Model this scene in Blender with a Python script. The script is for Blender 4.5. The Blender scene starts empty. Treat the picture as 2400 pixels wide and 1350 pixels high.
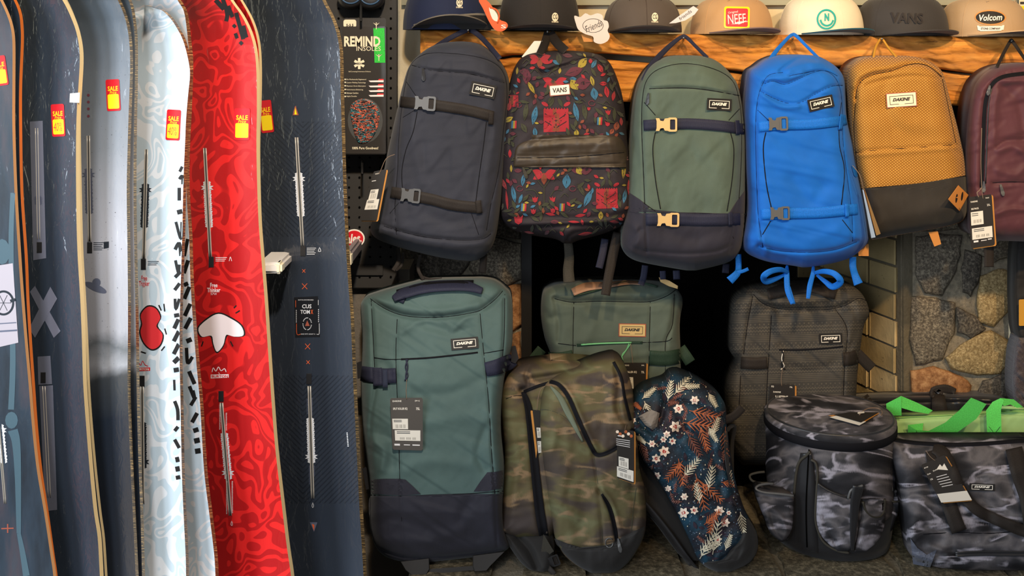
import bpy, bmesh, math, random
import numpy as np
from mathutils import Vector
from mathutils.bvhtree import BVHTree
C = bpy.context.scene.collection
S = bpy.context.scene
rnd = random.Random(7)
R_ = math.radians

# ------------------------------------------------------------------ camera
F = 2400.0; CX = 1200.0; HY = 100.0; CZ = 1.2     # focal length in pixels, principal column, eye-level row, eye height
cam = bpy.data.objects.new('camera', bpy.data.cameras.new('camera')); C.objects.link(cam)
cam.location = (0, 0, CZ); cam.rotation_euler = (R_(90), 0, 0)
cam.data.sensor_width = 36; cam.data.lens = 36.0
cam.data.shift_y = -(675 - HY) / 2400.0
cam.data.clip_start = 0.05
S.camera = cam
# ------------------------------------------------------------------ light
w = bpy.data.worlds.new('world'); S.world = w; w.use_nodes = True
w.node_tree.nodes['Background'].inputs[0].default_value = (0.80, 0.86, 1.0, 1)
w.node_tree.nodes['Background'].inputs[1].default_value = 0.30
def area(name, loc, target, sx, sy, power, col, spread=180):
    l = bpy.data.lights.new(name, 'AREA'); l.shape = 'RECTANGLE'; l.size = sx; l.size_y = sy
    l.energy = power; l.color = col; l.spread = R_(spread)
    o = bpy.data.objects.new(name, l); C.objects.link(o); o.location = loc
    o.rotation_euler = (Vector(target) - Vector(loc)).to_track_quat('-Z', 'Y').to_euler(); return o
def spot(name, loc, target, power, col, ang=60, blend=0.6, rad=0.05):
    l = bpy.data.lights.new(name, 'SPOT'); l.energy = power; l.color = col; l.spot_size = R_(ang); l.spot_blend = blend
    l.shadow_soft_size = rad
    o = bpy.data.objects.new(name, l); C.objects.link(o); o.location = loc
    o.rotation_euler = (Vector(target) - Vector(loc)).to_track_quat('-Z', 'Y').to_euler(); return o
DAY = (0.80, 0.90, 1.0); WARM = (1.0, 0.70, 0.38)
# daylight through the shop window in the left wall (two tall panes) and the shop front behind the camera
area('window_daylight', (-2.85, 0.55, 1.25), (0, 0.95, 1.1), 0.60, 1.7, 47, DAY)
area('window_daylight', (-2.85, 1.35, 1.25), (0, 1.65, 1.1), 0.60, 1.7, 47, DAY)
area('shopfront_daylight', (-1.6, -1.4, 1.7), (-0.6, 2.3, 0.9), 1.6, 1.6, 44, (0.86, 0.93, 1.0), 130)
# warm ceiling spots over the shop floor, aimed at the mantel
for x_, p_ in ((0.0, 115), (0.75, 165), (1.45, 165)):
    spot('ceiling_and_fill_spot', (x_ - .1, 0.45, 2.25), (x_ * .95, 2.62, 1.12), p_, WARM, 52, 0.9, 0.05)
spot('ceiling_and_fill_spot', (0.0, 0.3, 2.4), (-0.85, 2.2, 0.85), 290, (1.0, 0.92, 0.82), 46, 0.8, 0.06)  # added neutral fill lamp that brightens the board sidewalls
S.view_settings.view_transform = 'Standard'; S.view_settings.look = 'None'
S.view_settings.gamma = 1.0; S.view_settings.use_curve_mapping = False
S.view_settings.exposure = 0.0

# ------------------------------------------------------------------ helpers
def P(px, py, d):
    return np.stack([(px - CX) / F * d, d + 0 * px, CZ - (py - HY) / F * d], -1)
def p1(px, py, d): return ((px - CX) / F * d, d, CZ - (py - HY) / F * d)
def lin(c): return tuple(((v / 255) / 12.92 if v / 255 <= 0.04045 else ((v / 255 + 0.055) / 1.055) ** 2.4) for v in c)
def smooth(pts, n=6, closed=False):
    p = np.array(pts, float); m = len(p)
    if m < 3: 
        t = np.linspace(0, 1, n + 1)[:, None]; return p[0] * (1 - t) + p[-1] * t
    out = []
    rng = m if closed else m - 1
    for i in range(rng):
        if closed: a, b, c, d = p[(i - 1) % m], p[i], p[(i + 1) % m], p[(i + 2) % m]
        else: a, b, c, d = p[max(i - 1, 0)], p[i], p[i + 1], p[min(i + 2, m - 1)]
        for k in range(n):
            t = k / n
            out.append(0.5 * ((2 * b) + (c - a) * t + (2 * a - 5 * b + 4 * c - d) * t * t + (3 * b - a - 3 * c + d) * t ** 3))
    if not closed: out.append(p[-1])
    return np.array(out)
def distpoly(px, py, poly):
    best = np.full(px.shape, 1e9)
    for (ax, ay), (bx, by) in zip(poly[:-1], poly[1:]):
        dx, dy = bx - ax, by - ay; L2 = dx * dx + dy * dy
        if L2 < 1e-9: continue
        t = np.clip(((px - ax) * dx + (py - ay) * dy) / L2, 0, 1)
        q = (px - ax - t * dx) ** 2 + (py - ay - t * dy) ** 2
        np.minimum(best, q, out=best)
    return np.sqrt(best)
def wav(px, py, seed, scale, n=5):
    r = np.random.RandomState(seed); o = np.zeros(np.shape(px)); wx = 0; wy = 0
    for k in range(n):
        a = r.uniform(0, math.tau); f = math.tau / (scale * (0.55 + 0.3 * k))
        ph = r.uniform(0, math.tau)
        o = o + np.sin((np.cos(a) * (px + 0.5 * scale * wx) + np.sin(a) * (py + 0.5 * scale * wy)) * f + ph) / n ** 0.5
        wx, wy = o, -o * 0.7
    return o
def tag(o, label=None, cat=None, group=None, kind=None):
    for k, v in (('label', label), ('category', cat), ('group', group), ('kind', kind)):
        if v: o[k] = v
    return o
def empty(name, loc, label, cat, group=None):
    o = bpy.data.objects.new(name, None); C.objects.link(o); o.location = loc; o.empty_display_size = 0.05
    return tag(o, label, cat, group)
def mesh(name, v, f, m, parent=None, uv=None, flat=False, mats=None, fm=None):
    me = bpy.data.meshes.new(name)
    v = np.asarray(v, float)
    if parent is not None: v = v - np.array(world_loc(parent))
    me.from_pydata(v.tolist(), [], f)
    for mm in (mats or [m]): me.materials.append(mm)
    if fm is not None: me.polygons.foreach_set('material_index', fm)
    if uv is not None:
        l = me.uv_layers.new(name='uv'); idx = np.zeros(len(me.loops), int); me.loops.foreach_get('vertex_index', idx)
        l.data.foreach_set('uv', np.asarray(uv, float)[idx].ravel())
    if not flat: me.polygons.foreach_set('use_smooth', [True] * len(me.polygons))
    me.update()
    o = bpy.data.objects.new(name, me); C.objects.link(o)
    if parent is not None: o.parent = parent
    return o
def world_loc(o):
    l = Vector(o.location)
    while o.parent: o = o.parent; l = l + Vector(o.location)
    return l
def gridfaces(nr, nc, off=0, flip=False):
    f = []
    for i in range(nr - 1):
        for j in range(nc - 1):
            a = off + i * nc + j
            f.append((a, a + 1, a + nc + 1, a + nc) if flip else (a, a + nc, a + nc + 1, a + 1))
    return f
def box(name, lo, hi, m, parent=None, bev=0.0, kind=None, label=None):
    bm = bmesh.new(); bmesh.ops.create_cube(bm, size=1)
    for v in bm.verts: v.co = Vector([(lo[i] + hi[i]) / 2 + v.co[i] * (hi[i] - lo[i]) for i in range(3)])
    if bev: bmesh.ops.bevel(bm, geom=bm.edges[:], offset=bev, segments=2, affect='EDGES')
    if parent is not None:
        for v in bm.verts: v.co -= world_loc(parent)
    me = bpy.data.meshes.new(name); bm.to_mesh(me); bm.free(); me.materials.append(m)
    o = bpy.data.objects.new(name, me); C.objects.link(o)
    if parent is not None: o.parent = parent
    if kind: o['kind'] = kind
    if label: o['label'] = label
    return o
class Const:
    def __init__(s, d): s.d = d
    def H(s, px, py):
        if callable(s.d): return s.d(px, py)
        return np.full(np.shape(px), float(s.d))
class Plane3:   # plane through three (px,py,depth) points, depth interpolated linearly
    def __init__(s, a, b, c):
        M = np.array([[q[0], q[1], 1.0] for q in (a, b, c)]); s.k = np.linalg.solve(M, np.array([q[2] for q in (a, b, c)]))
    def H(s, px, py): return s.k[0] * px + s.k[1] * py + s.k[2]
class Ray:      # depth of an already built object under a sight line
    def __init__(s, objs, default=2.6):
        s.t = []; s.default = default
        for o in objs:
            L = world_loc(o)
            R = o.matrix_basis.to_3x3() if o.parent is None else (o.parent.matrix_basis.to_3x3() @ o.matrix_basis.to_3x3())
            if o.parent is not None: L = Vector(o.parent.location) + o.parent.matrix_basis.to_3x3() @ Vector(o.location)
            v = [R @ x.co + L for x in o.data.vertices]
            s.t.append(BVHTree.FromPolygons(v, [tuple(p.vertices) for p in o.data.polygons]))
    def H(s, px, py):
        px = np.atleast_1d(px).astype(float); py = np.atleast_1d(py) + 0 * px; out = np.full(px.shape, s.default)
        o = Vector((0, 0, CZ)); it = np.nditer(px, flags=['multi_index'])
        for _ in it:
            i = it.multi_index; d = Vector(((px[i] - CX) / F, 1, -(py[i] - HY) / F)).normalized(); b = 1e9
            for t in s.t:
                h = t.ray_cast(o, d)
                if h[0] is not None: b = min(b, h[0].y)
            if b < 1e8: out[i] = b
        return out
def g(x):
    x = np.clip(x, 0, 1); return (1 - (1 - x) ** 2.5) ** 0.4
class Fit:      # stiff flat piece lying on a curved base
    def __init__(s, base, poly, lim=.006):
        p = np.array(poly, float); lo, hi = p.min(0), p.max(0); c = p.mean(0); pts = np.concatenate([c + (p - c) * k for k in (1, .7, .35)] + [c[None]])
        h = base.H(pts[:, 0], pts[:, 1]); A = np.column_stack([pts, np.ones(len(pts))]); s.k = np.linalg.lstsq(A, h, rcond=None)[0]; s.k[2] += max(np.min(h - A @ s.k), -lim)
    def H(s, px, py): return s.k[0] * px + s.k[1] * py + s.k[2]

class Soft:
    """A padded shape: outline given by its left and right edge curves, real depth in metres; front swells by T over a rim of r pixels."""
    def __init__(s, L, Rr, d=None, T=0.08, r=45, lines=(), noise=None, base=None, D=0.08, off=0.0, step=3.2, rb=None):
        s.L = smooth([(a, b) for a, b in L], 5); s.R = smooth([(a, b) for a, b in Rr], 5)
        s.y0 = min(s.L[0, 0], s.R[0, 0]); s.y1 = max(s.L[-1, 0], s.R[-1, 0])
        iL = np.argsort(s.L[:, 0]); iR = np.argsort(s.R[:, 0]); s.L = s.L[iL]; s.R = s.R[iR]
        s.d = d; s.T = T; s.r = r; s.base = base; s.D = D; s.off = off; s.step = step; s.noise = noise
        s.out = np.array([(b, a) for a, b in s.L] + [(b, a) for a, b in s.R[::-1]] + [(s.L[0, 1], s.L[0, 0])])
        s.lines = [(smooth(p, 5), a, wd) for p, a, wd in lines]
    def xl(s, y): return np.interp(y, s.L[:, 0], s.L[:, 1])
    def xr(s, y): return np.interp(y, s.R[:, 0], s.R[:, 1])
    def H(s, px, py):
        px = np.asarray(px, float); py = np.asarray(py, float) + 0 * px
        if s.base is not None: b = s.base.H(px, py) - s.off
        elif np.ndim(s.d): b = np.interp(py, [q[0] for q in s.d], [q[1] for q in s.d])
        else: b = np.full(px.shape, float(s.d))
        inside = (px >= s.xl(py)) & (px <= s.xr(py)) & (py >= s.y0) & (py <= s.y1)
        dd = np.where(inside, distpoly(px, py, s.out), 0)
        T = np.interp(py, [q[0] for q in s.T], [q[1] for q in s.T]) if np.ndim(s.T) else s.T
        pr = g(dd / s.r); h = T * pr; k = np.clip(dd / 8, 0, 1)
        for p, a, wd in s.lines:
            q = distpoly(px, py, p); h = h + k * a * np.exp(-(q / wd) ** 2)
        if s.noise:
            for a, sc, sd in s.noise: h = h + k * a * (.62 if a > .0012 else .4) * wav(px, py, sd, sc * 1.7, 4)
        return b - h
    def build(s, name, m, parent, closed=True, label=None):
        nr = max(6, int((s.y1 - s.y0) / s.step)); wmax = float(np.max(s.xr(s.L[:, 0]) - s.xl(s.L[:, 0]))); nc = max(6, int(wmax / s.step))
        t = np.linspace(0, 1, nr); t = 0.55 * t + 0.45 * (0.5 - 0.5 * np.cos(math.pi * t)); y = s.y0 + (s.y1 - s.y0) * t
        u = np.linspace(0, 1, nc); u = 0.6 * u + 0.4 * (0.5 - 0.5 * np.cos(math.pi * u))
        X = s.xl(y)[:, None] * (1 - u) + s.xr(y)[:, None] * u; Y = np.repeat(y[:, None], nc, 1)
        Z = s.H(X, Y)
        # rim vertices sit exactly on the rim depth
        V = P(X, Y, Z).reshape(-1, 3); f = gridfaces(nr, nc); uv = np.stack([X / 100, -Y / 100], -1).reshape(-1, 2)
        if closed and s.D:
            n0 = len(V)
            left = [i * nc for i in range(nr)]; right = [i * nc + nc - 1 for i in range(nr)]
            ring = left + right[::-1]
            bl = V[left] + np.array([0, s.D, 0]); br = V[right] + np.array([0, s.D, 0])
            V = np.concatenate([V, bl, br]); uv = np.concatenate([uv, uv[left], uv[right]])
            for i in range(nr - 1):
                f.append((left[i], n0 + i, n0 + i + 1, left[i + 1]))
                f.append((right[i], right[i + 1], n0 + nr + i + 1, n0 + nr + i))
                f.append((n0 + i, n0 + nr + i, n0 + nr + i + 1, n0 + i + 1))
            # top and bottom caps
            f.append(tuple([n0] + [0 + j for j in range(nc)] + [n0 + nr]))
            f.append(tuple([n0 + nr - 1] + [(nr - 1) * nc + j for j in range(nc)] + [n0 + 2 * nr - 1])[::-1])
        if not s.base: V[:, 2] = np.maximum(V[:, 2], 0.003) if name not in NOFLOOR else V[:, 2]
        o = mesh(name, V, f, m, parent, uv)
        if label: o['label'] = label
        s.o = o
        return o
NOFLOOR = {'topsheet'}
def ribbon(name, base, pts, wd, m, parent, off=0.0015, th=0.0018, n=6, cols=4, label=None, sm=True):
    """A strap: pts (px,py) lie on base, or (px,py,depth) run free. wd in pixels, a number or one per point."""
    p = np.array(pts, float)
    ww = np.array(wd if np.ndim(wd) else [wd] * len(p), float)
    q = np.column_stack([p, ww]); q = smooth(q, n) if sm else q
    t = np.gradient(q[:, :2], axis=0); t /= np.linalg.norm(t, axis=1)[:, None] + 1e-9
    nx, ny = -t[:, 1], t[:, 0]; u = np.linspace(-0.5, 0.5, cols)
    X = q[:, 0][:, None] + nx[:, None] * u * q[:, -1][:, None]; Y = q[:, 1][:, None] + ny[:, None] * u * q[:, -1][:, None]
    B = (np.repeat(q[:, 2][:, None], cols, 1) if p.shape[1] == 3 else base.H(X, Y)) - off
    A = P(X, Y, B - th).reshape(-1, 3); Bk = P(X, Y, B).reshape(-1, 3); nr = len(q); N = nr * cols
    f = gridfaces(nr, cols) + gridfaces(nr, cols, N, True)
    for i in range(nr - 1):
        a = i * cols; f.append((a, N + a, N + a + cols, a + cols)); b = a + cols - 1; f.append((b, b + cols, N + b + cols, N + b))
    f.append(tuple(range(cols)) + tuple(N + j for j in range(cols))[::-1]); e = (nr - 1) * cols
    f.append(tuple(e + j for j in range(cols))[::-1] + tuple(N + e + j for j in range(cols)))
    arc = np.concatenate([[0], np.cumsum(np.linalg.norm(np.diff(q[:, :2], axis=0), axis=1))])
    uv = np.stack([np.repeat(arc[:, None], cols, 1) / 100, np.repeat((u * 0.2)[None], nr, 0)], -1).reshape(-1, 2)
    o = mesh(name, np.concatenate([A, Bk]), f, m, parent, np.concatenate([uv, uv]))
    if label: o['label'] = label
    return o
def tube(name, base, pts, r, m, parent, off=0.0, n=5, sides=6, label=None, closed=False):
    """A cord: radius r in metres."""
    q = smooth(np.array(pts, float), n, closed)
    if closed: q = np.vstack([q, q[:1]])
    d = q[:, 2] if q.shape[1] == 3 else base.H(q[:, 0], q[:, 1]) - off
    c = P(q[:, 0], q[:, 1], d); t = np.gradient(c, axis=0); t /= np.linalg.norm(t, axis=1)[:, None] + 1e-9
    up = np.array([0, -1.0, 0]); a = np.cross(t, up); a /= np.linalg.norm(a, axis=1)[:, None] + 1e-9; b = np.cross(a, t)
    an = np.linspace(0, math.tau, sides + 1)[:-1]
    V = (c[:, None] + r * (np.cos(an)[None, :, None] * a[:, None] + np.sin(an)[None, :, None] * b[:, None])).reshape(-1, 3)
    f = []
    for i in range(len(c) - 1):
        for j in range(sides): f.append((i * sides + j, i * sides + (j + 1) % sides, (i + 1) * sides + (j + 1) % sides, (i + 1) * sides + j))
    f.append(tuple(range(sides))[::-1]); e = (len(c) - 1) * sides; f.append(tuple(e + j for j in range(sides)))
    o = mesh(name, V, f, m, parent, np.zeros((len(V), 2)))
    if label: o['label'] = label
    return o
def plate(name, base, poly, m, parent, th=0.003, off=0.001, bevel=0.0, hole=None, label=None, holes=None):
    """A stiff piece cut to a pixel outline, lying on base."""
    p = np.array(poly, float); n = len(p); c = p.mean(0)
    if hole is None and isinstance(base, (Soft, Ray)) and not bevel:
        bm = bmesh.new(); vs = [bm.verts.new((x, y, 0)) for x, y in p]; bm.faces.new(vs); bmesh.ops.triangulate(bm, faces=bm.faces[:])
        for lim in (48, 24, 12, 9):
            e = [e for e in bm.edges if e.calc_length() > lim]
            if e: bmesh.ops.subdivide_edges(bm, edges=e, cuts=1); bmesh.ops.triangulate(bm, faces=[f for f in bm.faces if len(f.verts) > 3])
        bm.verts.ensure_lookup_table(); q = np.array([(v.co.x, v.co.y) for v in bm.verts]); z = base.H(q[:, 0], q[:, 1]) - off; m_ = len(q); f = [tuple(v.index for v in f_.verts) for f_ in bm.faces]
        for e in bm.edges:
            if e.is_boundary: a, b = e.verts[0].index, e.verts[1].index; f.append((a, b, m_ + b, m_ + a))
        bm.free(); V = np.concatenate([P(q[:, 0], q[:, 1], z - th), P(q[:, 0], q[:, 1], z)])
        o = mesh(name, V, f, m, parent, np.concatenate([q, q]) / 100 * [1, -1], flat=True)
        if label: o['label'] = label
        return o
    lo = P(p[:, 0], p[:, 1], base.H(p[:, 0], p[:, 1]) - off)
    z = base.H(p[:, 0], p[:, 1]) - off - th
    if hole is not None:
        h = np.array(hole, float); zh = base.H(h[:, 0], h[:, 1]) - off
        V = np.concatenate([lo, P(p[:, 0], p[:, 1], z), P(h[:, 0], h[:, 1], zh - th), P(h[:, 0], h[:, 1], zh)]); f = []
        for i in range(n):
            j = (i + 1) % n
            for k in range(3): f.append((k * n + i, k * n + j, (k + 1) * n + j, (k + 1) * n + i))
        o = mesh(name, V, f, m, parent, np.concatenate([p, p, h, h]) / 100 * [1, -1], flat=True)
    else:
        if bevel:
            q = c + (p - c) * (1 - bevel); V = np.concatenate([lo, P(p[:, 0], p[:, 1], z + th * 0.35), P(q[:, 0], q[:, 1], base.H(q[:, 0], q[:, 1]) - off - th)]); k_ = 2
            uv = np.concatenate([p, p, q])
        else: V = np.concatenate([lo, P(p[:, 0], p[:, 1], z)]); k_ = 1; uv = np.concatenate([p, p])
        f = []
        for k in range(k_):
            for i in range(n): j = (i + 1) % n; f.append((k * n + i, k * n + j, (k + 1) * n + j, (k + 1) * n + i))
        f.append(tuple(k_ * n + i for i in range(n))); f.append(tuple(range(n))[::-1])
        o = mesh(name, V, f, m, parent, uv / 100 * [1, -1], flat=True)
    if label: o['label'] = label
    return o
def rot(pts, cx, cy, a):
    c, s = math.cos(R_(a)), math.sin(R_(a)); return [(cx + x * c - y * s, cy + x * s + y * c) for x, y in pts]
def rrect(w, h, r=0, n=3):
    if r <= 0: return [(-w / 2, -h / 2), (w / 2, -h / 2), (w / 2, h / 2), (-w / 2, h / 2)]
    o = []
    for sx, sy, a0 in ((1, -1, -90), (1, 1, 0), (-1, 1, 90), (-1, -1, 180)):
        for k in range(n + 1):
            a = R_(a0 + 90 * k / n); o.append((sx * (w / 2 - r) + r * math.cos(a), sy * (h / 2 - r) + r * math.sin(a)))
    return o
def ell(w, h, n=16): return [(w / 2 * math.cos(math.tau * k / n), h / 2 * math.sin(math.tau * k / n)) for k in range(n)]
def text(base, s, cx, cy, h, m, parent, w=None, a=0, shear=0, bold=0.0, off=0.0015, name='lettering', res=2, align='CENTER', sp=1.0, warp=None):
    """Flat print of s, cap height h pixels, optional total width w pixels."""
    cu = bpy.data.curves.new('t', 'FONT'); cu.body = s; cu.size = 1; cu.align_x = 'CENTER'; cu.align_y = 'CENTER'
    cu.resolution_u = res; cu.offset = bold; cu.shear = shear; cu.space_character = sp
    if '\n' in s: cu.space_line = 0.8
    ob = bpy.data.objects.new('t', cu); C.objects.link(ob)
    dg = bpy.context.evaluated_depsgraph_get(); me = bpy.data.meshes.new_from_object(ob.evaluated_get(dg))
    bpy.data.objects.remove(ob); 
    v = np.array([tuple(x.co) for x in me.vertices]).reshape(-1, 3); f = [tuple(p.vertices) for p in me.polygons]; bpy.data.meshes.remove(me)
    if len(v) == 0: return None
    lo, hi = v.min(0), v.max(0); x = (v[:, 0] - (lo[0] + hi[0]) / 2); y = -(v[:, 1] - (lo[1] + hi[1]) / 2)
    k = h / (hi[1] - lo[1]); kx = (w / (hi[0] - lo[0])) if w else k
    x = x * kx; y = y * k
    if warp: x, y = warp(x, y)
    if align == 'LEFT': x = x - x.min()
    ca, sa = math.cos(R_(a)), math.sin(R_(a)); X = cx + x * ca - y * sa; Y = cy + x * sa + y * ca
    V = P(X, Y, base.H(X, Y) - off)
    return mesh(name, V, f, m, parent, np.stack([X, -Y], -1) / 100, flat=True)
class Print:
    """Many flat coloured shapes printed on one surface, collected in one mesh."""
    def __init__(s): s.v = []; s.f = []; s.fm = []; s.m = []; s.k = 0
    def add(s, poly, m):
        if m not in s.m: s.m.append(m)
        p = np.array(poly, float); c = p.mean(0); s.k += 1; q = []
        for a, b in zip(p, np.roll(p, -1, 0)): t_ = max(1, int(np.linalg.norm(b - a) / 8)); q += [a + (b - a) * j / t_ for j in range(t_)]
        q = np.array(q); R = np.max(np.linalg.norm(q - c, axis=1)); rings = [1] + ([.75, .5, .25] if R > 22 else [.5] if R > 9 else []); n0 = len(s.v); n = len(q)
        for r in rings: s.v += [tuple(x) + (s.k,) for x in c + (q - c) * r]
        s.v.append(tuple(c) + (s.k,)); e = n0 + (len(rings) - 1) * n
        for k in range(len(rings) - 1):
            for i in range(n): j = (i + 1) % n; s.f.append((n0 + k * n + i, n0 + k * n + j, n0 + (k + 1) * n + j, n0 + (k + 1) * n + i)); s.fm.append(s.m.index(m))
        for i in range(n): s.f.append((e + i, e + (i + 1) % n, e + n)); s.fm.append(s.m.index(m))
    def line(s, pts, wd, m, n=4):
        n = max(n, int(max(math.dist(a, b) for a, b in zip(pts[:-1], pts[1:])) / 7) + 1)
        q = smooth(pts, n); t = np.gradient(q, axis=0); t /= np.linalg.norm(t, axis=1)[:, None] + 1e-9
        if m not in s.m: s.m.append(m)
        k = np.linspace(0, 1, len(q)); ww = (wd[0] + (wd[1] - wd[0]) * k if np.ndim(wd) else np.full(len(q), wd)) / 2
        a = q + np.stack([-t[:, 1], t[:, 0]], -1) * ww[:, None]; b = q - np.stack([-t[:, 1], t[:, 0]], -1) * ww[:, None]
        s.k += 1; n0 = len(s.v); s.v += [tuple(x) + (s.k,) for x in a] + [tuple(x) + (s.k,) for x in b]; n = len(q)
        for i in range(n - 1): s.f.append((n0 + i, n0 + i + 1, n0 + n + i + 1, n0 + n + i)); s.fm.append(s.m.index(m))
    def build(s, name, base, parent, off=0.001, clip=None, jit=0.0, label=None):
        v = np.array(s.v); e = 1.2e-5 if s.k < 200 else 5e-6; V = P(v[:, 0], v[:, 1], base.H(v[:, 0], v[:, 1]) - off - e * v[:, 2]); v = v[:, :2]
        f, fm = s.f, s.fm
        if clip is not None:
            ok = clip(v[:, 0], v[:, 1]); keep = [i for i, q in enumerate(f) if all(ok[j] for j in q)]; f = [f[i] for i in keep]; fm = [fm[i] for i in keep]
            used = sorted({j for q in f for j in q}); mp = {j: k for k, j in enumerate(used)}; V = V[used]; v = v[used]; f = [tuple(mp[j] for j in q) for q in f]
        o = mesh(name, V, f, None, parent, v / 100 * [1, -1], flat=True, mats=s.m, fm=fm)
        if s.k > 1: o['kind'] = 'stuff'
        if label: o['label'] = label
        return o

# ------------------------------------------------------------------ materials
class NT:
    def __init__(s, name):
        s.m = bpy.data.materials.new(name); s.m.use_nodes = True; s.t = s.m.node_tree; s.b = s.t.nodes['Principled BSDF']
    def n(s, typ, **kw):
        x = s.t.nodes.new(typ)
        for k, v in kw.items():
            if k.startswith('i_'):
                key = k[2:]; key = int(key) if key.isdigit() else key
                if hasattr(v, 'is_output') or isinstance(v, bpy.types.NodeSocket): s.t.links.new(v, x.inputs[key])
                else: x.inputs[key].default_value = v
            else: setattr(x, k, v)
        return x
    def l(s, a, b): s.t.links.new(a, b)
    def uv(s, sc=(1, 1, 1), obj=False, rz=0):
        t = s.n('ShaderNodeTexCoord'); mp = s.n('ShaderNodeMapping'); s.l(t.outputs['Object' if obj else 'UV'], mp.inputs[0]); mp.inputs['Scale'].default_value = sc
        mp.inputs['Rotation'].default_value = (0, 0, rz); return mp.outputs[0]
    def noise(s, vec, scale, detail=3, rough=0.5, dist=0):
        x = s.n('ShaderNodeTexNoise'); s.l(vec, x.inputs['Vector']); x.inputs['Scale'].default_value = scale; x.inputs['Detail'].default_value = detail
        x.inputs['Roughness'].default_value = rough; x.inputs['Distortion'].default_value = dist; return x.outputs['Fac']
    def ramp(s, fac, stops, interp='LINEAR'):
        x = s.n('ShaderNodeValToRGB'); s.l(fac, x.inputs[0]); cr = x.color_ramp; cr.interpolation = interp
        while len(cr.elements) > 1: cr.elements.remove(cr.elements[-1])
        for i, (p, c) in enumerate(stops):
            e = cr.elements[0] if i == 0 else cr.elements.new(p)
            e.position = p; e.color = (*lin(c), 1) if len(c) == 3 else c
        return x.outputs[0]
    def math(s, op, a, b=None, c=None):
        x = s.n('ShaderNodeMath'); x.operation = op
        for i, q in enumerate((a, b, c)):
            if q is None: continue
            if isinstance(q, (int, float)): x.inputs[i].default_value = q
            else: s.l(q, x.inputs[i])
        return x.outputs[0]
    def mix(s, fac, a, b, mode='MIX'):
        x = s.n('ShaderNodeMix'); x.data_type = 'RGBA'; x.blend_type = mode
        for i, q in ((0, fac), (6, a), (7, b)):
            if isinstance(q, (int, float)): x.inputs[i].default_value = q
            elif isinstance(q, tuple): x.inputs[i].default_value = (*lin(q), 1)
            else: s.l(q, x.inputs[i])
        return x.outputs[2]
    def bump(s, h, strength, dist=0.001, inp='Normal'):
        x = s.n('ShaderNodeBump'); x.inputs['Strength'].default_value = strength; x.inputs['Distance'].default_value = dist; s.l(h, x.inputs['Height']); s.l(x.outputs[0], s.b.inputs[inp]); return x
    def fin(s, col=None, rough=0.7, spec=0.3, metal=0.0, coat=0.0, crough=0.1, sheen=0.0):
        b = s.b.inputs
        if col is not None:
            if isinstance(col, tuple): b['Base Color'].default_value = (*lin(col), 1)
            else: s.l(col, b['Base Color'])
        if isinstance(rough, (int, float)): b['Roughness'].default_value = rough
        else: s.l(rough, b['Roughness'])
        b['Specular IOR Level'].default_value = spec; b['Metallic'].default_value = metal
        b['Coat Weight'].default_value = coat; b['Coat Roughness'].default_value = crough; b['Sheen Weight'].default_value = sheen
        return s.m
def plain(name, c, rough=0.6, spec=0.3, metal=0, coat=0): return NT(name).fin(c, rough, spec, metal, coat)
def sc3(c, k): return tuple(min(255, v * k) for v in c)
def fabric(name, c, rough=0.75, weave=110, bs=0.35, var=0.16, spec=0.25, sheen=0.08):
    t = NT(name); u = t.uv(); n1 = t.noise(u, 1.6, 3); n2 = t.noise(u, weave, 2)
    col = t.mix(n1, sc3(c, 1 - var), sc3(c, 1 + var)); col = t.mix(t.math('MULTIPLY', n2, 0.35), col, sc3(c, 0.55))
    t.bump(n2, bs, 0.0008); return t.fin(col, rough, spec, sheen=sheen)
def webbing(name, c):
    t = NT(name); u = t.uv(); wv = t.n('ShaderNodeTexWave', bands_direction='X', i_Scale=14.0, i_Distortion=0.5); t.l(u, wv.inputs[0])
    t.bump(wv.outputs['Fac'], 0.25, 0.0008); return t.fin(t.mix(t.noise(u, 40, 2), sc3(c, 0.8), sc3(c, 1.15)), 0.7, 0.25)
# ------------------------------------------------------------------ material library
M = {}
M['webblack'] = webbing('black_webbing', (38, 33, 30)); M['webnavy'] = webbing('navy_webbing', (36, 38, 56)); M['webblue'] = webbing('blue_webbing', (14, 98, 190))
M['webgreen'] = webbing('dark_green_webbing', (38, 58, 46)); M['weblime'] = webbing('lime_webbing', (92, 205, 92)); M['webgrey'] = webbing('grey_webbing', (58, 55, 48))
M['blackplastic'] = plain('black_plastic', (38, 37, 38), 0.4, 0.45); M['greyplastic'] = plain('grey_plastic', (84, 84, 84), 0.4, 0.45)
M['tanplastic'] = plain('tan_plastic', (206, 172, 116), 0.4, 0.45)
M['seamdark'] = plain('dark_seam', (20, 20, 24), 0.8, 0.1); M['steel'] = plain('steel', (150, 148, 145), 0.3, 0.5, 1.0)
M['white'] = plain('white_print', (226, 220, 208), 0.6); M['black'] = plain('black_print', (26, 24, 23), 0.6); M['ink'] = plain('dark_ink', (52, 50, 48), 0.7)
M['cardblack'] = plain('black_card', (38, 35, 33), 0.5, 0.4); M['kraft'] = plain('kraft_card', (186, 128, 62), 0.8); M['paper'] = plain('white_sticker', (212, 208, 198), 0.6)
M['cord'] = plain('tag_cord', (120, 100, 84), 0.8); M['cordblack'] = plain('black_cord', (24, 24, 26), 0.7)
M['red'] = plain('sale_red', (206, 24, 36), 0.35, 0.5, coat=0.6); M['yellow'] = plain('sale_yellow', (250, 214, 10), 0.45, 0.5); M['orange'] = plain('orange_print', (222, 96, 50), 0.6)
M['redprint'] = plain('red_print', (214, 48, 52), 0.6); M['pink'] = plain('pale_pink_print', (240, 222, 220), 0.6)
M['rust'] = plain('rust_print', (150, 78, 60), 0.6); M['teal'] = plain('teal_embroidery', (24, 150, 140), 0.7); M['cream'] = plain('cream_cloth', (226, 214, 184), 0.75)
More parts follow.
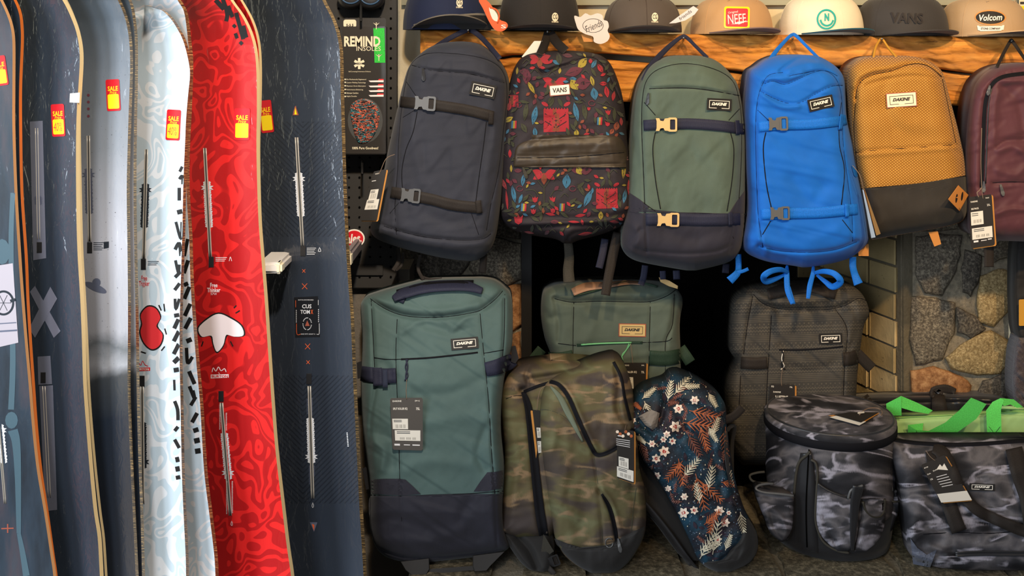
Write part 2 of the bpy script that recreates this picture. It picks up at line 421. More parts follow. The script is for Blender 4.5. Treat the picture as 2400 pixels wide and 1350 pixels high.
M['tan'] = plain('tan_leather', (192, 130, 66), 0.55); M['palegreen'] = plain('pale_green_cord', (110, 180, 128), 0.6)

def wood_mat():
    t = NT('hewn_timber'); v = t.uv((1.4, 9, 9), obj=True); n = t.noise(v, 3.2, 8, 0.62, 0.7); n2 = t.noise(t.uv((2.2, 30, 30), obj=True), 3.0, 6, 0.7, 0.2); n3 = t.noise(t.uv((3, 6, 6), obj=True), 1.6, 3)
    c = t.ramp(n, [(0.26, (96, 56, 22)), (0.40, (168, 104, 40)), (0.55, (206, 138, 58)), (0.72, (226, 164, 82))])
    c = t.mix(t.ramp(n2, [(0.30, (255, 255, 255)), (0.46, (0, 0, 0))]), c, (112, 66, 28)); c = t.mix(t.math('MULTIPLY', t.ramp(n3, [(0.5, (0, 0, 0)), (0.7, (255, 255, 255))]), 0.55), c, (136, 100, 62))
    t.bump(t.math('ADD', n, n2), 0.35, 0.005); return t.fin(c, 0.72, 0.25)
M['wood'] = wood_mat()
def plaster(name, a, b, bs=0.5, sc=28):
    t = NT(name); v = t.uv((1, 1, 1), obj=True); n = t.noise(v, sc, 5, 0.6); n2 = t.noise(v, 2.2, 3)
    t.bump(n, bs, 0.006); return t.fin(t.mix(n2, a, b), 0.85, 0.15)
M['plaster'] = plaster('cream_plaster', (196, 184, 156), (214, 204, 178)); M['greyplaster'] = plaster('grey_plaster', (92, 86, 78), (108, 100, 90), 0.7, 36)
M['ceiling'] = plaster('ceiling_white', (190, 186, 176), (200, 196, 186), 0.1); M['floor'] = plaster('grey_floor', (70, 66, 62), (86, 80, 74), 0.3)
def stone(name, a, b, c, sc=60):
    t = NT(name); v = t.uv(obj=True); n = t.noise(v, sc * 2.6, 4, 0.75); n2 = t.noise(v, 9, 4)
    col = t.ramp(n, [(0.34, a), (0.5, b), (0.64, c)]); col = t.mix(t.math('MULTIPLY', n2, 0.5), col, sc3(a, 1.1)); t.bump(n, 0.8, 0.004); return t.fin(col, 0.82, 0.2)
M['granite'] = [stone('granite_grey', (62, 57, 50), (112, 104, 92), (168, 158, 138)), stone('granite_tan', (104, 88, 60), (150, 130, 92), (196, 176, 132)), stone('granite_dark', (48, 45, 42), (86, 80, 72), (132, 124, 110)), stone('sandstone_brown', (104, 70, 44), (150, 108, 72), (182, 142, 100), 20)]
M['mortar'] = stone('mortar', (104, 98, 86), (130, 122, 106), (150, 140, 120), 30)
def brickm(i, a):
    t = NT('cream_brick_%s' % 'abc'[i]); v = t.uv(obj=True); n = t.noise(v, 60, 4, 0.7); n2 = t.noise(v, 14, 3)
    c = t.mix(n2, sc3(a, 0.86), sc3(a, 1.1)); c = t.mix(t.ramp(n, [(0.66, (0, 0, 0)), (0.72, (255, 255, 255))]), c, sc3(a, 0.45)); t.bump(n, 0.5, 0.003); return t.fin(c, 0.85, 0.15)
M['brick'] = [brickm(0, (176, 156, 112)), brickm(1, (162, 142, 102)), brickm(2, (186, 164, 122))]
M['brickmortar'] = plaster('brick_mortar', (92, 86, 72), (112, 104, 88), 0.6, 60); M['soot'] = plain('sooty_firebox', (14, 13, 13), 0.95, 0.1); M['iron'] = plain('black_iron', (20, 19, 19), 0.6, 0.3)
def hearth():
    t = NT('hearth_stone'); v = t.uv(obj=True); n = t.noise(v, 70, 6, 0.75); n2 = t.noise(v, 5, 5)
    c = t.ramp(n, [(0.33, (44, 40, 34)), (0.5, (98, 90, 74)), (0.66, (160, 146, 120))]); c = t.mix(t.math('MULTIPLY', n2, 0.6), c, (92, 80, 56)); t.bump(n, 0.9, 0.006); return t.fin(c, 0.75, 0.25)
M['hearth'] = hearth(); M['pegboard'] = plain('black_pegboard', (40, 38, 36), 0.6, 0.35); M['hole'] = plain('dark_hole', (8, 8, 8), 0.9, 0.0)

# ------------------------------------------------------------------ setting
box('wall_back', (-3.1, 2.80, -0.35), (3.2, 2.95, 2.75), M['plaster'], kind='structure')
box('trim_1', (-0.30, 2.775, CZ + (100 - 12) / F * 2.78), (3.2, 2.80, CZ + (100 + 60) / F * 2.78), plain('grey_green_trim', (150, 150, 132), 0.6), kind='structure')
box('wall_grey', (-3.0, 2.62, -0.35), (-0.262, 2.799, 0.62), M['greyplaster'], kind='structure'); bpy.data.objects['wall_grey'].name = 'wall_lower'
box('floor', (-3.1, -2.0, -0.45), (3.2, 2.95, -0.35), M['floor'], kind='structure')
box('ceiling', (-3.1, -2.0, 2.75), (3.2, 2.95, 2.85), M['ceiling'], kind='structure')
# left wall with one window opening (two panes)
wl = box('wall_left', (-3.1, -2.0, -0.35), (-3.0, 0.2, 2.75), M['plaster'], kind='structure')
box('wall_left', (-3.1, 1.75, -0.35), (-3.0, 2.80, 2.75), M['plaster'], kind='structure'); box('wall_left', (-3.1, 0.2, -0.35), (-3.0, 1.75, 0.15), M['plaster'], kind='structure'); box('wall_left', (-3.1, 0.2, 2.1), (-3.0, 1.75, 2.75), M['plaster'], kind='structure')
win = box('window_1', (-3.08, 0.2, 0.15), (-3.02, 0.24, 2.1), M['white'], kind='structure')
box('window_frame', (-3.08, 1.71, 0.15), (-3.02, 1.75, 2.1), M['white'], win); box('window_frame', (-3.08, .92, 0.15), (-3.02, .98, 2.1), M['white'], win)

# hearth slab with flagstones
hs = box('hearth', (-0.235, 2.02, -0.35), (3.2, 2.80, -0.012), M['mortar']); hs['kind'] = 'structure'; hs.name = 'floor_hearth'
def flag(poly):
    bm = bmesh.new(); cx = sum(p[0] for p in poly) / len(poly); cy = sum(p[1] for p in poly) / len(poly)
    q = smooth(poly, 3, True); lo = [bm.verts.new((x, y, -0.013)) for x, y in q]; up = [bm.verts.new((cx + (x - cx) * .985, cy + (y - cy) * .985, -0.002 + rnd.uniform(-.0015, .001))) for x, y in q]
    c = bm.verts.new((cx, cy, -0.0005)); n = len(q)
    for i in range(n):
        j = (i + 1) % n; bm.faces.new((lo[i], lo[j], up[j], up[i])); bm.faces.new((up[i], up[j], c))
    me = bpy.data.meshes.new('flagstone'); bm.to_mesh(me); bm.free(); me.materials.append(M['hearth']); o = bpy.data.objects.new('flagstone', me); C.objects.link(o); o.parent = hs
xs = [-0.232, -0.02, 0.2, 0.42, 0.64, 0.9, 1.15, 1.42]
for r, (ya, yb) in enumerate(((2.03, 2.26), (2.27, 2.50), (2.51, 2.79))):
    for i in range(len(xs) - 1):
        a = xs[i] + (rnd.uniform(-.04, .04) if i else 0) + 0.006; b = xs[i + 1] - 0.04
        flag([(a, ya), ((a + b) / 2, ya + rnd.uniform(0, .01)), (b, ya), (b + rnd.uniform(0, .02), (ya + yb) / 2), (b, yb), ((a + b) / 2, yb), (a, yb), (a + rnd.uniform(0, .01), (ya + yb) / 2)])

# fireplace: stone piers, brick jamb, firebox
fp = empty('fireplace', (0.5, 2.75, 0), 'stone and cream brick fireplace under the hewn wooden beam', 'fireplace')
def X(px, d): return (px - CX) / F * d
def Zp(py, d): return CZ - (py - HY) / F * d
topz = Zp(246, 2.62)
box('pier', (X(940, 2.77), 2.77, -0.01), (X(1238, 2.77), 2.799, topz), M['mortar'], fp, label='mortar bed of the left stone pier')
box('pier', (X(2112, 2.76), 2.76, -0.01), (X(2372, 2.76), 2.90, topz), M['mortar'], fp, label='mortar bed of the right stone pier')
box('shade_band', (X(1238, 2.75), 2.745, Zp(520, 2.75)), (X(2372, 2.75), 2.78, topz), M['iron'], fp, label='black plate added for the dark shade under the beam')  # black plate added to give the shadowed dark area below the beam
box('post', (X(1222, 2.74), 2.73, -0.01), (X(1246, 2.74), 2.80, topz), M['iron'], fp, label='black upright at the left of the opening')
box('firebox', (X(1238, 2.8), 3.35, -0.02), (X(2112, 2.8), 3.40, topz), M['soot'], fp)
box('firebox', (X(1230, 2.8) - .03, 2.80, -0.02), (X(1240, 2.8) - .01, 3.38, topz), M['soot'], fp)
box('firebox', (X(1238, 2.8), 2.80, topz - .05), (X(2112, 2.8), 3.38, topz), M['soot'], fp)
box('firebox', (X(1238, 2.8), 2.80, -0.03), (X(2112, 2.8), 3.38, -0.006), M['soot'], fp)
bpy.data.objects['wall_back'].data = bpy.data.objects['wall_back'].data  # opening is made below
def cut_wall():
    o = bpy.data.objects['wall_back']; C.objects.unlink(o); bpy.data.objects.remove(o)
    x0, x1 = X(1236, 2.8), X(2114, 2.8)
    w0 = box('wall_back', (-3.1, 2.80, -0.35), (x0, 2.95, 2.75), M['plaster'], kind='structure'); box('wall_back', (x1, 2.80, -0.35), (3.2, 2.95, 2.75), M['plaster'], kind='structure')
    box('wall_back', (x0, 2.80, topz), (x1, 2.95, 2.75), M['plaster'], kind='structure'); box('wall_back', (x0, 2.80, -0.35), (x1, 2.95, -0.03), M['plaster'], kind='structure')
cut_wall()
def stonepiece(poly, d, raise_, m):
    q = np.array([np.array(a_, float) * (1 - t) + np.array(b_, float) * t for a_, b_ in zip(poly, poly[1:] + poly[:1]) for t in (0, .33, .67)]); c = q.mean(0); q = c + (q - c) * 1.09 + np.array([(rnd.uniform(-2, 2), rnd.uniform(-2, 2)) for _ in q]); n = len(q); rings = []; bz = rnd.uniform(0, .008)
    for k, rr in ((1.0, 0), (0.965, raise_ * .7), (0.88, raise_), (0.5, raise_ * 1.1)):
        p = c + (q - c) * rr if k == 0 else c + (q - c) * k
        zz = d - (rr if k < 1 else 0) - (bz if k < 1 else 0) + (np.array([rnd.uniform(-.0025, .0025) for _ in range(n)]) if k < 1 else 0)
        rings.append(P(p[:, 0], p[:, 1], zz + 0 * p[:, 0]))
    V = np.concatenate(rings + [np.array([p1(c[0], c[1], d - raise_ * 1.1 - bz)])]); f = []
    for k in range(3):
        for i in range(n): j = (i + 1) % n; f.append((k * n + i, k * n + j, (k + 1) * n + j, (k + 1) * n + i))
    for i in range(n): f.append((3 * n + i, 3 * n + (i + 1) % n, 4 * n))
    mesh('stone', V, f, m, fp)
G = M['granite']
for poly, m in [([(2150, 560), (2200, 552), (2252, 556), (2246, 600), (2232, 650), (2208, 688), (2170, 682), (2150, 640)], G[0]), ([(2262, 590), (2300, 600), (2296, 650), (2276, 690), (2256, 680), (2255, 630)], G[2]),
    ([(2270, 540), (2320, 548), (2368, 560), (2366, 600), (2330, 612), (2290, 592)], G[0]), ([(2300, 652), (2340, 634), (2372, 640), (2368, 720), (2330, 760), (2296, 752), (2292, 700)], G[1]),
    ([(2140, 700), (2190, 704), (2236, 712), (2232, 780), (2206, 838), (2150, 850), (2136, 790)], G[0]), ([(2244, 722), (2284, 740), (2310, 770), (2276, 792), (2248, 776)], G[2]),
    ([(2222, 838), (2270, 800), (2320, 778), (2362, 800), (2364, 852), (2340, 872), (2290, 878), (2236, 864)], G[1]), ([(2140, 872), (2190, 862), (2240, 878), (2272, 902), (2262, 936), (2200, 940), (2140, 938)], G[3]),
    ([(2290, 925), (2306, 895), (2350, 878), (2368, 900), (2366, 940), (2320, 952)], G[2]), ([(2120, 480), (2180, 470), (2260, 476), (2300, 500), (2280, 530), (2200, 540), (2130, 540)], G[0]),
    ([(2126, 400), (2200, 390), (2270, 396), (2280, 440), (2220, 462), (2130, 466)], G[2]), ([(2140, 955), (2230, 952), (2300, 962), (2362, 956), (2366, 1040), (2280, 1070), (2150, 1060)], G[0])]:
    stonepiece(poly, 2.758, 0.014, m)
for poly, m in [([(948, 560), (1010, 556), (1080, 566), (1100, 610), (1070, 650), (1000, 668), (950, 650)], G[2]), ([(1108, 575), (1160, 560), (1216, 575), (1218, 650), (1190, 665), (1130, 660), (1104, 630)], G[0]),
    ([(1160, 500), (1215, 505), (1218, 560), (1165, 552)], G[2]), ([(1170, 676), (1218, 668), (1220, 760), (1190, 780), (1168, 740)], G[3]), ([(1190, 790), (1220, 778), (1220, 850), (1196, 862)], G[3]),
    ([(950, 680), (1050, 676), (1150, 680), (1160, 760), (1060, 800), (950, 790)], G[0]), ([(960, 810), (1080, 812), (1180, 800), (1186, 900), (1080, 930), (960, 920)], G[1]), ([(960, 940), (1090, 945), (1220, 880), (1220, 1040), (1090, 1080), (960, 1080)], G[3]),
    ([(948, 440), (1030, 436), (1140, 440), (1150, 540), (1040, 545), (950, 540)], G[0])]:
    stonepiece(poly, 2.768, 0.012, m)
# splayed brick jamb on the right side of the opening
ja = Vector((X(2110, 2.76), 2.77, 0)); jb = Vector((X(1868, 3.22), 3.22, 0)); jd = (jb - ja); JL = jd.length; jd.normalize(); jn = Vector((-jd.y, jd.x, 0)); 
if jn.y > 0: jn = -jn
def quadbox(name, s0, s1, z0, z1, t0, t1, m, bev=0.0):
    bm = bmesh.new(); bmesh.ops.create_cube(bm, size=1)
    for v in bm.verts:
        s = s0 if v.co.x < 0 else s1; z = z0 if v.co.z < 0 else z1; t = t0 if v.co.y < 0 else t1
        v.co = ja + jd * s + jn * t + Vector((0, 0, z)) - world_loc(fp)
    if bev: bmesh.ops.bevel(bm, geom=bm.edges[:], offset=bev, segments=1, affect='EDGES')
    bmesh.ops.recalc_face_normals(bm, faces=bm.faces[:])
    me = bpy.data.meshes.new(name); bm.to_mesh(me); bm.free(); me.materials.append(m); o = bpy.data.objects.new(name, me); C.objects.link(o); o.parent = fp; return o
quadbox('jamb', -0.02, JL, -0.01, topz - .05, -0.08, 0.0, M['brickmortar'])
for r in range(15):
    z = 0.012 + r * 0.0735; s = 0.012 - (0.115 if r % 2 else 0)
    while s < JL - 0.02:
        a, b = max(s, 0.008), min(s + 0.215, JL - 0.01)
        if b - a > 0.03: quadbox('brick', a, b, z, z + 0.060, 0.0, 0.005 + rnd.uniform(-.002, .002), rnd.choice(M['brick']), 0.003)
        s += 0.229

# mantel beam: two hewn timbers
bmh = empty('mantel_beam', (X(1700, 2.62), 2.70, 1.1), 'thick hewn orange brown wooden beam above the fireplace, caps standing on it', 'beam')
def timber(top, bot, d, D, x0=985, x1=2520, amp=0.004, seed=1, label=None):
    xs = np.arange(x0, x1, 7.0); nr = 30; T = np.interp(xs, [a for a, b in top], [b for a, b in top]); B = np.interp(xs, [a for a, b in bot], [b for a, b in bot])
    u = np.linspace(0, 1, nr); Y = T[None] * (1 - u[:, None]) + B[None] * u[:, None]; Xx = np.repeat(xs[None], nr, 0)
    e = np.minimum(u, 1 - u)[:, None] * (B - T)[None]; dd = d + 0.016 * (1 - g(e / 12)) - amp * wav(Xx / 3.0, Y, seed, 46) - amp * 0.6 * wav(Xx / 8, Y, seed + 3, 16)
    dd = dd + 0.02 * np.clip(1 - (Xx - x0) / 10, 0, 1)
    V = P(Xx, Y, dd); V[0, :, 2] = CZ - (T - HY) / F * d; bt = V[0].copy(); bt[:, 1] = d + D; bb = V[-1].copy(); bb[:, 1] = d + D
    bt[:, 0] = V[0, :, 0]; n = len(xs)
    A = np.concatenate([bt[None], V, bb[None]]).reshape(-1, 3); f = gridfaces(nr + 2, n); f.append(tuple(i * n for i in range(nr + 2)))
    mesh('timber', A, f, M['wood'], bmh)
crack = [(985, 134), (1180, 136), (1200, 132), (1420, 128), (1570, 140), (1640, 158), (1750, 172), (1980, 158), (2150, 152), (2200, 164), (2290, 176), (2400, 186), (2520, 190)]
timber([(985, 70), (1300, 73), (1500, 79), (2000, 83), (2520, 86)], [(a, b - 3) for a, b in crack], 2.62, 0.155, seed=1)
timber([(a, b + (12 if 1200 < a < 1600 else 3)) for a, b in crack], [(985, 236), (1500, 240), (2000, 246), (2520, 250)], 2.632, 0.14, seed=5)
def nail(px, py):
    t = tube('nail', None, [(px, py, 2.63), (px, py + 1, 2.60), (px, py - 2, 2.575), (px, py - 3, 2.572)], 0.003, M['steel'], None, sides=8, n=3)
    return t
for px, py, lb in ((1097, 74, 'steel nail in the beam holding the navy backpack'), (1283, 78, 'steel nail in the beam holding the flower print backpack'), (1602, 92, 'steel nail in the beam holding the dark green backpack'), (1858, 92, 'steel nail in the beam holding the bright blue backpack'), (2067, 94, 'steel nail in the beam holding the mustard backpack'), (2371, 99, 'steel nail in the beam holding the maroon backpack')):
    tag(nail(px, py), lb, 'nail', 'nails along the beam')

# pegboard wall panel with its goods
pb = empty('pegboard', (X(860, 2.6), 2.60, 0.8), 'black pegboard display panel on the plaster wall beside the snowboards', 'pegboard')
box('panel', (X(760, 2.59), 2.59, Zp(676, 2.59)), (X(930, 2.59), 2.615, Zp(-160, 2.59)), M['pegboard'], pb, 0.002)
box('panel', (X(820, 2.58), 2.582, Zp(646, 2.58)), (X(897, 2.58), 2.59, Zp(622, 2.58)), M['pegboard'], pb, 0.001)
pr = Print()
for i in range(7):
    for j in range(34): pr.add([(a + 769 + i * 24.5, b - 120 + j * 23.3) for a, b in ell(5.5, 5.5, 8)], M['hole'])
o = pr.build('peg_hole', Const(2.588), pb, 0.0); o['kind'] = 'stuff'
ov = empty('oval_sticker', p1(830, 559, 2.585), 'oval red and white sticker on the black pegboard', 'sticker')
B0 = Const(2.587); plate('rim', B0, rot(ell(50, 44, 24), 830, 559, 0), M['white'], ov, 0.0006, 0.0002); plate('face', B0, rot(ell(43, 37, 24), 830, 559, 0), M['red'], ov, 0.0012, 0.0004)
text(B0, 'ales.', 829, 559, 22, M['white'], ov, w=36, a=-6, shear=0.3, bold=0.03, off=0.0022)
def peg(px, py, lb, ln=0.12, long=30):
    tag(tube('peg_hook', None, [(px, py, 2.588), (px, py + 2, 2.585 - ln * .3), (px, py + long * .5, 2.585 - ln * .8), (px, py + long, 2.585 - ln)], 0.003, M['iron'], None), lb, 'hook')
peg(849, 378, 'empty black peg hook low on the pegboard', 0.10, 30); peg(846, 0, 'black peg hook through the hanging insole package', 0.12, 50)

# dark round packs at the very top of the pegboard
for cx, cy, lb in ((868, -12, 'dark round blister pack hanging at the top of the pegboard, right one'), (822, -14, 'dark round blister pack hanging at the top of the pegboard, left one')):
    s = empty('blister_pack', p1(cx, cy, 2.52), lb, 'package'); 
    b_ = Soft([(cy - 34, cx - 8), (cy - 10, cx - 28), (cy + 10, cx - 32), (cy + 28, cx - 22), (cy + 36, cx - 4)], [(cy - 34, cx + 8), (cy - 10, cx + 28), (cy + 10, cx + 32), (cy + 28, cx + 22), (cy + 36, cx + 4)], 2.55, 0.03, 18, D=0.02, step=5); b_.build('case', M['blackplastic'], s)
    tube('ring', b_, [(cx + 24 * math.cos(a), cy + 22 * math.sin(a)) for a in np.linspace(0.2, 3.0, 7)], 0.0022, plain('blue_grey_ring', (52, 80, 110), 0.4), s)

# insole package
pk = empty('insole_package', p1(855, 200, 2.5), 'black and cream insole package hanging on the pegboard', 'package')
pkd = 2.50
box('box', (X(802, pkd), pkd, Zp(362, pkd)), (X(904, pkd), pkd + 0.035, Zp(62, pkd)), plain('package_black', (42, 38, 34), 0.35, 0.5, coat=0.4), pk, 0.002)
plate('hang_card', Const(pkd), rot(rrect(99, 40, 5), 855, 62, 0), M['cardblack'], pk, 0.001, -0.012)
K = Const(pkd)
plate('size_label', K, rot(rrect(30, 18, 5), 820, 55, 0), M['cream'], pk, 0.0008, -0.009); text(K, '5-5.5', 820, 59, 6, M['ink'], pk, w=17, bold=.03, off=-0.007)
t_ = NT('green_topographic'); n_ = t_.noise(t_.uv(), 9, 1); t_.fin(t_.ramp(t_.math('FRACT', t_.math('MULTIPLY', n_, 9)), [(0.35, (44, 190, 60)), (0.5, (30, 130, 44)), (0.62, (44, 190, 60))]), 0.5); M['topo'] = t_.m
plate('green_band', K, [(875, 66), (901, 66), (903, 147), (878, 147)], M['topo'], pk, 0.0006, 0.0002)
text(K, 'REMIND', 849, 97, 24, M['cream'], pk, w=85, bold=.035, off=.0012); text(K, 'INSOLES', 864, 114, 10.5, M['cream'], pk, w=57, off=.0012)
pr = Print()
for a in range(3): pr.add(rot(rrect(6, 26), 842, 149, a * 60), M['cream'])
for yy in (186, 193, 201, 209.5, 218, 226): pr.add(rot(rrect(3, 3), 809, yy, 0), M['cream'])
for k, yy in enumerate((189, 201, 212, 223)):
    pr.add([(864, yy), (899, yy - 1), (899, yy + 3.5), (868, yy + 3.5)], M['pink']); pr.add([(888 - k, yy - 4), (899, yy - 4), (899, yy - 1), (886 - k, yy - 1)], M['redprint'])
for cx, cy in ((882, 60), (888, 134)):
    pr.line([(cx, cy - 7), (cx, cy + 9)], (2.5, 1.2), M['cream']); pr.add([(cx - 8, cy - 7), (cx, cy - 3), (cx + 8, cy - 7), (cx, cy)], M['cream'])
pr.build('print', K, pk, 0.0015)
text(K, 'MEDIC', 842, 149, 4.5, M['ink'], pk, w=20, bold=.03, off=.0022)
text(K, 'Self Correcting Performance Orthotics', 843, 168, 3.6, M['cream'], pk, w=52, off=.0012)
for s_, yy, ww in (('Bio-Mechanically Engineered', 186.5, 46), ('Custom Molding Technology', 194, 45), ('Maximum Shock Absorption', 202, 45), ('Performance Enhancing', 210.5, 39), ('Ultimate Comfort', 218, 28), ('Highly Durable', 226, 24)):
    text(K, s_, 812, yy, 4, M['cream'], pk, w=ww, off=.0012, align='LEFT')
text(K, '100% Pure Goodness!', 856, 347, 6, M['cream'], pk, w=61, bold=.015, off=.0012)
t_ = NT('insole_print'); n_ = t_.noise(t_.uv((5, 16, 1)), 1.5, 2, 0.5, 0.8); t_.fin(t_.ramp(n_, [(0.40, (18, 16, 18)), (0.43, (206, 92, 66)), (0.46, (230, 120, 90)), (0.48, (22, 18, 20)), (0.56, (20, 18, 20)), (0.57, (90, 168, 178)), (0.60, (60, 120, 130)), (0.61, (20, 18, 20))]), 0.4, 0.4, coat=.5); M['insole'] = t_.m
hm = [(820, 262), (824, 245), (838, 234), (856, 232), (874, 240), (888, 258), (888, 285), (878, 315), (862, 332), (842, 335), (833, 320), (828, 300)]
plate('window', K, smooth(rot(ell(82, 104, 14), 856, 283, 0), 2, True), plain('grey_window', (70, 70, 68), 0.3, 0.6), pk, 0.0006, 0.0002); plate('insole', K, smooth(hm, 4, True), M['insole'], pk, 0.004, 0.001, 0.06)
# ------------------------------------------------------------------ snowboards
def filmcoat(t, scale=5, st=0.5):
    u = t.uv(); n = t.noise(t.uv((1.0, 0.35, 1)), scale, 3, 0.55, 0.8)
    x = t.n('ShaderNodeBump'); x.inputs['Strength'].default_value = st; x.inputs['Distance'].default_value = 0.006; t.l(n, x.inputs['Height']); t.l(x.outputs[0], t.b.inputs['Coat Normal'])
def sheet(name, fn, coat=0.8, cr=0.06, film=5, st=0.5, rough=0.5):
    t = NT(name); c = fn(t); filmcoat(t, film, st); return t.fin(c, rough, 0.3, coat=coat, crough=cr)
def maze(base, line, sc=1.0):
    def f(t):
        n = t.noise(t.uv((sc, sc * 0.8, 1)), 1.25, 1.0, 0.4, 0.9)
        k = t.math('SINE', t.math('MULTIPLY', n, 44)); return t.mix(t.ramp(k, [(0.1, (0, 0, 0)), (0.35, (255, 255, 255))]), line, base)
    return f
def darkboard(a, b):
    def f(t): return t.mix(t.noise(t.uv((1, .25, 1)), 1.4, 4), a, b)
    return f
def chevron(a, b):
    def f(t):
        s = t.n('ShaderNodeSeparateXYZ'); t.l(t.uv(), s.inputs[0]); ax = t.math('ABSOLUTE', t.math('ADD', s.outputs[0], -7.1))
        k = t.math('SINE', t.math('MULTIPLY', t.math('SUBTRACT', s.outputs[1], t.math('MULTIPLY', ax, 1.0)), 52)); m1 = t.math('COMPARE', t.math('ADD', s.outputs[1], 4.2), 0.0, 1.35); m2 = t.math('COMPARE', t.math('ADD', s.outputs[1], 10.3), 0.0, 1.5)
        return t.mix(t.math('MULTIPLY', t.math('MULTIPLY', t.ramp(k, [(0.45, (0, 0, 0)), (0.6, (255, 255, 255))]), t.math('ADD', m1, m2)), 0.7), a, b)
    return f
def dusk(t):
    s = t.n('ShaderNodeSeparateXYZ'); t.l(t.uv(), s.inputs[0]); n = t.noise(t.uv(), 1.1, 4, 0.6, .4); y = t.math('ADD', s.outputs[1], t.math('MULTIPLY', n, 0.8))
    c = t.ramp(t.math('DIVIDE', t.math('ADD', y, 13.5), 13.5), [(0.0, (38, 42, 50)), (0.30, (34, 42, 54)), (0.37, (60, 64, 68)), (0.395, (158, 158, 162)), (0.43, (104, 108, 112)), (0.46, (164, 163, 168)), (0.62, (172, 171, 177)), (0.78, (130, 134, 140)), (1.0, (86, 96, 106))])
    sp = t.noise(t.uv(), 22, 2, .5); return t.mix(t.ramp(sp, [(0.70, (0, 0, 0)), (0.74, (255, 255, 255))]), c, (70, 70, 74))
def night(t):
    n = t.noise(t.uv((1, .22, 1)), 1.3, 4, .6); return t.ramp(n, [(0.3, (28, 34, 42)), (0.5, (42, 54, 66)), (0.62, (64, 60, 68)), (0.75, (50, 68, 78))])
M['edge_orange'] = plain('orange_sidewall', (250, 128, 48), 0.5, 0.4); M['edge_tan'] = plain('light_wood_sidewall', (238, 206, 148), 0.5, 0.4); M['edge_peach'] = plain('peach_sidewall', (246, 178, 116), 0.5, 0.4)
t_ = NT('wrapped_dark_sidewall'); n_ = t_.noise(t_.uv((1, 9, 1)), 5, 3, .7); t_.bump(n_, .6, .003); t_.fin(t_.ramp(n_, [(0.4, (62, 50, 36)), (0.54, (124, 100, 64)), (0.64, (226, 186, 120))]), 0.3, 0.5, coat=.6); M['edge_brown'] = t_.m
M['basegrey'] = plain('board_base', (50, 48, 50), 0.4, 0.4)
M['top1'] = sheet('dark_bone_topsheet', night); M['top2'] = sheet('midnight_topsheet', darkboard((34, 42, 53), (50, 60, 72)), st=.8); M['top3'] = sheet('grey_photo_topsheet', dusk, cr=.12)
M['top4'] = sheet('white_maze_topsheet', maze((222, 224, 226), (192, 206, 214)), st=.25); M['top4b'] = sheet('white_maze_topsheet_b', maze((220, 216, 216), (192, 204, 212), 1.1), st=.25)
M['top5'] = sheet('red_maze_topsheet', maze((222, 34, 32), (176, 20, 22), 1.0), coat=1, st=.35); M['top6'] = sheet('charcoal_topsheet', chevron((43, 49, 59), (27, 31, 39)), st=.8)
def board(name, label, Rp, Lp, dr, dl, top, edge, ew=7.0, group=None, et=0.012):
    def dep(px, py):
        xl = np.interp(py, [a for a, b in Lp], [b for a, b in Lp]); xr = np.interp(py, [a for a, b in Rp], [b for a, b in Rp])
        k = np.clip((px - xl) / np.maximum(xr - xl, 1), 0, 1); base = dl + (dr - dl) * k
        return base - 0.00000035 * np.clip(170 - py, 0, 400) ** 2.2 - 0.00000035 * np.clip(py - 1180, 0, 400) ** 2.2
    root = empty(name, p1((Rp[len(Rp) // 2][1] + Lp[len(Lp) // 2][1]) / 2, 1650, (dr + dl) / 2), label, 'snowboard', group)
    root.location.z = -0.34
    s = Soft(Lp, Rp, T=0.0, r=5, base=Const(dep), step=8); s.build('topsheet', top, root, closed=False)
    # sidewall and base
    nn = np.array([dl - dr, X(300, 1) * 0 + 0.14, 0]); 
    R = smooth(Rp, 6); L = smooth(Lp, 6); ys = np.linspace(s.y0, s.y1, 150); xr = s.xr(ys); xl = s.xl(ys)
    a = P(xr, ys, dep(xr, ys)); b = P(xr + ew, ys, dep(xr, ys) + et); c_ = P(xl + ew * .4, ys, dep(xl, ys) + et); e = P(xl, ys, dep(xl, ys))
    V = np.concatenate([a, b]); n = len(ys); f = [(i, i + 1, n + i + 1, n + i) for i in range(n - 1)]
    uv = np.concatenate([np.stack([xr / 100, -ys / 100], -1), np.stack([xr / 100 + .07, -ys / 100], -1)])
    mesh('sidewall', V, f, edge, root, uv)
    V = np.concatenate([b, c_, e]); f = [(i, i + 1, n + i + 1, n + i) for i in range(n - 1)] + [(n + i, n + i + 1, 2 * n + i + 1, 2 * n + i) for i in range(n - 1)]
    mesh('base', V, f, M['basegrey'], root)
    s.root = root; return s
def shiftp(p, k): return [(a, b + k) for a, b in p]
def leftof(Rp, wd=195, tip=-130):
    return [(y, x - wd * float(g(np.array((y - tip) / 190.0)) if y < tip + 190 else 1) + 6) for y, x in Rp]
BOT = [(1480, 12), (1560, 20)]
def ext(Rp, slope=(-1.0, 0)):
    y, x = Rp[-1]; y0, x0 = Rp[-3]; k = (x - x0) / (y - y0)
    return Rp + [(1450, x + k * 60), (1560, x + k * 60 + 4), (1640, x - 10), (1690, x - 60), (1712, x - 96)]
def tops(Rp):   # nose of the board above the frame
    y, x = Rp[0]; return [(y - 92, x - 98), (y - 82, x - 70), (y - 55, x - 35), (y - 25, x - 14)] + Rp
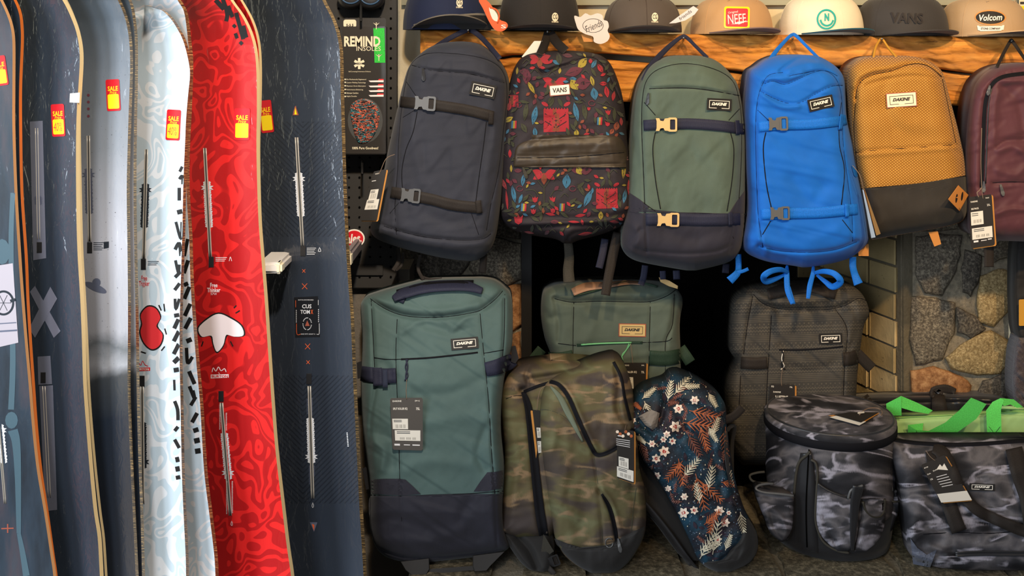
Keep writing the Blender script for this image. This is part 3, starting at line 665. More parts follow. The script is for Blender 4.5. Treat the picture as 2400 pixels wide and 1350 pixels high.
def LL(Rp, wd=195):
    o = []; y0, y1 = Rp[0][0], Rp[-1][0]; xa, xb = Rp[0][1], Rp[-1][1]
    for y in list(np.linspace(y0, y0 + 200, 8)) + list(np.linspace(y0 + 300, y1 - 150, 8)) + list(np.linspace(y1 - 100, y1, 6)):
        k = min(1, g(np.array((y - y0) / 200.0))) * min(1, g(np.array((y1 - y) / 150.0))); xr = np.interp(y, [a for a, b in Rp], [b for a, b in Rp])
        xc = np.interp(y, [260, 1350], [np.interp(260, [a for a, b in Rp], [b for a, b in Rp]), np.interp(1350, [a for a, b in Rp], [b for a, b in Rp])])
        tipx = xa if y < 400 else xb; o.append((y, (1 - k) * (tipx - 2) + k * (min(xr, xc) - wd)))
    return o
DR, DL = 2.16, 2.34
def bd(name, label, Rp, top, edge, ew=7, dd=0.0, group=None, wd=195, Lp=None):
    Rp = ext(Rp) if Lp is None or Lp == 'tip' else Rp; return board('snowboard', label, Rp, LL(Rp, wd) if not isinstance(Lp, list) else Lp, DR + dd, DL + dd, top, edge, ew)
R6 = tops([(-60, 730), (0, 755), (50, 780), (110, 795), (200, 798), (350, 802), (450, 805), (600, 812), (750, 822), (900, 828), (1100, 838), (1200, 843), (1350, 852)])
R5 = tops([(-60, 505), (0, 540), (40, 568), (90, 590), (150, 600), (250, 602), (350, 601), (500, 605), (600, 612), (700, 620), (850, 630), (950, 637), (1050, 645), (1180, 660), (1280, 672), (1350, 682)])
R5b = tops([(-60, 525), (0, 563), (50, 590), (100, 604), (160, 608), (250, 607), (350, 604), (500, 607), (600, 614), (700, 622), (850, 632), (950, 639), (1050, 647), (1180, 662), (1280, 674), (1350, 684)])
R4 = [(12, 340), (20, 372), (40, 397), (70, 417), (100, 431), (150, 443), (180, 445), (220, 441), (280, 436), (330, 434), (420, 430), (550, 427), (650, 424), (750, 421), (850, 421), (950, 423), (1100, 426), (1200, 430), (1300, 435), (1350, 436)]
R4b = tops([(-60, 385), (0, 416), (30, 432), (100, 441), (150, 445), (250, 442), (350, 437), (450, 437), (550, 443), (650, 446), (750, 452), (850, 460), (950, 469), (1100, 478), (1200, 490), (1300, 502), (1350, 505)])
R3 = tops([(-60, 240), (0, 276), (50, 295), (100, 303), (160, 305), (250, 302), (350, 299), (450, 297), (600, 299), (750, 300), (900, 299), (1000, 302), (1100, 306), (1200, 311), (1350, 318)])
R3b = tops([(-60, 265), (0, 301), (50, 312), (100, 316), (200, 316), (300, 314), (450, 313), (600, 315), (750, 318), (900, 320), (1000, 322), (1100, 325), (1200, 329), (1350, 333)])
R2 = tops([(-60, 105), (0, 146), (40, 166), (80, 180), (130, 187), (200, 184), (260, 180), (350, 178), (500, 179), (600, 182), (700, 188), (800, 192), (900, 195), (1000, 202), (1100, 210), (1200, 220), (1260, 229), (1350, 234)])
R2b = tops([(-60, 118), (0, 152), (40, 170), (80, 183), (130, 190), (200, 187), (260, 184), (350, 184), (500, 187), (600, 190), (700, 196), (800, 201), (900, 205), (1000, 212), (1100, 221), (1200, 232), (1260, 240), (1350, 246)])
R1 = tops([(-60, -30), (0, 0), (30, 14), (60, 24), (100, 29), (200, 29), (300, 29), (450, 34), (600, 43), (700, 50), (800, 58), (900, 67), (1000, 75), (1100, 86), (1200, 103), (1300, 118), (1350, 125)])
R1b = tops([(-60, 0), (0, 32), (30, 44), (60, 48), (100, 49), (200, 45), (300, 45), (450, 48), (600, 58), (700, 62), (800, 68), (900, 75), (1000, 82), (1100, 92), (1200, 107), (1300, 121), (1350, 128)])
B6 = bd('', 'charcoal snowboard with herringbone print and framed black logo panel, rightmost of the rack', R6, M['top6'], M['edge_brown'], 8, 0.02)
B5b = bd('', 'snowboard hidden behind the red one, its red nose peeking out', R5b, M['top5'], M['edge_tan'], 6, 0.022)
B5 = bd('', 'glossy red snowboard with dark red maze pattern', R5, M['top5'], M['edge_tan'], 7)
B4b = bd('', 'white snowboard with big black letters behind the white maze one', R4b, M['top4b'], M['edge_brown'], 8, 0.022)
B4 = bd('', 'white snowboard with pale blue maze pattern and a rounded nose in view', R4, M['top4'], M['edge_brown'], 7, Lp='tip')
B3b = bd('', 'snowboard behind the grey speckled one, only its dark edge showing', R3b, M['top3'], M['edge_brown'], 7, 0.02)
B3 = bd('', 'grey speckled snowboard with a flying saucer photo print', R3, M['top3'], M['edge_brown'], 7)
B2b = bd('', 'snowboard with pale wood edge behind the midnight blue one', R2b, M['top2'], M['edge_tan'], 6, 0.014)
B2 = bd('', 'midnight blue snowboard with clear tape strips and a taped cross', R2, M['top2'], M['edge_tan'], 9)
B1b = bd('', 'snowboard with bright orange edge, second from the left edge of the picture', R1b, M['top2'], M['edge_orange'], 7, 0.022)
B1 = bd('', 'dark snowboard with skeleton leg print and peach edge, leftmost of all', R1, M['top1'], M['edge_peach'], 7)

M['cond'] = plain('channel_metal', (168, 160, 148), 0.4, 0.5, 0.2); M['chanside'] = plain('channel_dark', (74, 72, 68), 0.6); M['tape'] = NT('clear_tape').fin((120, 122, 136), 0.25, 0.5, coat=.7)
M['ornw'] = plain('ornament_white', (216, 214, 214), 0.5); M['ornk'] = plain('ornament_black', (34, 40, 48), 0.5); M['orng'] = plain('ornament_grey', (92, 96, 112), 0.5)
def channel(s, a, b, end=None, w_=7):
    tube('channel_lip', s, [(a[0] - w_ * .4, a[1]), ((a[0] + b[0]) / 2 - w_ * .4, (a[1] + b[1]) / 2), (b[0] - w_ * .4, b[1])], 0.0014, M['cond'], s.root, 0.0005)
    ribbon('channel', s, [a, ((a[0] + b[0]) / 2, (a[1] + b[1]) / 2), b], w_ * .5, M['chanside'], s.root, 0.0004, 0.0004)
    tube('channel_lip', s, [(a[0] + w_ * .4, a[1]), ((a[0] + b[0]) / 2 + w_ * .4, (a[1] + b[1]) / 2), (b[0] + w_ * .4, b[1])], 0.0014, M['cond'], s.root, 0.0005)
    if end: plate('channel_plug', s, rot(rrect(12, 25), end[0], end[1], 0), M['blackplastic'], s.root, 0.002, 0.001, 0.08)
def ornament(s, a, b, m, flip=False):
    pr = Print(); n = 11
    for k in range(n):
        t = k / (n - 1); x = a[0] + (b[0] - a[0]) * t; y = a[1] + (b[1] - a[1]) * t; big = 1.5 if (k == 1 if not flip else k == n - 2) else 1.0
        for sd in (-1, 1):
            if k % 2: pr.add([(x + sd * 4, y - 5), (x + sd * 10 * big, y - 4), (x + sd * 8, y + 1), (x + sd * 10 * big, y + 5), (x + sd * 4, y + 4)], m)
            else: pr.add([(x + sd * 4 + q[0] * .9, y + q[1]) for q in [(0, -6), (sd * 6, -3), (sd * 4, 0), (sd * 6, 3), (0, 6)]], m)
    pr.build('ornament_print', s, s.root, 0.0008)
def bars(pr, x, y, w_, n, m, dy=4.5, h=1.4, jitter=0.25):
    for k in range(n): ww = w_ * (1 - jitter * ((k * 37) % 5) / 5); pr.add([(x, y + k * dy), (x + ww, y + k * dy), (x + ww, y + k * dy + h), (x, y + k * dy + h)], m)
channel(B2, (86, 300), (91, 560), (92, 580)); channel(B2, (103, 905), (116, 1165), (101, 885)); channel(B3, (207, 318), (210, 566), (210, 580)); channel(B4, (343, 350), (337, 606), (336, 619)); channel(B4, (333, 905), (335, 1180), (333, 893))
channel(B5, (480, 347), (493, 602), (495, 614)); channel(B5, (519, 944), (540, 1208), (518, 929)); channel(B6, (695, 322), (709, 575), (710, 588)); channel(B6, (725, 905), (733, 1168), (724, 888)); channel(B1, (-3, 1000), (12, 1180), None, 5)
ornament(B2, (86, 425), (90, 475), M['orng']); ornament(B3, (207, 400), (209, 495), M['orng']); ornament(B4, (341, 436), (338, 528), M['ornk']); ornament(B4, (334, 995), (335, 1092), M['ornk'], True)
ornament(B5, (485, 430), (490, 528), M['ornw']); ornament(B5, (526, 1020), (535, 1118), M['ornw'], True); ornament(B6, (700, 410), (705, 502), M['ornw']); ornament(B6, (727, 985), (730, 1080), M['ornw'], True); ornament(B1, (0, 1000), (8, 1080), M['ornw'])
# white figure and red figure stand-ins: plain abstract shapes of about the same size and colours
def blob(s, polys, fill, line, dashes=()):
    pr = Print(); pr2 = Print()
    for p in polys:
        q = smooth(p, 4, True); c = q.mean(0); pr.add(q, line); r = q - c; k = np.maximum(np.linalg.norm(r, axis=1)[:, None], 1); pr2.add(c + r * (1 - 3.6 / k), fill)
    for d in dashes: pr.line(d, 3, line)
    pr.build('figure_outline', s, s.root, 0.0008); pr2.build('figure_print', s, s.root, 0.0013)
blob(B4, [[(328, 735), (345, 716), (366, 720), (378, 742), (370, 764), (384, 786), (376, 812), (356, 822), (336, 806), (326, 780), (330, 758)]], M['redprint'], M['black'], [[(372, 715), (378, 728)], [(384, 712), (386, 730)], [(386, 770), (390, 784)], [(330, 824), (342, 828)], [(378, 822), (386, 812)]])
blob(B5, [[(462, 768), (486, 744), (512, 732), (540, 742), (568, 762), (574, 786), (552, 790), (534, 786), (524, 812), (508, 828), (498, 808), (492, 788), (470, 790)]], M['pink'], M['black'], [[(548, 722), (554, 716)], [(552, 734), (562, 728)], [(476, 800), (472, 812)], [(540, 800), (546, 812)]])
def tx(s, *a, **k): return text(s, *a, s.root, **k) if False else None
def T(s, st, cx, cy, h, m, **k): return text(s, st, cx, cy, h, m, s.root, off=k.pop('off', 0.0012), **k)
T(B4, 'Free\nThinker', 338, 658, 24, M['redprint'], w=25, shear=.1, bold=.01); T(B4, '54', 337, 671, 4, M['redprint']); T(B5, 'Free\nThinker', 501, 674, 22, M['pink'], w=31, bold=.02); T(B5, '57W', 501, 689, 5, M['pink'])
plate('logo_block', B4, [(322, 862), (352, 861), (352, 869), (322, 870)], M['redprint'], B4.root, .0003, .0004); T(B4, 'BURTON', 334, 865.5, 5, M['white'], w=30, bold=.03); 
pr = Print(); pr.line([(324, 848), (330, 856), (334, 846), (340, 855), (347, 858)], 1.6, M['redprint']); pr.build('signature', B4, B4.root, .0008)
pr = Print(); pr.line([(497, 872), (500, 862), (506, 870), (512, 860), (518, 869), (526, 864), (530, 872)], 1.8, M['pink']); pr.line([(512, 873), (515, 877)], 1, M['pink']); bars(pr, 505, 603, 27, 3, M['pink'], 4); pr.line([(537, 612), (540, 602), (543, 612)], 1.2, M['pink']); pr.build('signature', B5, B5.root, .0008)
plate('logo_block', B5, [(494, 878), (536, 877), (536, 885), (494, 887)], M['pink'], B5.root, .0003, .0004); T(B5, 'BURTON', 515, 882, 6, M['redprint'], w=38, bold=.03)
pr = Print(); bars(pr, 346, 612, 26, 3, M['ornk'], 4); pr.build('small_print', B4, B4.root, .0008)
pr = Print(); bars(pr, 219, 568, 24, 5, M['ornk'], 4.2); pr.add([(243, 567), (255, 566), (255, 581), (243, 583)], M['ornk'])
for k, (y, m) in enumerate(((223, 'redprint'), (239, 'redprint'), (255, 'redprint'), (272, 'redprint'))): pr.add(rot(ell(7, 7, 6), 207, y, 0), plain('dull_red_print_%s' % 'abcd'[k], (120, 60, 70), .5))
pr.add(rot(ell(56, 17, 18), 224, 674, 24), M['orng']); pr.add(rot(ell(20, 20, 12), 226, 662, 14), M['orng']); pr.build('saucer_print', B3, B3.root, .0008)
# letters on the white boards
def strokes(s, rows, m):
    pr = Print()
    for r in rows: pr.line(r[0], r[1] * 1.35, m)
    pr.build('letter_print', s, s.root, .0008)
strokes(B4, [([(421, 395), (427, 398)], 10), ([(420, 420), (427, 412), (428, 432)], 5), ([(420, 440), (420, 470)], 6), ([(415, 498), (427, 495)], 8), ([(412, 520), (424, 560), (426, 520)], 5), ([(410, 585), (420, 570), (424, 600)], 6), ([(411, 610), (418, 640), (420, 620)], 5),
    ([(410, 650), (424, 636)], 6), ([(409, 680), (421, 664)], 6), ([(410, 700), (412, 725), (420, 700)], 5), ([(408, 740), (420, 738)], 7), ([(408, 770), (418, 748)], 7), ([(407, 800), (419, 776)], 7), ([(407, 830), (419, 806)], 7), ([(407, 850), (419, 838)], 8), ([(407, 868), (419, 866)], 8), ([(408, 890), (409, 915)], 4), ([(409, 940), (416, 960), (417, 985)], 6), ([(409, 1010), (417, 1000)], 6), ([(409, 1030), (420, 1050)], 6), ([(411, 1078), (420, 1076)], 9), ([(411, 1100), (421, 1098)], 9), ([(412, 1120), (422, 1118)], 7)], M['black'])
strokes(B4b, [([(432, 600), (440, 560)], 6), ([(431, 640), (441, 610)], 7), ([(431, 668), (441, 664)], 7), ([(432, 700), (444, 672)], 7), ([(433, 740), (446, 712)], 7), ([(434, 770), (447, 745)], 7), ([(437, 800), (449, 795)], 8), ([(437, 815), (440, 850), (451, 836)], 6), ([(443, 870), (456, 900)], 7), ([(444, 905), (456, 935), (452, 915)], 6), ([(447, 950), (459, 930)], 6), ([(450, 990), (462, 968)], 7), ([(453, 1010), (465, 1006)], 8), ([(455, 1034), (468, 1031)], 9), ([(457, 1058), (470, 1056)], 9)], M['black'])
strokes(B5, [([(505, 0), (525, 22)], 8), ([(520, -8), (532, 30), (530, 50)], 7), ([(534, 14), (545, 40)], 7), ([(553, 30), (562, 62), (570, 92)], 7), ([(546, 58), (552, 64)], 6), ([(551, 78), (556, 90)], 6), ([(562, 98), (568, 104)], 6), ([(570, 60), (578, 88)], 6)], M['black'])
# board six: logo panel and marks
pr = Print()
for cx, cy, r in ((712, 635, 3.5), (714, 671, 6), (721, 812, 6), (722, 849, 3.8)):
    pr.line([(cx - r, cy - r * 1.1), (cx + r, cy + r * 1.1)], 1.2, M['orange']); pr.line([(cx + r, cy - r * 1.1), (cx - r, cy + r * 1.1)], 1.2, M['orange'])
pr.build('cross_print', B6, B6.root, .0008)
plate('logo_panel', B6, [(689, 697), (745, 694), (750, 790), (692, 791)], plain('panel_black', (26, 27, 31), .5, coat=.5), B6.root, .0004, .0004)
T(B6, 'CUS', 719, 718, 9.5, M['ornw'], w=22, bold=.02, off=.0018); T(B6, 'TOM', 715, 731, 9.5, M['ornw'], w=22, bold=.02, off=.0018); T(B6, 'X', 731, 731, 10, M['orange'], w=6, bold=.02, off=.0018)
T(B6, 'BURTON SNOWBOARDS', 717, 703, 2.6, M['ornw'], w=36, off=.0018); T(B6, 'ONE FIFTY EIGHT X', 722, 783, 2.6, M['ornw'], w=34, off=.0018)
pr = Print()
for p in ([(693, 704), (693, 720)], [(746, 703), (746, 715)], [(695, 758), (696, 783), (705, 783)], [(742, 783), (748, 782), (748, 758)]): pr.line(p, 1, M['orange'] if p[0][0] < 700 else M['ornw'], 2)
for k in range(26):
    a = math.tau * k / 26
    if k % 7: pr.add(rot(rrect(2, 1.6), 720 + 10 * math.cos(a), 759 + 14 * math.sin(a), 0), M['ornw'])
for k in range(7): pr.add(rot(rrect(1.4, 3), 694.5, 728 + k * 4.4, 0), M['ornw']); pr.add(rot(rrect(1.4, 3), 746.5, 726 + k * 4.6, 0), M['ornw'])
pr.add([(715, 764), (720, 751), (726, 764)], M['rust']); pr.add([(686, 270), (691, 250), (693, 248), (700, 270)], M['rust']); pr.add([(690, 270), (692, 252), (696, 270)], M['yellow'])
bars(pr, 719, 581, 22, 5, M['ornw'], 3.6, 1.2); pr.line([(746, 589), (749, 580), (752, 589), (746, 589)], 1.2, M['ornw'], 2)
pr.add([(726, 1224), (744, 1224), (736, 1247)], M['orng']); pr.add([(731, 1228), (737, 1230), (736, 1244)], M['orange']); pr.line([(731, 1186), (733, 1178), (735, 1186), (733, 1190), (731, 1186)], 1, M['ornw'], 2)
for k in range(9): pr.add(rot(rrect(3, 2), 813.5 + k * .3, 1015 + k * 3.8, 0), M['ornw'])
pr.build('mark_print', B6, B6.root, .0018)
pr = Print()
for x, y0, y1 in ((719, 935, 972), (730, 933, 975), (724, 1092, 1138), (735, 1092, 1120)): bars(pr, x, y0, 3, int((y1 - y0) / 2.6), M['orng'], 2.6, 1.3)
pr.build('small_print', B6, B6.root, .0008)
pr = Print()
for x, y0, y1 in ((514, 948, 1010), (529, 968, 1010), (530, 1128, 1208), (543, 1128, 1205)): bars(pr, x, y0, 3, int((y1 - y0) / 2.6), M['pink'], 2.6, 1.3)
pr.line([(541, 1229), (543, 1221), (545, 1229), (543, 1232), (541, 1229)], 1, M['pink'], 2); pr.build('small_print', B5, B5.root, .0008)
# board two: tape strips and cross
for q in ([(70, 285), (100, 283), (108, 605), (78, 610)], [(88, 836), (118, 834), (122, 900), (90, 902)], [(92, 905), (124, 903), (134, 1195), (106, 1198)]): plate('tape_strip', B2, q, M['tape'], B2.root, .0004, .0006)
plate('tape_cross', B2, [(70, 684), (82, 670), (142, 776), (126, 792)], M['tape'], B2.root, .0004, .0012); plate('tape_cross', B2, [(118, 672), (134, 700), (82, 792), (68, 770)], M['tape'], B2.root, .0004, .0018)
plate('tape_strip', B2, [(164, 219), (187, 217), (186, 241), (163, 240)], M['paper'], B2.root, .0004, .0008)
# board one: leg bone print and photo panel
M['bone'] = plain('bone_blue', (70, 92, 102), .5, coat=.5)
pr = Print(); pr.line([(30, 452), (26, 560), (28, 700), (30, 850), (26, 960)], (11, 14), M['bone']); pr.add(rot(ell(30, 40, 12), 27, 985, 0), M['bone']); pr.line([(30, 1008), (38, 1040), (42, 1120), (44, 1250)], (24, 10), M['bone']); pr.line([(44, 1250), (52, 1290), (62, 1350)], (9, 16), M['bone']); pr.add(rot(ell(38, 60, 12), 5, 590, 0), M['bone'])
pr.build('bone_print', B1, B1.root, .0008)
plate('photo_print', B1, [(-30, 626), (30, 617), (43, 803), (-30, 820)], plain('pale_photo', (176, 166, 172), .5, coat=.5), B1.root, .0003, .0012)
pr = Print(); q = np.array(ell(46, 54, 24)); pr.line([tuple(v) for v in q[list(range(24)) + [0]] + (8, 710)], 5, M['ornk'], 2)
for k in range(6): pr.line([(8, 710), (8 + 18 * math.cos(k * math.pi / 3), 710 + 21 * math.sin(k * math.pi / 3))], 1.2, M['ornk'])
pr.line([(24, 706), (36, 702)], 7, M['ornk']); pr.line([(-20, 760), (38, 756)], 2.4, M['orng']); pr.line([(-20, 778), (40, 774)], 4, M['orng']); pr.build('wheel_print', B1, B1.root, .002)
pr = Print(); pr.line([(3, 1239), (32, 1238)], 3, M['rust']); pr.line([(18, 1228), (18, 1249)], 3, M['rust']); pr.build('mark_print', B1, B1.root, .0008)
# sale stickers
def sale(s, cx, cy, w_, h, a=0, hand=None):
    st = plate('sale_sticker', s, rot(rrect(w_, h, 4), cx, cy, a), M['red'], s.root, .0006, .0012); st['label'] = 'red and yellow sale sticker'
    def loc(x, y): return rot([(x, y)], cx, cy, a)[0]
    x, y = loc(0, h * .2); plate('price_field', s, rot(rrect(w_ * .82, h * .46, 3), x, y, a), M['yellow'], st, .0004, .0020)
    x, y = loc(0, -h * .21); text(s, 'SALE', x, y, h * .15, M['yellow'], st, w=w_ * .74, a=a, bold=.02, off=.0024); x, y = loc(0, -h * .085); text(s, 'Price', x, y, h * .11, M['yellow'], st, w=w_ * .5, a=a, shear=.35, off=.0024)
    if hand: x, y = loc(-1, h * .2); text(s, hand, x, y, h * .27, M['redprint'], st, w=w_ * .66, a=a + 3, shear=.2, bold=-.005, off=.0028)
sale(B1, -1, 166, 34, 70, -8); sale(B2, 136, 282, 31, 76, -3, '40%'); sale(B3, 265, 223, 32, 74, -3); sale(B4, 406, 293, 33, 72, 3, '40%'); sale(B5, 567, 291, 37, 74, 1); sale(B6, 624, 273, 30, 76, -6)

# rack pegs that the boards lean on
def rackpeg(x0, x1, y0, y1, d0, d1, lb, m):
    r = empty('display_bracket', p1((x0 + x1) / 2, y1, d0), lb, 'bracket')
    box('arm', (X(x0, d0), d0, Zp(y1, d0)), (X(x1, d0), d1, Zp(y0, d0)), m, r, 0.006); box('end_cap', (X(x1 - 16, d0), d0 - .004, Zp(y1, d0)), (X(x1 + 1, d0), d0 + .03, Zp(y0, d0)), M['cream'], r, 0.005)
rackpeg(600, 660, 616, 642, 2.20, 2.32, 'white display bracket between the red and the charcoal snowboard', plain('bracket_white', (206, 198, 190), .5)); rackpeg(800, 822, 594, 626, 2.40, 2.58, 'grey display bracket behind the right edge of the charcoal snowboard', plain('rack_grey', (130, 120, 120), .5))
tag(box('rack_post', (X(600, 2.45), 2.45, -.35), (X(634, 2.45), 2.56, Zp(690, 2.45)), plain('brown_block', (120, 84, 54), .6), None, 0.004), 'brown wooden rack post seen through the gap between the red and charcoal snowboards', 'post')
# ------------------------------------------------------------------ bags
def bagroot(name, label, cat, px, py, d, group=None): return empty(name, p1(px, py, d), label, cat, group)
def logo(base, cx, cy, w_, h, a, parent, bg='black', fg='white', word='DAKINE', off=0.0012, frame=True, edge=None):
    base = Fit(base, rot(rrect(w_ + 4, h + 4), cx, cy, a))
    if edge: plate('patch_edge', base, rot(rrect(w_ + 4, h + 4, 1), cx, cy, a), edge, parent, .0008, off * .5)
    o = plate('logo_patch', base, rot(rrect(w_, h, 1), cx, cy, a), M[bg], parent, .0012, off)
    if frame:
        fw, fh = w_ * .82, h * .66; th = 1.2
        plate('patch_border', base, rot(rrect(fw, fh, 0), cx, cy, a), M[fg], o, .0003, off + .0012, hole=rot(rrect(fw - 2 * th, fh - 2 * th, 0), cx, cy, a))
    y = -h * .04 if frame else 0
    x, y = rot([(0, y)], cx, cy, a)[0]; text(base, word, x, y, h * (.25 if frame else .52), M[fg], o, w=w_ * (.62 if frame else .74), a=a, shear=.35 if frame else .1, bold=.05 if frame else .02, off=off + .0019)
    if frame:
        x, y = rot([(0, h * .31)], cx, cy, a)[0]; plate('patch_gap', base, rot(rrect(w_ * .2, 3), x, y, a), M[bg], o, .0003, off + .0015)
    return o
def buckle(base, cx, cy, w_, h, a, m, parent, off=0.004, strap=None, name='buckle'):
    k = w_ / 50.0; v = h / 32.0; base = Fit(base, rot(rrect(w_, h), cx, cy, a)) if isinstance(base, Soft) else base
    body = [(-25, -15), (-17, -15), (-14, -9), (-7, -8), (-4, -14), (4, -15), (6, -15), (6, 15), (4, 15), (-4, 14), (-7, 8), (-14, 9), (-17, 15), (-25, 15), (-23, 8), (-23, -8)]
    o = plate(name, base, rot([(x * k, y * v) for x, y in body], cx, cy, a), m, parent, .005, off, 0.0)
    oc = rot([(x * k + 14 * k, y * v) for x, y in rrect(22, 33, 4, 2)], cx, cy, a); ic = rot([(x * k + 14.5 * k, y * v) for x, y in rrect(12, 24, 2, 2)], cx, cy, a)
    plate('buckle_frame', base, oc, m, o, .006, off, hole=ic)
    if strap is not None: plate('buckle_loop', base, rot([(x * k + 14.5 * k, y * v) for x, y in rrect(10, 25, 1, 2)], cx, cy, a), strap, o, .003, off - .001)
    return o
def seam(base, pts, parent, m=None, r=0.0011, name='piping', off=0.0):
    return tube(name, base, pts, r, m or M['seamdark'], parent, off, n=5, sides=5)
def zippull(base, cx, cy, ln, a, m, parent, off=.003):
    o = plate('zip_pull', base, rot([(-2, 0), (2, 0), (3.5, ln * .4), (4.5, ln * .8), (2, ln), (-2, ln), (-4.5, ln * .8), (-3.5, ln * .4)], cx, cy, a), m, parent, .0025, off); return o
def hangtag(parent, quad, d, lines, stickers=(), bg='cardblack', back=True, string=None, shift=6, name='hang_tag'):
    """quad: four pixel corners TL TR BR BL; local coordinates 0..1."""
    K = Const(d) if not hasattr(d, 'H') else d; q = np.array(quad, float)
    def L(u, v): a = q[0] * (1 - u) + q[1] * u; b = q[3] * (1 - u) + q[2] * u; return tuple(a * (1 - v) + b * v)
    ang = math.degrees(math.atan2(*(q[1] - q[0])[::-1])); sk = (q[3] - q[0]); W = np.linalg.norm(q[1] - q[0]); Hh = np.linalg.norm(sk)
    rnd_ = [L(.04, 0), L(.96, 0), L(1, .03), L(1, .97), L(.96, 1), L(.04, 1), L(0, .97), L(0, .03)]
    if back: plate(name + '_back', K, [(x + shift * .6, y + 2) for x, y in rnd_], M['kraft'], parent, .0006, -.003)
    o = plate(name, K, rnd_, M[bg], parent, .0008, 0)
    pb_ = Print()
    for u, v, s_, h, w_ in [l for l in lines if l[2] == '#']: pb_.add([L(u - w_ / 2, v - h * .35), L(u + w_ / 2, v - h * .35), L(u + w_ / 2, v + h * .35), L(u - w_ / 2, v + h * .35)], M['ornw'])
    if pb_.k: pb_.build('small_print', K, o, .0013)
    for u, v, s_, h, w_ in [l for l in lines if l[2] != '#']: x, y = L(u, v); text(K, s_, x, y, h * Hh, M['white'], o, w=w_ * W, a=ang, bold=.02, off=.0013, shear=0)
    for (u0, v0, u1, v1), bc in stickers:
        st = plate('price_label', K, [L(u0, v0), L(u1, v0), L(u1, v1), L(u0, v1)], M['paper'], o, .0003, .0009); pr = Print()
        n = 14
        for k in range(n):
            if (k * 7) % 5 == 0: continue
            a = u0 + (u1 - u0) * (.15 + .7 * k / n); b = a + (u1 - u0) * .7 / n * (.3 + .3 * ((k * 3) % 3)); c0 = v0 + (v1 - v0) * bc[0]; c1 = v0 + (v1 - v0) * bc[1]; pr.add([L(a, c0), L(b, c0), L(b, c1), L(a, c1)], M['ink'])
        for r in range(2): y = v0 + (v1 - v0) * (.12 + .14 * r); pr.add([L(u0 + (u1 - u0) * .08, y), L(u0 + (u1 - u0) * .6, y), L(u0 + (u1 - u0) * .6, y + .012), L(u0 + (u1 - u0) * .08, y + .012)], M['ornk'])
        b_ = pr.build('barcode', K, o, .0013)
    if string: tube(name + '_cord', K, string, .0008, M['cord'], parent, .002, sides=5)
    return o
def leaf(cx, cy, l, w_, a): return rot([(l * (t - .5), w_ / 2 * math.sin(math.pi * t) * (1 if k == 0 else -1)) for k in (0, 1) for t in (np.linspace(0, 1, 7) if k == 0 else np.linspace(1, 0, 7)[1:-1])], cx, cy, a)
TG = Const(2.36); M['darkslick'] = fabric('dark_slick_fabric', (30, 30, 33), rough=.42, bs=.15, spec=.5)

# ---- navy technical backpack (first from the left)
fn = fabric('navy_ripstop', (46, 48, 58)); fn2 = fabric('navy_lower', (40, 46, 66))
A = bagroot('backpack', 'dark navy backpack with two black straps and grey buckles, hanging leftmost', 'backpack', 1050, 350, 2.55, 'backpacks hanging from the beam')
LA = [(97, 1075), (101, 1035), (115, 1000), (150, 962), (200, 944), (260, 930), (340, 912), (400, 900), (470, 888), (515, 874), (540, 868), (560, 884), (578, 930), (593, 985), (605, 1040), (612, 1095)]
RA = [(97, 1085), (101, 1115), (115, 1142), (150, 1176), (200, 1194), (300, 1191), (400, 1183), (500, 1172), (560, 1160), (590, 1146), (608, 1122), (612, 1105)]
pA = [(930, 560), (926, 480), (932, 400), (934, 340), (940, 270), (950, 200), (962, 155), (985, 132), (1023, 124), (1100, 130), (1153, 145), (1180, 172), (1188, 220), (1180, 300), (1168, 400), (1150, 480), (1140, 540)]
s = Soft(LA, RA, 2.53, 0.11, 60, D=.07, lines=[(pA, -.004, 3), ([(966, 153), (1018, 166), (1101, 173), (1181, 194)], -.005, 3), ([(975, 152), (1040, 160), (1110, 166), (1175, 184)], .004, 7), ([(890, 525), (935, 541), (1000, 556), (1080, 563), (1130, 560), (1150, 545)], -.006, 4), ([(900, 545), (960, 565), (1060, 578), (1140, 570)], .005, 9),
    ([(965, 300), (975, 360), (990, 430)], .004, 12), ([(1150, 300), (1130, 370), (1112, 450)], -.005, 12), ([(900, 430), (920, 480), (905, 530)], -.006, 9), ([(1000, 500), (1050, 520), (1110, 512)], -.004, 14), ([(1160, 220), (1172, 300), (1155, 420), (1150, 540)], -.004, 9), ([(1010, 110), (1060, 122), (1120, 118), (1165, 140)], -.005, 6)],
    noise=[(.0022, 70, 3), (.0008, 26, 5)]); s.build('body', fn, A)
seam(s, pA, A); seam(s, [(966, 153), (1018, 166), (1101, 173), (1181, 194)], A, name='zip'); seam(s, [(900, 530), (935, 541), (1000, 556), (1080, 563), (1130, 560), (1150, 548)], A)
seam(s, [(978, 262), (968, 310), (952, 350), (942, 400), (944, 450)], A); seam(s, [(1140, 285), (1132, 350), (1122, 420), (1115, 475)], A); seam(s, [(953, 192), (975, 225)], A, r=.0008); seam(s, [(945, 275), (972, 258)], A, r=.0008); seam(s, [(914, 500), (935, 475)], A, r=.0008); seam(s, [(1105, 500), (1122, 550)], A, r=.0008)
ribbon('strap', s, [(938, 238), (985, 243), (1040, 249), (1100, 259), (1155, 273)], 25, M['webblack'], A, .003, .002); ribbon('strap', s, [(916, 450), (950, 456), (1010, 467), (1060, 480), (1124, 487)], 26, M['webblack'], A, .003, .002)
ribbon('strap_end', s, [(1120, 470), (1124, 500)], 14, M['webblack'], A, .005, .002); ribbon('strap_end', s, [(1152, 262), (1150, 292)], 12, M['webblack'], A, .005, .002)
buckle(s, 996, 242, 50, 33, 4, M['greyplastic'], A, strap=M['webblack']); buckle(s, 962, 458, 46, 33, 6, M['greyplastic'], A, strap=M['webblack'])
logo(s, 1132, 211, 60, 32, 12, A); zippull(s, 991, 160, 30, -3, M['blackplastic'], A)
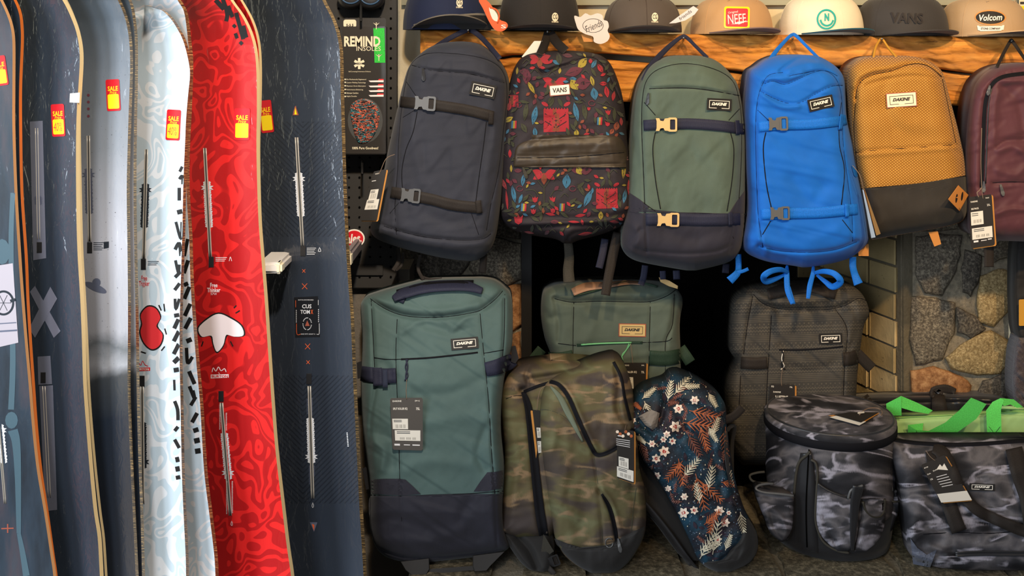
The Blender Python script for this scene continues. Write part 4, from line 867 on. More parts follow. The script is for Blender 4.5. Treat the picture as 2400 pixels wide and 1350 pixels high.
ribbon('hanging_loop', None, [(1010, 118, 2.50), (1050, 92, 2.56), (1094, 70, 2.585), (1103, 70, 2.585), (1130, 90, 2.56), (1172, 138, 2.48)], 12, M['webnavy'], A, 0, .003)
for pts, wd in (([(932, 580, 2.53), (935, 610, 2.54), (922, 634, 2.52)], 10), ([(985, 598, 2.53), (980, 630, 2.54), (992, 655, 2.52)], 8), ([(1132, 575, 2.55), (1133, 610, 2.55), (1130, 640, 2.55)], 17), ([(945, 592, 2.53), (942, 620, 2.54), (928, 634, 2.52)], 6)): ribbon('dangling_strap', None, pts, wd, M['webblack'], A, 0, .003)
ribbon('dangling_strap', None, [(988, 650, 2.53), (1010, 656, 2.52), (1036, 655, 2.53)], 9, M['webblack'], A, 0, .004)
hangtag(A, [(876, 402), (906, 396), (883, 517), (842, 517)], 2.38, [(.35, .06, 'DAKINE', .02, .34), (.22, .2, '#', .02, .3)], [((.18, .38, .72, .58), (.4, .9)), ((.12, .58, .9, .78), (.6, .85))], string=[(925, 362), (905, 372), (892, 400), (888, 408)])

# ---- flower print backpack with leather band
t_ = NT('flower_print_base'); n_ = t_.noise(t_.uv(), 120, 2); t_.bump(n_, .3, .0008); t_.fin(t_.mix(n_, (36, 32, 38), (54, 48, 52)), .7, .25); M['fpbase'] = t_.m
t_ = NT('brown_black_leather'); n_ = t_.noise(t_.uv((1, 3, 1)), 3, 3, .5); t_.bump(n_, .25, .002); t_.fin(t_.mix(n_, (50, 43, 36), (68, 58, 46)), .5, .4); M['leather'] = t_.m
for k, c in (('pr_red', (162, 42, 52)), ('pr_blue', (58, 108, 138)), ('pr_yellow', (156, 138, 54)), ('pr_maroon', (92, 44, 56)), ('pr_green', (60, 62, 46)), ('pr_brown', (128, 66, 48)), ('pr_ink', (38, 30, 34))): M[k] = fabric(k, c, var=.1)
Bg = bagroot('backpack', 'backpack with a dark folk flower print and a wide leather band across the front', 'backpack', 1325, 340, 2.55, 'backpacks hanging from the beam')
LB = [(119, 1305), (122, 1262), (132, 1228), (160, 1206), (210, 1191), (280, 1179), (350, 1173), (450, 1172), (500, 1173), (520, 1180), (540, 1205), (552, 1250), (560, 1300), (570, 1320)]
RB = [(119, 1345), (122, 1378), (132, 1412), (155, 1434), (200, 1452), (250, 1463), (330, 1471), (400, 1481), (480, 1488), (500, 1486), (522, 1468), (540, 1436), (552, 1400), (562, 1360), (570, 1340)]
fold = [(1222, 165), (1240, 152), (1262, 162), (1275, 172), (1300, 160), (1330, 152), (1352, 140), (1375, 134), (1400, 140), (1422, 168), (1440, 205), (1455, 240)]
s = Soft(LB, RB, 2.54, 0.11, 55, D=.07, lines=[(fold, -.009, 4), ([(1225, 155), (1275, 158), (1330, 142), (1380, 128)], .006, 8), ([(1222, 165), (1212, 210), (1200, 280), (1195, 350)], -.005, 4), ([(1440, 205), (1460, 260), (1468, 330)], -.005, 4), ([(1238, 190), (1250, 215), (1262, 240)], -.006, 7), ([(1180, 515), (1260, 508), (1380, 512), (1470, 500)], -.006, 8), ([(1210, 540), (1300, 530), (1420, 530)], -.007, 7), ([(1430, 468), (1455, 470), (1440, 480)], -.008, 9), ([(1200, 528), (1330, 522), (1460, 515)], .006, 6), ([(1330, 560), (1350, 545), (1400, 540)], -.005, 5)],
    noise=[(.0022, 80, 11), (.0007, 25, 9)]); s.build('body', M['fpbase'], Bg)
band = Soft([(330, 1245), (338, 1222), (350, 1210), (370, 1205), (386, 1203), (391, 1208)], [(318, 1400), (321, 1440), (328, 1458), (345, 1466), (370, 1468), (380, 1466), (388, 1400)], T=.012, r=9, base=s, off=.001, lines=[([(1212, 366), (1300, 365), (1380, 361), (1465, 352)], -.005, 2.5), ([(1230, 345), (1320, 336), (1440, 334)], .004, 9), ([(1220, 356), (1330, 352), (1450, 344)], -.003, 5)], noise=[(.0015, 40, 4)])
band = Soft([(328, 1246), (332, 1228), (345, 1210), (370, 1205), (384, 1203), (392, 1204)], [(316, 1420), (320, 1448), (332, 1460), (350, 1468), (370, 1470), (384, 1468)], T=.010, r=10, base=s, off=.001, lines=band.lines and [([(1212, 368), (1300, 367), (1380, 363), (1465, 356)], -.005, 2.5), ([(1230, 348), (1320, 340), (1440, 336)], .004, 9)], noise=[(.0015, 40, 4)]); band.build('leather_band', M['leather'], Bg, closed=False)
seam(band, [(1212, 370), (1300, 369), (1380, 365), (1462, 357)], Bg, name='pocket_zip', r=.0015); zippull(s, 1226, 392, 28, -18, M['webgrey'], Bg)
pr = Print()
def motif_melon(x, y, k=1.0, a=0):
    def q(pts): return rot([(u * k, v * k) for u, v in pts], x, y, a)
    pr.add(q([(-29, -22), (29, -22), (31, 30), (-29, 32)]), M['pr_red']); 
    for j in range(9): pr.add(q([(-29 + j * 6.6, -21), (-26 + j * 6.6, -26), (-23 + j * 6.6, -21)]), M['pr_red'])
    pr.add(q([(-7, -22), (7, -22), (9, 30), (-8, 30)]), M['pr_brown'])
    for p in ([(0, -20), (0, 32)], [(0, 6), (-26, -12)], [(0, 6), (26, -12)], [(0, 22), (-26, 6)], [(0, 22), (26, 6)]): pr.line(q(p), 2 * k, M['pr_ink'], 2)
    for j in range(14): u, v = ((j * 37) % 50) - 25, ((j * 23) % 44) - 18; pr.add(q([(u + c, v + e) for c, e in ell(3, 3, 6)]), M['pr_ink'])
    for sd in (-1, 1):
        pr.add(rot(ell(18 * k, 9 * k, 8), *q([(sd * 26, -34)])[0], a - sd * 30), M['pr_red']); pr.add(leaf(*q([(sd * 10, -38)])[0], 26 * k, 9 * k, a + 90 - sd * 25), M['pr_green'])
def motif_flower(x, y, k=1.0):
    for j, a in enumerate((150, 30, 200, -20, 90)): pr.add(leaf(x + 13 * k * math.cos(R_(a)), y + 9 * k * math.sin(R_(a)), 24 * k, 12 * k, a), M['pr_red'] if j < 4 else M['pr_brown'])
    pr.add([(x - 4 * k + c, y + e) for c, e in ell(8 * k, 8 * k, 8)], M['pr_green'])
def tulip(x, y, k=1.0, m='pr_red'): pr.add([(x - 7 * k, y - 7 * k), (x - 3 * k, y - 2 * k), (x, y - 8 * k), (x + 3 * k, y - 2 * k), (x + 7 * k, y - 7 * k), (x + 5 * k, y + 4 * k), (x, y + 7 * k), (x - 5 * k, y + 4 * k)], M[m])
def lf(x, y, l, w_, a, m, vein=True): pr.add(leaf(x, y, l, w_, a), M[m]); vein and pr.line([rot([(-l * .45, 0)], x, y, a)[0], rot([(l * .45, 0)], x, y, a)[0]], 1.4, M['pr_ink'], 2)
def eye(x, y, a, k=1.0): lf(x, y, 34 * k, 26 * k, a, 'pr_maroon'); lf(*rot([(-16 * k, 2)], x, y, a)[0], 24 * k, 18 * k, a + 60, 'pr_yellow'); lf(x + 2, y, 12 * k, 7 * k, a, 'pr_ink', False)
motif_melon(1303, 278); motif_melon(1422, 462, .86); motif_flower(1265, 138, 1.1); motif_flower(1300, 192, 1.2); motif_flower(1275, 408, 1.2); motif_melon(1200, 235, .5)
for x, y, l, w_, a, m in ((1253, 270, 46, 14, 102, 'pr_blue'), (1350, 262, 46, 13, 78, 'pr_blue'), (1393, 220, 30, 18, 80, 'pr_blue'), (1328, 425, 34, 20, 95, 'pr_blue'), (1378, 465, 44, 15, 115, 'pr_blue'), (1204, 455, 42, 11, 80, 'pr_blue'), (1464, 460, 34, 10, 98, 'pr_blue'), (1226, 422, 30, 10, 98, 'pr_blue'), (1220, 466, 24, 8, 110, 'pr_blue'), (1303, 146, 20, 9, 30, 'pr_blue'), (1180, 325, 22, 10, 90, 'pr_blue'), (1343, 185, 18, 10, 0, 'pr_blue'), (1392, 150, 24, 10, 120, 'pr_blue'), (1254, 310, 24, 11, 85, 'pr_blue'),
    (1388, 190, 26, 10, 75, 'pr_yellow'), (1365, 148, 32, 18, 130, 'pr_yellow'), (1245, 205, 34, 10, 60, 'pr_yellow'), (1192, 280, 24, 12, 150, 'pr_yellow'), (1462, 400, 38, 10, 95, 'pr_yellow'), (1351, 312, 18, 12, 90, 'pr_yellow'), (1212, 166, 18, 6, 95, 'pr_yellow'), (1312, 166, 14, 7, 100, 'pr_yellow'), (1408, 505, 20, 12, 90, 'pr_yellow'), (1198, 395, 18, 6, 90, 'pr_yellow'),
    (1407, 160, 24, 12, 60, 'pr_red'), (1384, 143, 12, 9, 90, 'pr_red'), (1422, 215, 28, 12, 80, 'pr_red'), (1414, 196, 18, 10, 0, 'pr_red'), (1438, 225, 24, 9, 100, 'pr_red'), (1193, 250, 20, 12, 100, 'pr_red'), (1456, 285, 20, 8, 85, 'pr_red'), (1180, 430, 34, 10, 62, 'pr_red'), (1188, 470, 50, 6, 85, 'pr_red'), (1195, 360, 20, 8, 90, 'pr_red'), (1474, 440, 40, 8, 88, 'pr_red'), (1482, 480, 30, 12, 100, 'pr_red'), (1420, 386, 30, 9, 5, 'pr_red'), (1290, 502, 24, 7, 10, 'pr_red'), (1360, 505, 26, 8, -8, 'pr_red'), (1440, 520, 24, 7, 5, 'pr_red'), (1372, 548, 36, 8, -8, 'pr_red'), (1345, 520, 28, 6, 4, 'pr_red'), (1240, 545, 24, 6, 10, 'pr_red'), (1270, 124, 18, 9, 20, 'pr_red'),
    (1235, 180, 36, 20, 95, 'pr_maroon'), (1228, 168, 22, 16, 0, 'pr_maroon'), (1345, 168, 46, 22, -20, 'pr_maroon'), (1352, 398, 28, 18, 0, 'pr_maroon'), (1214, 400, 20, 10, 0, 'pr_maroon'), (1330, 130, 26, 10, 10, 'pr_maroon'), (1190, 205, 22, 9, 95, 'pr_maroon'), (1300, 520, 22, 10, 0, 'pr_maroon'),
    (1232, 262, 44, 12, 98, 'pr_green'), (1370, 262, 40, 12, 82, 'pr_green'), (1228, 300, 26, 12, 60, 'pr_green'), (1290, 235, 24, 10, 120, 'pr_green'), (1362, 445, 36, 10, 60, 'pr_green'), (1440, 268, 34, 9, 90, 'pr_green'), (1405, 262, 30, 8, 40, 'pr_green'), (1246, 470, 20, 6, 0, 'pr_green'), (1310, 138, 30, 14, 80, 'pr_green'), (1445, 296, 22, 14, 100, 'pr_brown'), (1434, 308, 16, 10, 120, 'pr_brown'), (1273, 494, 14, 8, 90, 'pr_brown')): lf(x, y, l, w_, a, m, w_ > 9)
eye(1365, 195, -5, 1.2); eye(1372, 398, 0, .9)
for x, y, k in ((1254, 468, 1), (1295, 468, 1), (1425, 264, .9), (1424, 290, .9), (1250, 496, .9), (1296, 494, .9), (1215, 515, 1.6), (1380, 255, .6)): tulip(x, y, k)
for x, y in ((1205, 292), (1406, 284), (1228, 486), (1318, 486)):
    for j, m in enumerate(('pr_blue', 'pr_yellow', 'pr_red')): pr.add([(x - 6 + j * 4, y - 9), (x - 2 + j * 4, y - 9), (x - 3 + j * 4, y + 9), (x - 7 + j * 4, y + 9)], M[m])
for p in ([(1275, 440), (1262, 425), (1245, 395)], [(1275, 440), (1290, 420), (1310, 395)], [(1275, 440), (1275, 500)], [(1232, 446), (1252, 446), (1262, 460)], [(1318, 446), (1300, 446), (1290, 460)], [(1400, 240), (1430, 250), (1440, 255)]): pr.line(p, 1.8, M['pr_green'])
for x, y in ((1215, 246), (1387, 242), (1218, 442), (1342, 442)): q = [(x + c, y + e) for c, e in ell(15, 12, 10)]; pr.line(q, 2.2, M['pr_maroon'], 2)
ctr = [(v[0], v[1]) for v in pr.v[::5]]; rr = random.Random(3)
for k in range(900):
    x, y = rr.uniform(1176, 1484), rr.uniform(126, 550)
    if min((x - a) ** 2 + (y - b) ** 2 for a, b in ctr) < 64: continue
    ctr.append((x, y)); q = rr.random(); a = rr.uniform(0, 180)
    if q < .34: lf(x, y, rr.uniform(16, 28), rr.uniform(6, 9), a, 'pr_green', False)
    elif q < .5: pr.line([(x - 9, y + 5), (x, y - 4), (x + 9, y + 3)], 1.5, M['pr_green'])
    elif q < .62: lf(x, y, 14, 7, a, 'pr_red', False)
    elif q < .72: lf(x, y, 14, 6, a, 'pr_blue', False)
    elif q < .82: lf(x, y, 15, 9, a, 'pr_maroon', False)
    elif q < .88: lf(x, y, 11, 5, a, 'pr_yellow', False)
    else: lf(x, y, 12, 7, a, 'pr_brown', False)
o = pr.build('flower_print', s, Bg, .0012, clip=lambda x, y: (x > s.xl(y) + 3) & (x < s.xr(y) - 3) & ~((y > 322) & (y < 389) & (x > 1206) & (x < 1467))); o['kind'] = 'stuff'
seam(s, fold, Bg, r=.0012); logo(s, 1312, 211, 45, 22, -5, Bg, 'white', 'ink', 'VANS', frame=False, edge=M['rust'], off=.0025)
ribbon('hanging_loop', None, [(1266, 128, 2.47), (1276, 105, 2.52), (1285, 76, 2.575)], 20, M['webblack'], Bg, 0, .003); ribbon('hanging_loop', None, [(1326, 120, 2.47), (1305, 100, 2.52), (1288, 76, 2.575)], 22, M['webblack'], Bg, 0, .003)
hangtag(Bg, [(1252, 96), (1272, 96), (1260, 132), (1222, 134)], 2.53, [(.7, .3, 'VA', .18, .4)], bg='white', back=False)
ribbon('dangling_strap', None, [(1330, 556, 2.55), (1334, 600, 2.56), (1332, 632, 2.56), (1334, 662, 2.55)], [20, 22, 25, 27], M['webgrey'], Bg, 0, .003); ribbon('dangling_strap', None, [(1448, 545, 2.55), (1436, 600, 2.54), (1426, 650, 2.52), (1419, 692, 2.50)], [22, 23, 22, 22], M['webblack'], Bg, 0, .003)

# ---- dark green technical backpack
fg = fabric('forest_ripstop', (80, 95, 84)); fgn = fabric('night_blue_lower', (40, 39, 50))
Cg = bagroot('backpack', 'dark green backpack with navy bottom and two tan buckles, hanging beside the blue one', 'backpack', 1600, 360, 2.55, 'backpacks hanging from the beam')
LC = [(130, 1590), (134, 1562), (150, 1530), (175, 1508), (205, 1494), (250, 1484), (330, 1476), (420, 1470), (500, 1463), (560, 1456), (590, 1462), (610, 1488), (622, 1540), (634, 1610)]
RC = [(130, 1630), (134, 1660), (150, 1690), (178, 1716), (210, 1732), (300, 1746), (400, 1748), (500, 1746), (560, 1741), (590, 1733), (612, 1712), (625, 1672), (634, 1630)]
pC = [(1517, 600), (1512, 500), (1508, 400), (1504, 300), (1506, 230), (1516, 188), (1542, 163), (1590, 150), (1642, 153), (1692, 170), (1720, 195), (1733, 240), (1738, 300), (1736, 400), (1728, 500), (1712, 590)]
zC = [(1522, 208), (1600, 206), (1660, 211), (1732, 224)]
s = Soft(LC, RC, 2.53, 0.12, 60, D=.07, lines=[(pC, -.004, 3), (zC, -.004, 3), ([(1530, 200), (1620, 198), (1725, 215)], .003, 6), ([(1515, 588), (1560, 593), (1620, 595), (1680, 589), (1712, 575)], -.006, 4), ([(1540, 165), (1600, 160), (1660, 165), (1710, 190)], -.003, 7), ([(1560, 138), (1600, 148), (1660, 145)], -.007, 6), ([(1485, 330), (1500, 420), (1490, 500)], -.005, 10), ([(1500, 540), (1480, 575), (1510, 590)], -.007, 7), ([(1660, 350), (1685, 400), (1672, 450)], .004, 20), ([(1560, 540), (1620, 560), (1690, 540)], -.004, 14), ([(1470, 520), (1495, 545), (1480, 590)], .006, 9)],
    noise=[(.0022, 75, 21), (.0007, 27, 7)]); s.build('body', fg, Cg)
low = Soft([(448, 1468), (462, 1500), (480, 1512)] and [(452, 1469.5), (470, 1467), (520, 1462), (560, 1457), (590, 1463), (609, 1489), (621, 1541), (632, 1606)], [(452, 1480), (470, 1506), (492, 1528), (497, 1560)][:0] or [(452, 1475), (462, 1492), (480, 1516), (492, 1535), (499, 1560), (503, 1746)][:0] or [(452, 1476), (468, 1500), (484, 1520), (497, 1540), (498, 1746.5), (560, 1740), (590, 1732), (611, 1711), (624, 1671), (632, 1632)], T=.002, r=3, base=s, off=.0008); low.build('lower_panel', fgn, Cg, closed=False)
lo2 = Soft([(446, 1746.0), (470, 1728), (497, 1710), (500, 1709)], [(446, 1747.4), (470, 1747), (497, 1746), (500, 1745.6)], T=.002, r=3, base=s, off=.0009); lo2.build('lower_panel', fgn, Cg, closed=False)
for p, r in ((pC, .0011), (zC, .0012), ([(1517, 588), (1560, 593), (1620, 595), (1680, 589), (1712, 575)], .0011), ([(1536, 310), (1530, 350), (1536, 420), (1548, 490)], .0011), ([(1712, 310), (1720, 350), (1716, 420), (1704, 495)], .0011), ([(1510, 240), (1536, 270)], .0008), ([(1733, 255), (1708, 282)], .0008), ([(1702, 528), (1726, 570)], .0008), ([(1514, 560), (1540, 525)], .0008), ([(1470, 452), (1500, 470), (1540, 498)], .0009)): seam(s, p, Cg, r=r, off=.001)
ribbon('strap', s, [(1508, 294), (1560, 291), (1620, 290), (1690, 295), (1746, 303)], 25, M['webnavy'], Cg, .003, .002); ribbon('strap', low, [(1514, 514), (1580, 513), (1650, 515), (1735, 513)], 27, M['webnavy'], Cg, .003, .002); ribbon('strap_keeper', s, [(1728, 282), (1730, 315)], 10, M['webnavy'], Cg, .006, .002); ribbon('strap_keeper', low, [(1712, 498), (1713, 528)], 10, M['webnavy'], Cg, .006, .002)
buckle(s, 1562, 292, 50, 32, 0, M['tanplastic'], Cg, strap=M['webnavy']); buckle(s, 1566, 515, 52, 32, 1, M['tanplastic'], Cg, strap=M['webnavy'])
logo(s, 1686, 245, 58, 28, 3, Cg); zippull(s, 1520, 218, 28, 8, M['blackplastic'], Cg)
ribbon('hanging_loop', None, [(1510, 190, 2.47), (1530, 150, 2.51), (1565, 112, 2.56), (1595, 88, 2.582), (1608, 87, 2.582), (1630, 108, 2.55), (1658, 136, 2.49)], [17, 15, 12, 9, 9, 8, 9], M['webnavy'], Cg, 0, .003)
for pts, wd in (([(1418, 560, 2.55), (1412, 595, 2.54), (1404, 628, 2.52)], 17), ([(1512, 622, 2.56), (1508, 650, 2.56), (1502, 668, 2.55)], 15), ([(1553, 635, 2.56), (1554, 655, 2.56)], 14), ([(1585, 634, 2.56), (1586, 655, 2.56)], 16), ([(1702, 618, 2.56), (1700, 640, 2.56)], 16)): ribbon('dangling_strap', None, pts, wd, M['webnavy'], Cg, 0, .003)

# ---- bright blue technical backpack
fb = fabric('bright_blue_ripstop', (8, 96, 190), var=.1); M['seamblue'] = plain('deep_blue_piping', (10, 44, 96), .7, .15)
Dg = bagroot('backpack', 'bright blue backpack with dark grey buckles and loose blue straps below', 'backpack', 1885, 370, 2.55, 'backpacks hanging from the beam')
LD = [(128, 1850), (130, 1822), (140, 1795), (155, 1774), (168, 1757), (200, 1750), (260, 1744), (330, 1746), (400, 1748), (480, 1752), (530, 1746), (565, 1741), (590, 1748), (606, 1776), (616, 1812), (623, 1860), (627, 1880)]
RD = [(128, 1880), (130, 1912), (145, 1944), (165, 1968), (190, 1980), (230, 1983), (280, 1986), (340, 2000), (400, 2011), (470, 2026), (530, 2035), (565, 2035), (588, 2016), (604, 1992), (615, 1960), (623, 1920), (627, 1892)]
pD = [(1788, 580), (1777, 500), (1773, 400), (1771, 300), (1775, 240), (1786, 200), (1803, 176), (1835, 170)]; pD2 = [(1998, 565), (1996, 500), (1986, 420), (1976, 340), (1974, 270), (1970, 215), (1955, 180), (1925, 165), (1880, 172), (1850, 178)]
zD = [(1785, 215), (1812, 230), (1850, 243), (1880, 239), (1915, 218), (1950, 202), (1974, 200)]; fD = [(1792, 196), (1812, 190), (1838, 198), (1862, 190), (1900, 172), (1935, 166), (1962, 178)]
s = Soft(LD, RD, 2.53, 0.12, 60, D=.07, lines=[(pD, -.004, 3), (pD2, -.004, 3), (zD, -.006, 3), (fD, -.006, 4), ([(1790, 225), (1830, 250), (1870, 250)], .005, 6), ([(1800, 185), (1840, 182), (1880, 172)], .006, 8), ([(1830, 165), (1850, 150), (1880, 135), (1910, 140)], -.008, 5), ([(1850, 165), (1890, 150), (1930, 148)], .005, 7), ([(1780, 575), (1830, 588), (1900, 591), (1960, 584), (2010, 565)], -.006, 4), ([(1762, 300), (1768, 400), (1766, 520)], -.005, 6), ([(1810, 330), (1850, 390), (1900, 400)], .004, 25), ([(1860, 420), (1900, 470), (1930, 440)], -.004, 16), ([(1850, 540), (1900, 560), (1960, 540)], .004, 14), ([(1776, 580), (1800, 600), (1840, 606)], -.005, 6), ([(1780, 560), (1795, 580), (1790, 605)], .006, 7)],
    noise=[(.0024, 70, 31), (.0007, 26, 8)]); s.build('body', fb, Dg)
for p, r, m in ((pD, .0011, 1), (pD2, .0011, 1), (zD, .0013, 1), (fD, .0010, 1), ([(1795, 310), (1789, 350), (1796, 430), (1808, 488)], .0013, 0), ([(1806, 518), (1787, 550)], .0011, 0), ([(1966, 305), (1968, 345), (1979, 400), (1972, 480)], .0013, 0), ([(1974, 515), (1998, 546)], .0011, 0), ([(1782, 578), (1830, 588), (1900, 591), (1960, 584), (2008, 566)], .0011, 1), ([(1776, 258), (1803, 284)], .0009, 1), ([(1972, 240), (1966, 280)], .0010, 0)): seam(s, p, Dg, m=M['seamblue'] if m else M['seamdark'], r=r)
ribbon('strap', s, [(1778, 297), (1830, 293), (1900, 291), (1965, 284), (1984, 281)], 23, M['webblue'], Dg, .003, .002); ribbon('strap', s, [(1784, 502), (1850, 500), (1925, 498), (1985, 492), (2010, 490)], 25, M['webblue'], Dg, .003, .002); ribbon('strap_keeper', s, [(1974, 268), (1970, 304)], 9, M['webblue'], Dg, .006, .002); ribbon('strap_keeper', s, [(1985, 478), (1986, 508)], 9, M['webblue'], Dg, .006, .002)
buckle(s, 1824, 290, 46, 32, -2, M['greyplastic'], Dg, strap=M['webblue']); buckle(s, 1828, 500, 46, 31, -1, M['greyplastic'], Dg, strap=M['webblue'])
logo(s, 1924, 242, 60, 29, -13, Dg); zippull(s, 1745, 388, 22, 10, M['webblue'], Dg, off=.01); zippull(s, 1998, 388, 28, -20, M['webblue'], Dg)
ribbon('hanging_loop', None, [(1790, 175, 2.48), (1812, 130, 2.53), (1840, 96, 2.57), (1856, 82, 2.582), (1866, 84, 2.58), (1890, 108, 2.55), (1918, 136, 2.49)], [12, 11, 8, 8, 8, 7, 7], M['webblue'], Dg, 0, .003)
for pts, wd in (([(1730, 596, 2.52), (1731, 625, 2.52), (1728, 640, 2.50), (1710, 658, 2.49)], [14, 14, 16, 20]), ([(1722, 640, 2.505), (1740, 636, 2.50), (1754, 630, 2.50)], 8), ([(1999, 602, 2.52), (1999, 625, 2.52), (2004, 645, 2.50), (2012, 666, 2.49)], [16, 16, 17, 22]),
    ([(1845, 622, 2.50), (1844, 640, 2.49), (1846, 680, 2.47), (1858, 712, 2.46)], [5, 12, 13, 10]), ([(1848, 640, 2.49), (1830, 632, 2.46), (1806, 636, 2.44), (1790, 648, 2.44), (1796, 660, 2.46), (1822, 652, 2.48), (1842, 642, 2.49)], [8, 12, 14, 15, 14, 10, 6]),
    ([(1906, 620, 2.50), (1905, 642, 2.49), (1898, 670, 2.47), (1894, 700, 2.46)], [5, 10, 12, 9]), ([(1908, 640, 2.49), (1932, 636, 2.46), (1956, 642, 2.44), (1970, 660, 2.44), (1952, 672, 2.46), (1934, 660, 2.48), (1914, 644, 2.49)], [8, 12, 14, 16, 15, 11, 6]), ([(1850, 672, 2.475), (1862, 712, 2.46)], 5)): ribbon('dangling_strap', None, pts, wd, M['webblue'], Dg, 0, .003)
o = plate('hang_tag', Plane3((2024, 440, 2.42), (2048, 556, 2.42), (2030, 500, 2.44)), [(2022, 442), (2026, 442), (2064, 548), (2054, 552)], M['kraft'], Dg, .001, 0); plate('hang_tag', Plane3((2024, 440, 2.41), (2048, 556, 2.41), (2030, 500, 2.43)), [(2021, 444), (2024, 444), (2052, 556), (2042, 558)], M['paper'], Dg, .001, 0)
tube('tag_cord', None, [(1998, 388, 2.41), (2012, 405, 2.40), (2020, 425, 2.40), (2023, 445, 2.41)], .0008, M['cord'], Dg)

# ---- mustard backpack
t_ = NT('mustard_dobby'); s_ = t_.n('ShaderNodeSeparateXYZ'); t_.l(t_.uv(rz=.06), s_.inputs[0])
rx = t_.math('SINE', t_.math('MULTIPLY', s_.outputs[0], 80)); ry = t_.math('SINE', t_.math('MULTIPLY', s_.outputs[1], 96)); k_ = t_.math('MULTIPLY', rx, ry)
dots = t_.ramp(k_, [(0.25, (0, 0, 0)), (0.6, (255, 255, 255))]); t_.bump(k_, .25, .001); t_.fin(t_.mix(dots, (138, 92, 32), (204, 152, 70)), .75, .2, sheen=.1); M['mustard'] = t_.m
M['mustarddark'] = fabric('black_canvas', (46, 42, 38)); M['mustcord'] = plain('mustard_cord', (190, 138, 48), .7)
E = bagroot('backpack', 'mustard yellow backpack with black canvas bottom and tan leather diamond', 'backpack', 2130, 350, 2.55, 'backpacks hanging from the beam')
LE = [(131, 2060), (134, 2028), (145, 2004), (165, 1988), (200, 1984), (250, 1988), (300, 1993), (360, 1999), (430, 2012), (500, 2026), (545, 2034), (556, 2038), (562, 2044)]
RE = [(131, 2125), (134, 2150), (144, 2178), (165, 2206), (200, 2218), (230, 2226), (290, 2242), (340, 2254), (380, 2262), (430, 2266), (480, 2268), (510, 2262), (526, 2238), (540, 2170), (552, 2100), (562, 2048)]
arc = [(2006, 232), (2010, 205), (2024, 186), (2050, 174), (2090, 166), (2125, 153), (2155, 150), (2180, 158), (2206, 180)]
s = Soft(LE, RE, 2.53, 0.10, 50, D=.07, lines=[(arc, -.008, 4), ([(2000, 200), (2010, 180), (2040, 164), (2080, 156), (2120, 142)], .007, 8), ([(2030, 200), (2080, 186), (2140, 178), (2205, 185)], -.004, 5), ([(2006, 232), (2002, 300), (2008, 380), (2025, 440)], -.004, 4), ([(2005, 358), (2050, 352), (2120, 348), (2200, 342), (2245, 338)], -.006, 3), ([(2008, 364), (2100, 356), (2240, 346)], .004, 6), ([(2210, 190), (2222, 250), (2240, 330)], -.004, 4), ([(2100, 260), (2130, 290), (2190, 300)], .004, 18), ([(2080, 190), (2070, 230), (2100, 300)], -.003, 12), ([(2230, 345), (2248, 362), (2240, 350)], -.006, 5), ([(2240, 500), (2200, 515), (2262, 505)], -.007, 10)], noise=[(.0024, 70, 41), (.0009, 30, 2)]); s.build('body', M['mustard'], E)
lw = Soft([(443, 2013.5), (470, 2019), (500, 2025), (545, 2033), (555, 2037), (560, 2044)], [(412, 2263.5), (430, 2265), (480, 2267), (509, 2261), (525, 2237), (539, 2169), (551, 2099), (560, 2048)], T=.002, r=3, base=s, off=.0008)
# slanted top edge of the black bottom
class Skew(Soft): pass
dk = Soft([(412, 2262), (418, 2225), (426, 2180), (434, 2120), (439, 2060), (443, 2014), (470, 2019.5), (500, 2026), (545, 2034), (555, 2038), (560, 2044)], [(412, 2263.5), (430, 2265.5), (480, 2267.4), (509, 2261), (525, 2237), (539, 2169), (551, 2099), (560, 2048)], T=.002, r=3, base=s, off=.0012); dk.build('lower_panel', M['mustarddark'], E, closed=False)
seam(s, [(2013, 443), (2060, 439), (2120, 434), (2180, 427), (2225, 419), (2263, 412)], E, r=.0013, off=.001); seam(s, arc, E, r=.0016, name='zip'); seam(s, [(2006, 358), (2050, 352), (2120, 348), (2200, 342), (2243, 338)], E, r=.0013, name='pocket_zip'); seam(s, [(2006, 235), (2002, 300), (2008, 380), (2018, 438)], E); seam(s, [(2208, 185), (2222, 250), (2240, 335)], E)
M['label_ink'] = M['ink']; logo(s, 2113, 234, 68, 31, -4, E, 'cream', 'ink', off=.002, edge=M['rust'])
Fd = Fit(s, [(2222, 467), (2246, 434), (2270, 457), (2249, 495)], .03); dm = plate('leather_diamond', Fd, [(2222, 467), (2246, 434), (2270, 457), (2249, 495)], M['tan'], E, .003, .002, .05)
for x, y in ((2242, 465), (2255, 460)): plate('slot', Fd, rot(ell(5, 22, 10), x, y, 8), M['black'], dm, .0004, .0052)
tube('hanging_loop', None, [(2046, 142, 2.48), (2052, 112, 2.54), (2062, 94, 2.578), (2069, 93, 2.578), (2082, 112, 2.55), (2106, 140, 2.48)], .0032, M['mustcord'], E); plate('pull_tab', Const(2.50), [(2176, 544), (2198, 542), (2206, 572), (2190, 578)], M['tan'], E, .002, 0)
plate('pull_tab', Const(2.52), [(2012, 572), (2036, 572), (2036, 600), (2012, 600)], M['tan'], E, .002, 0)

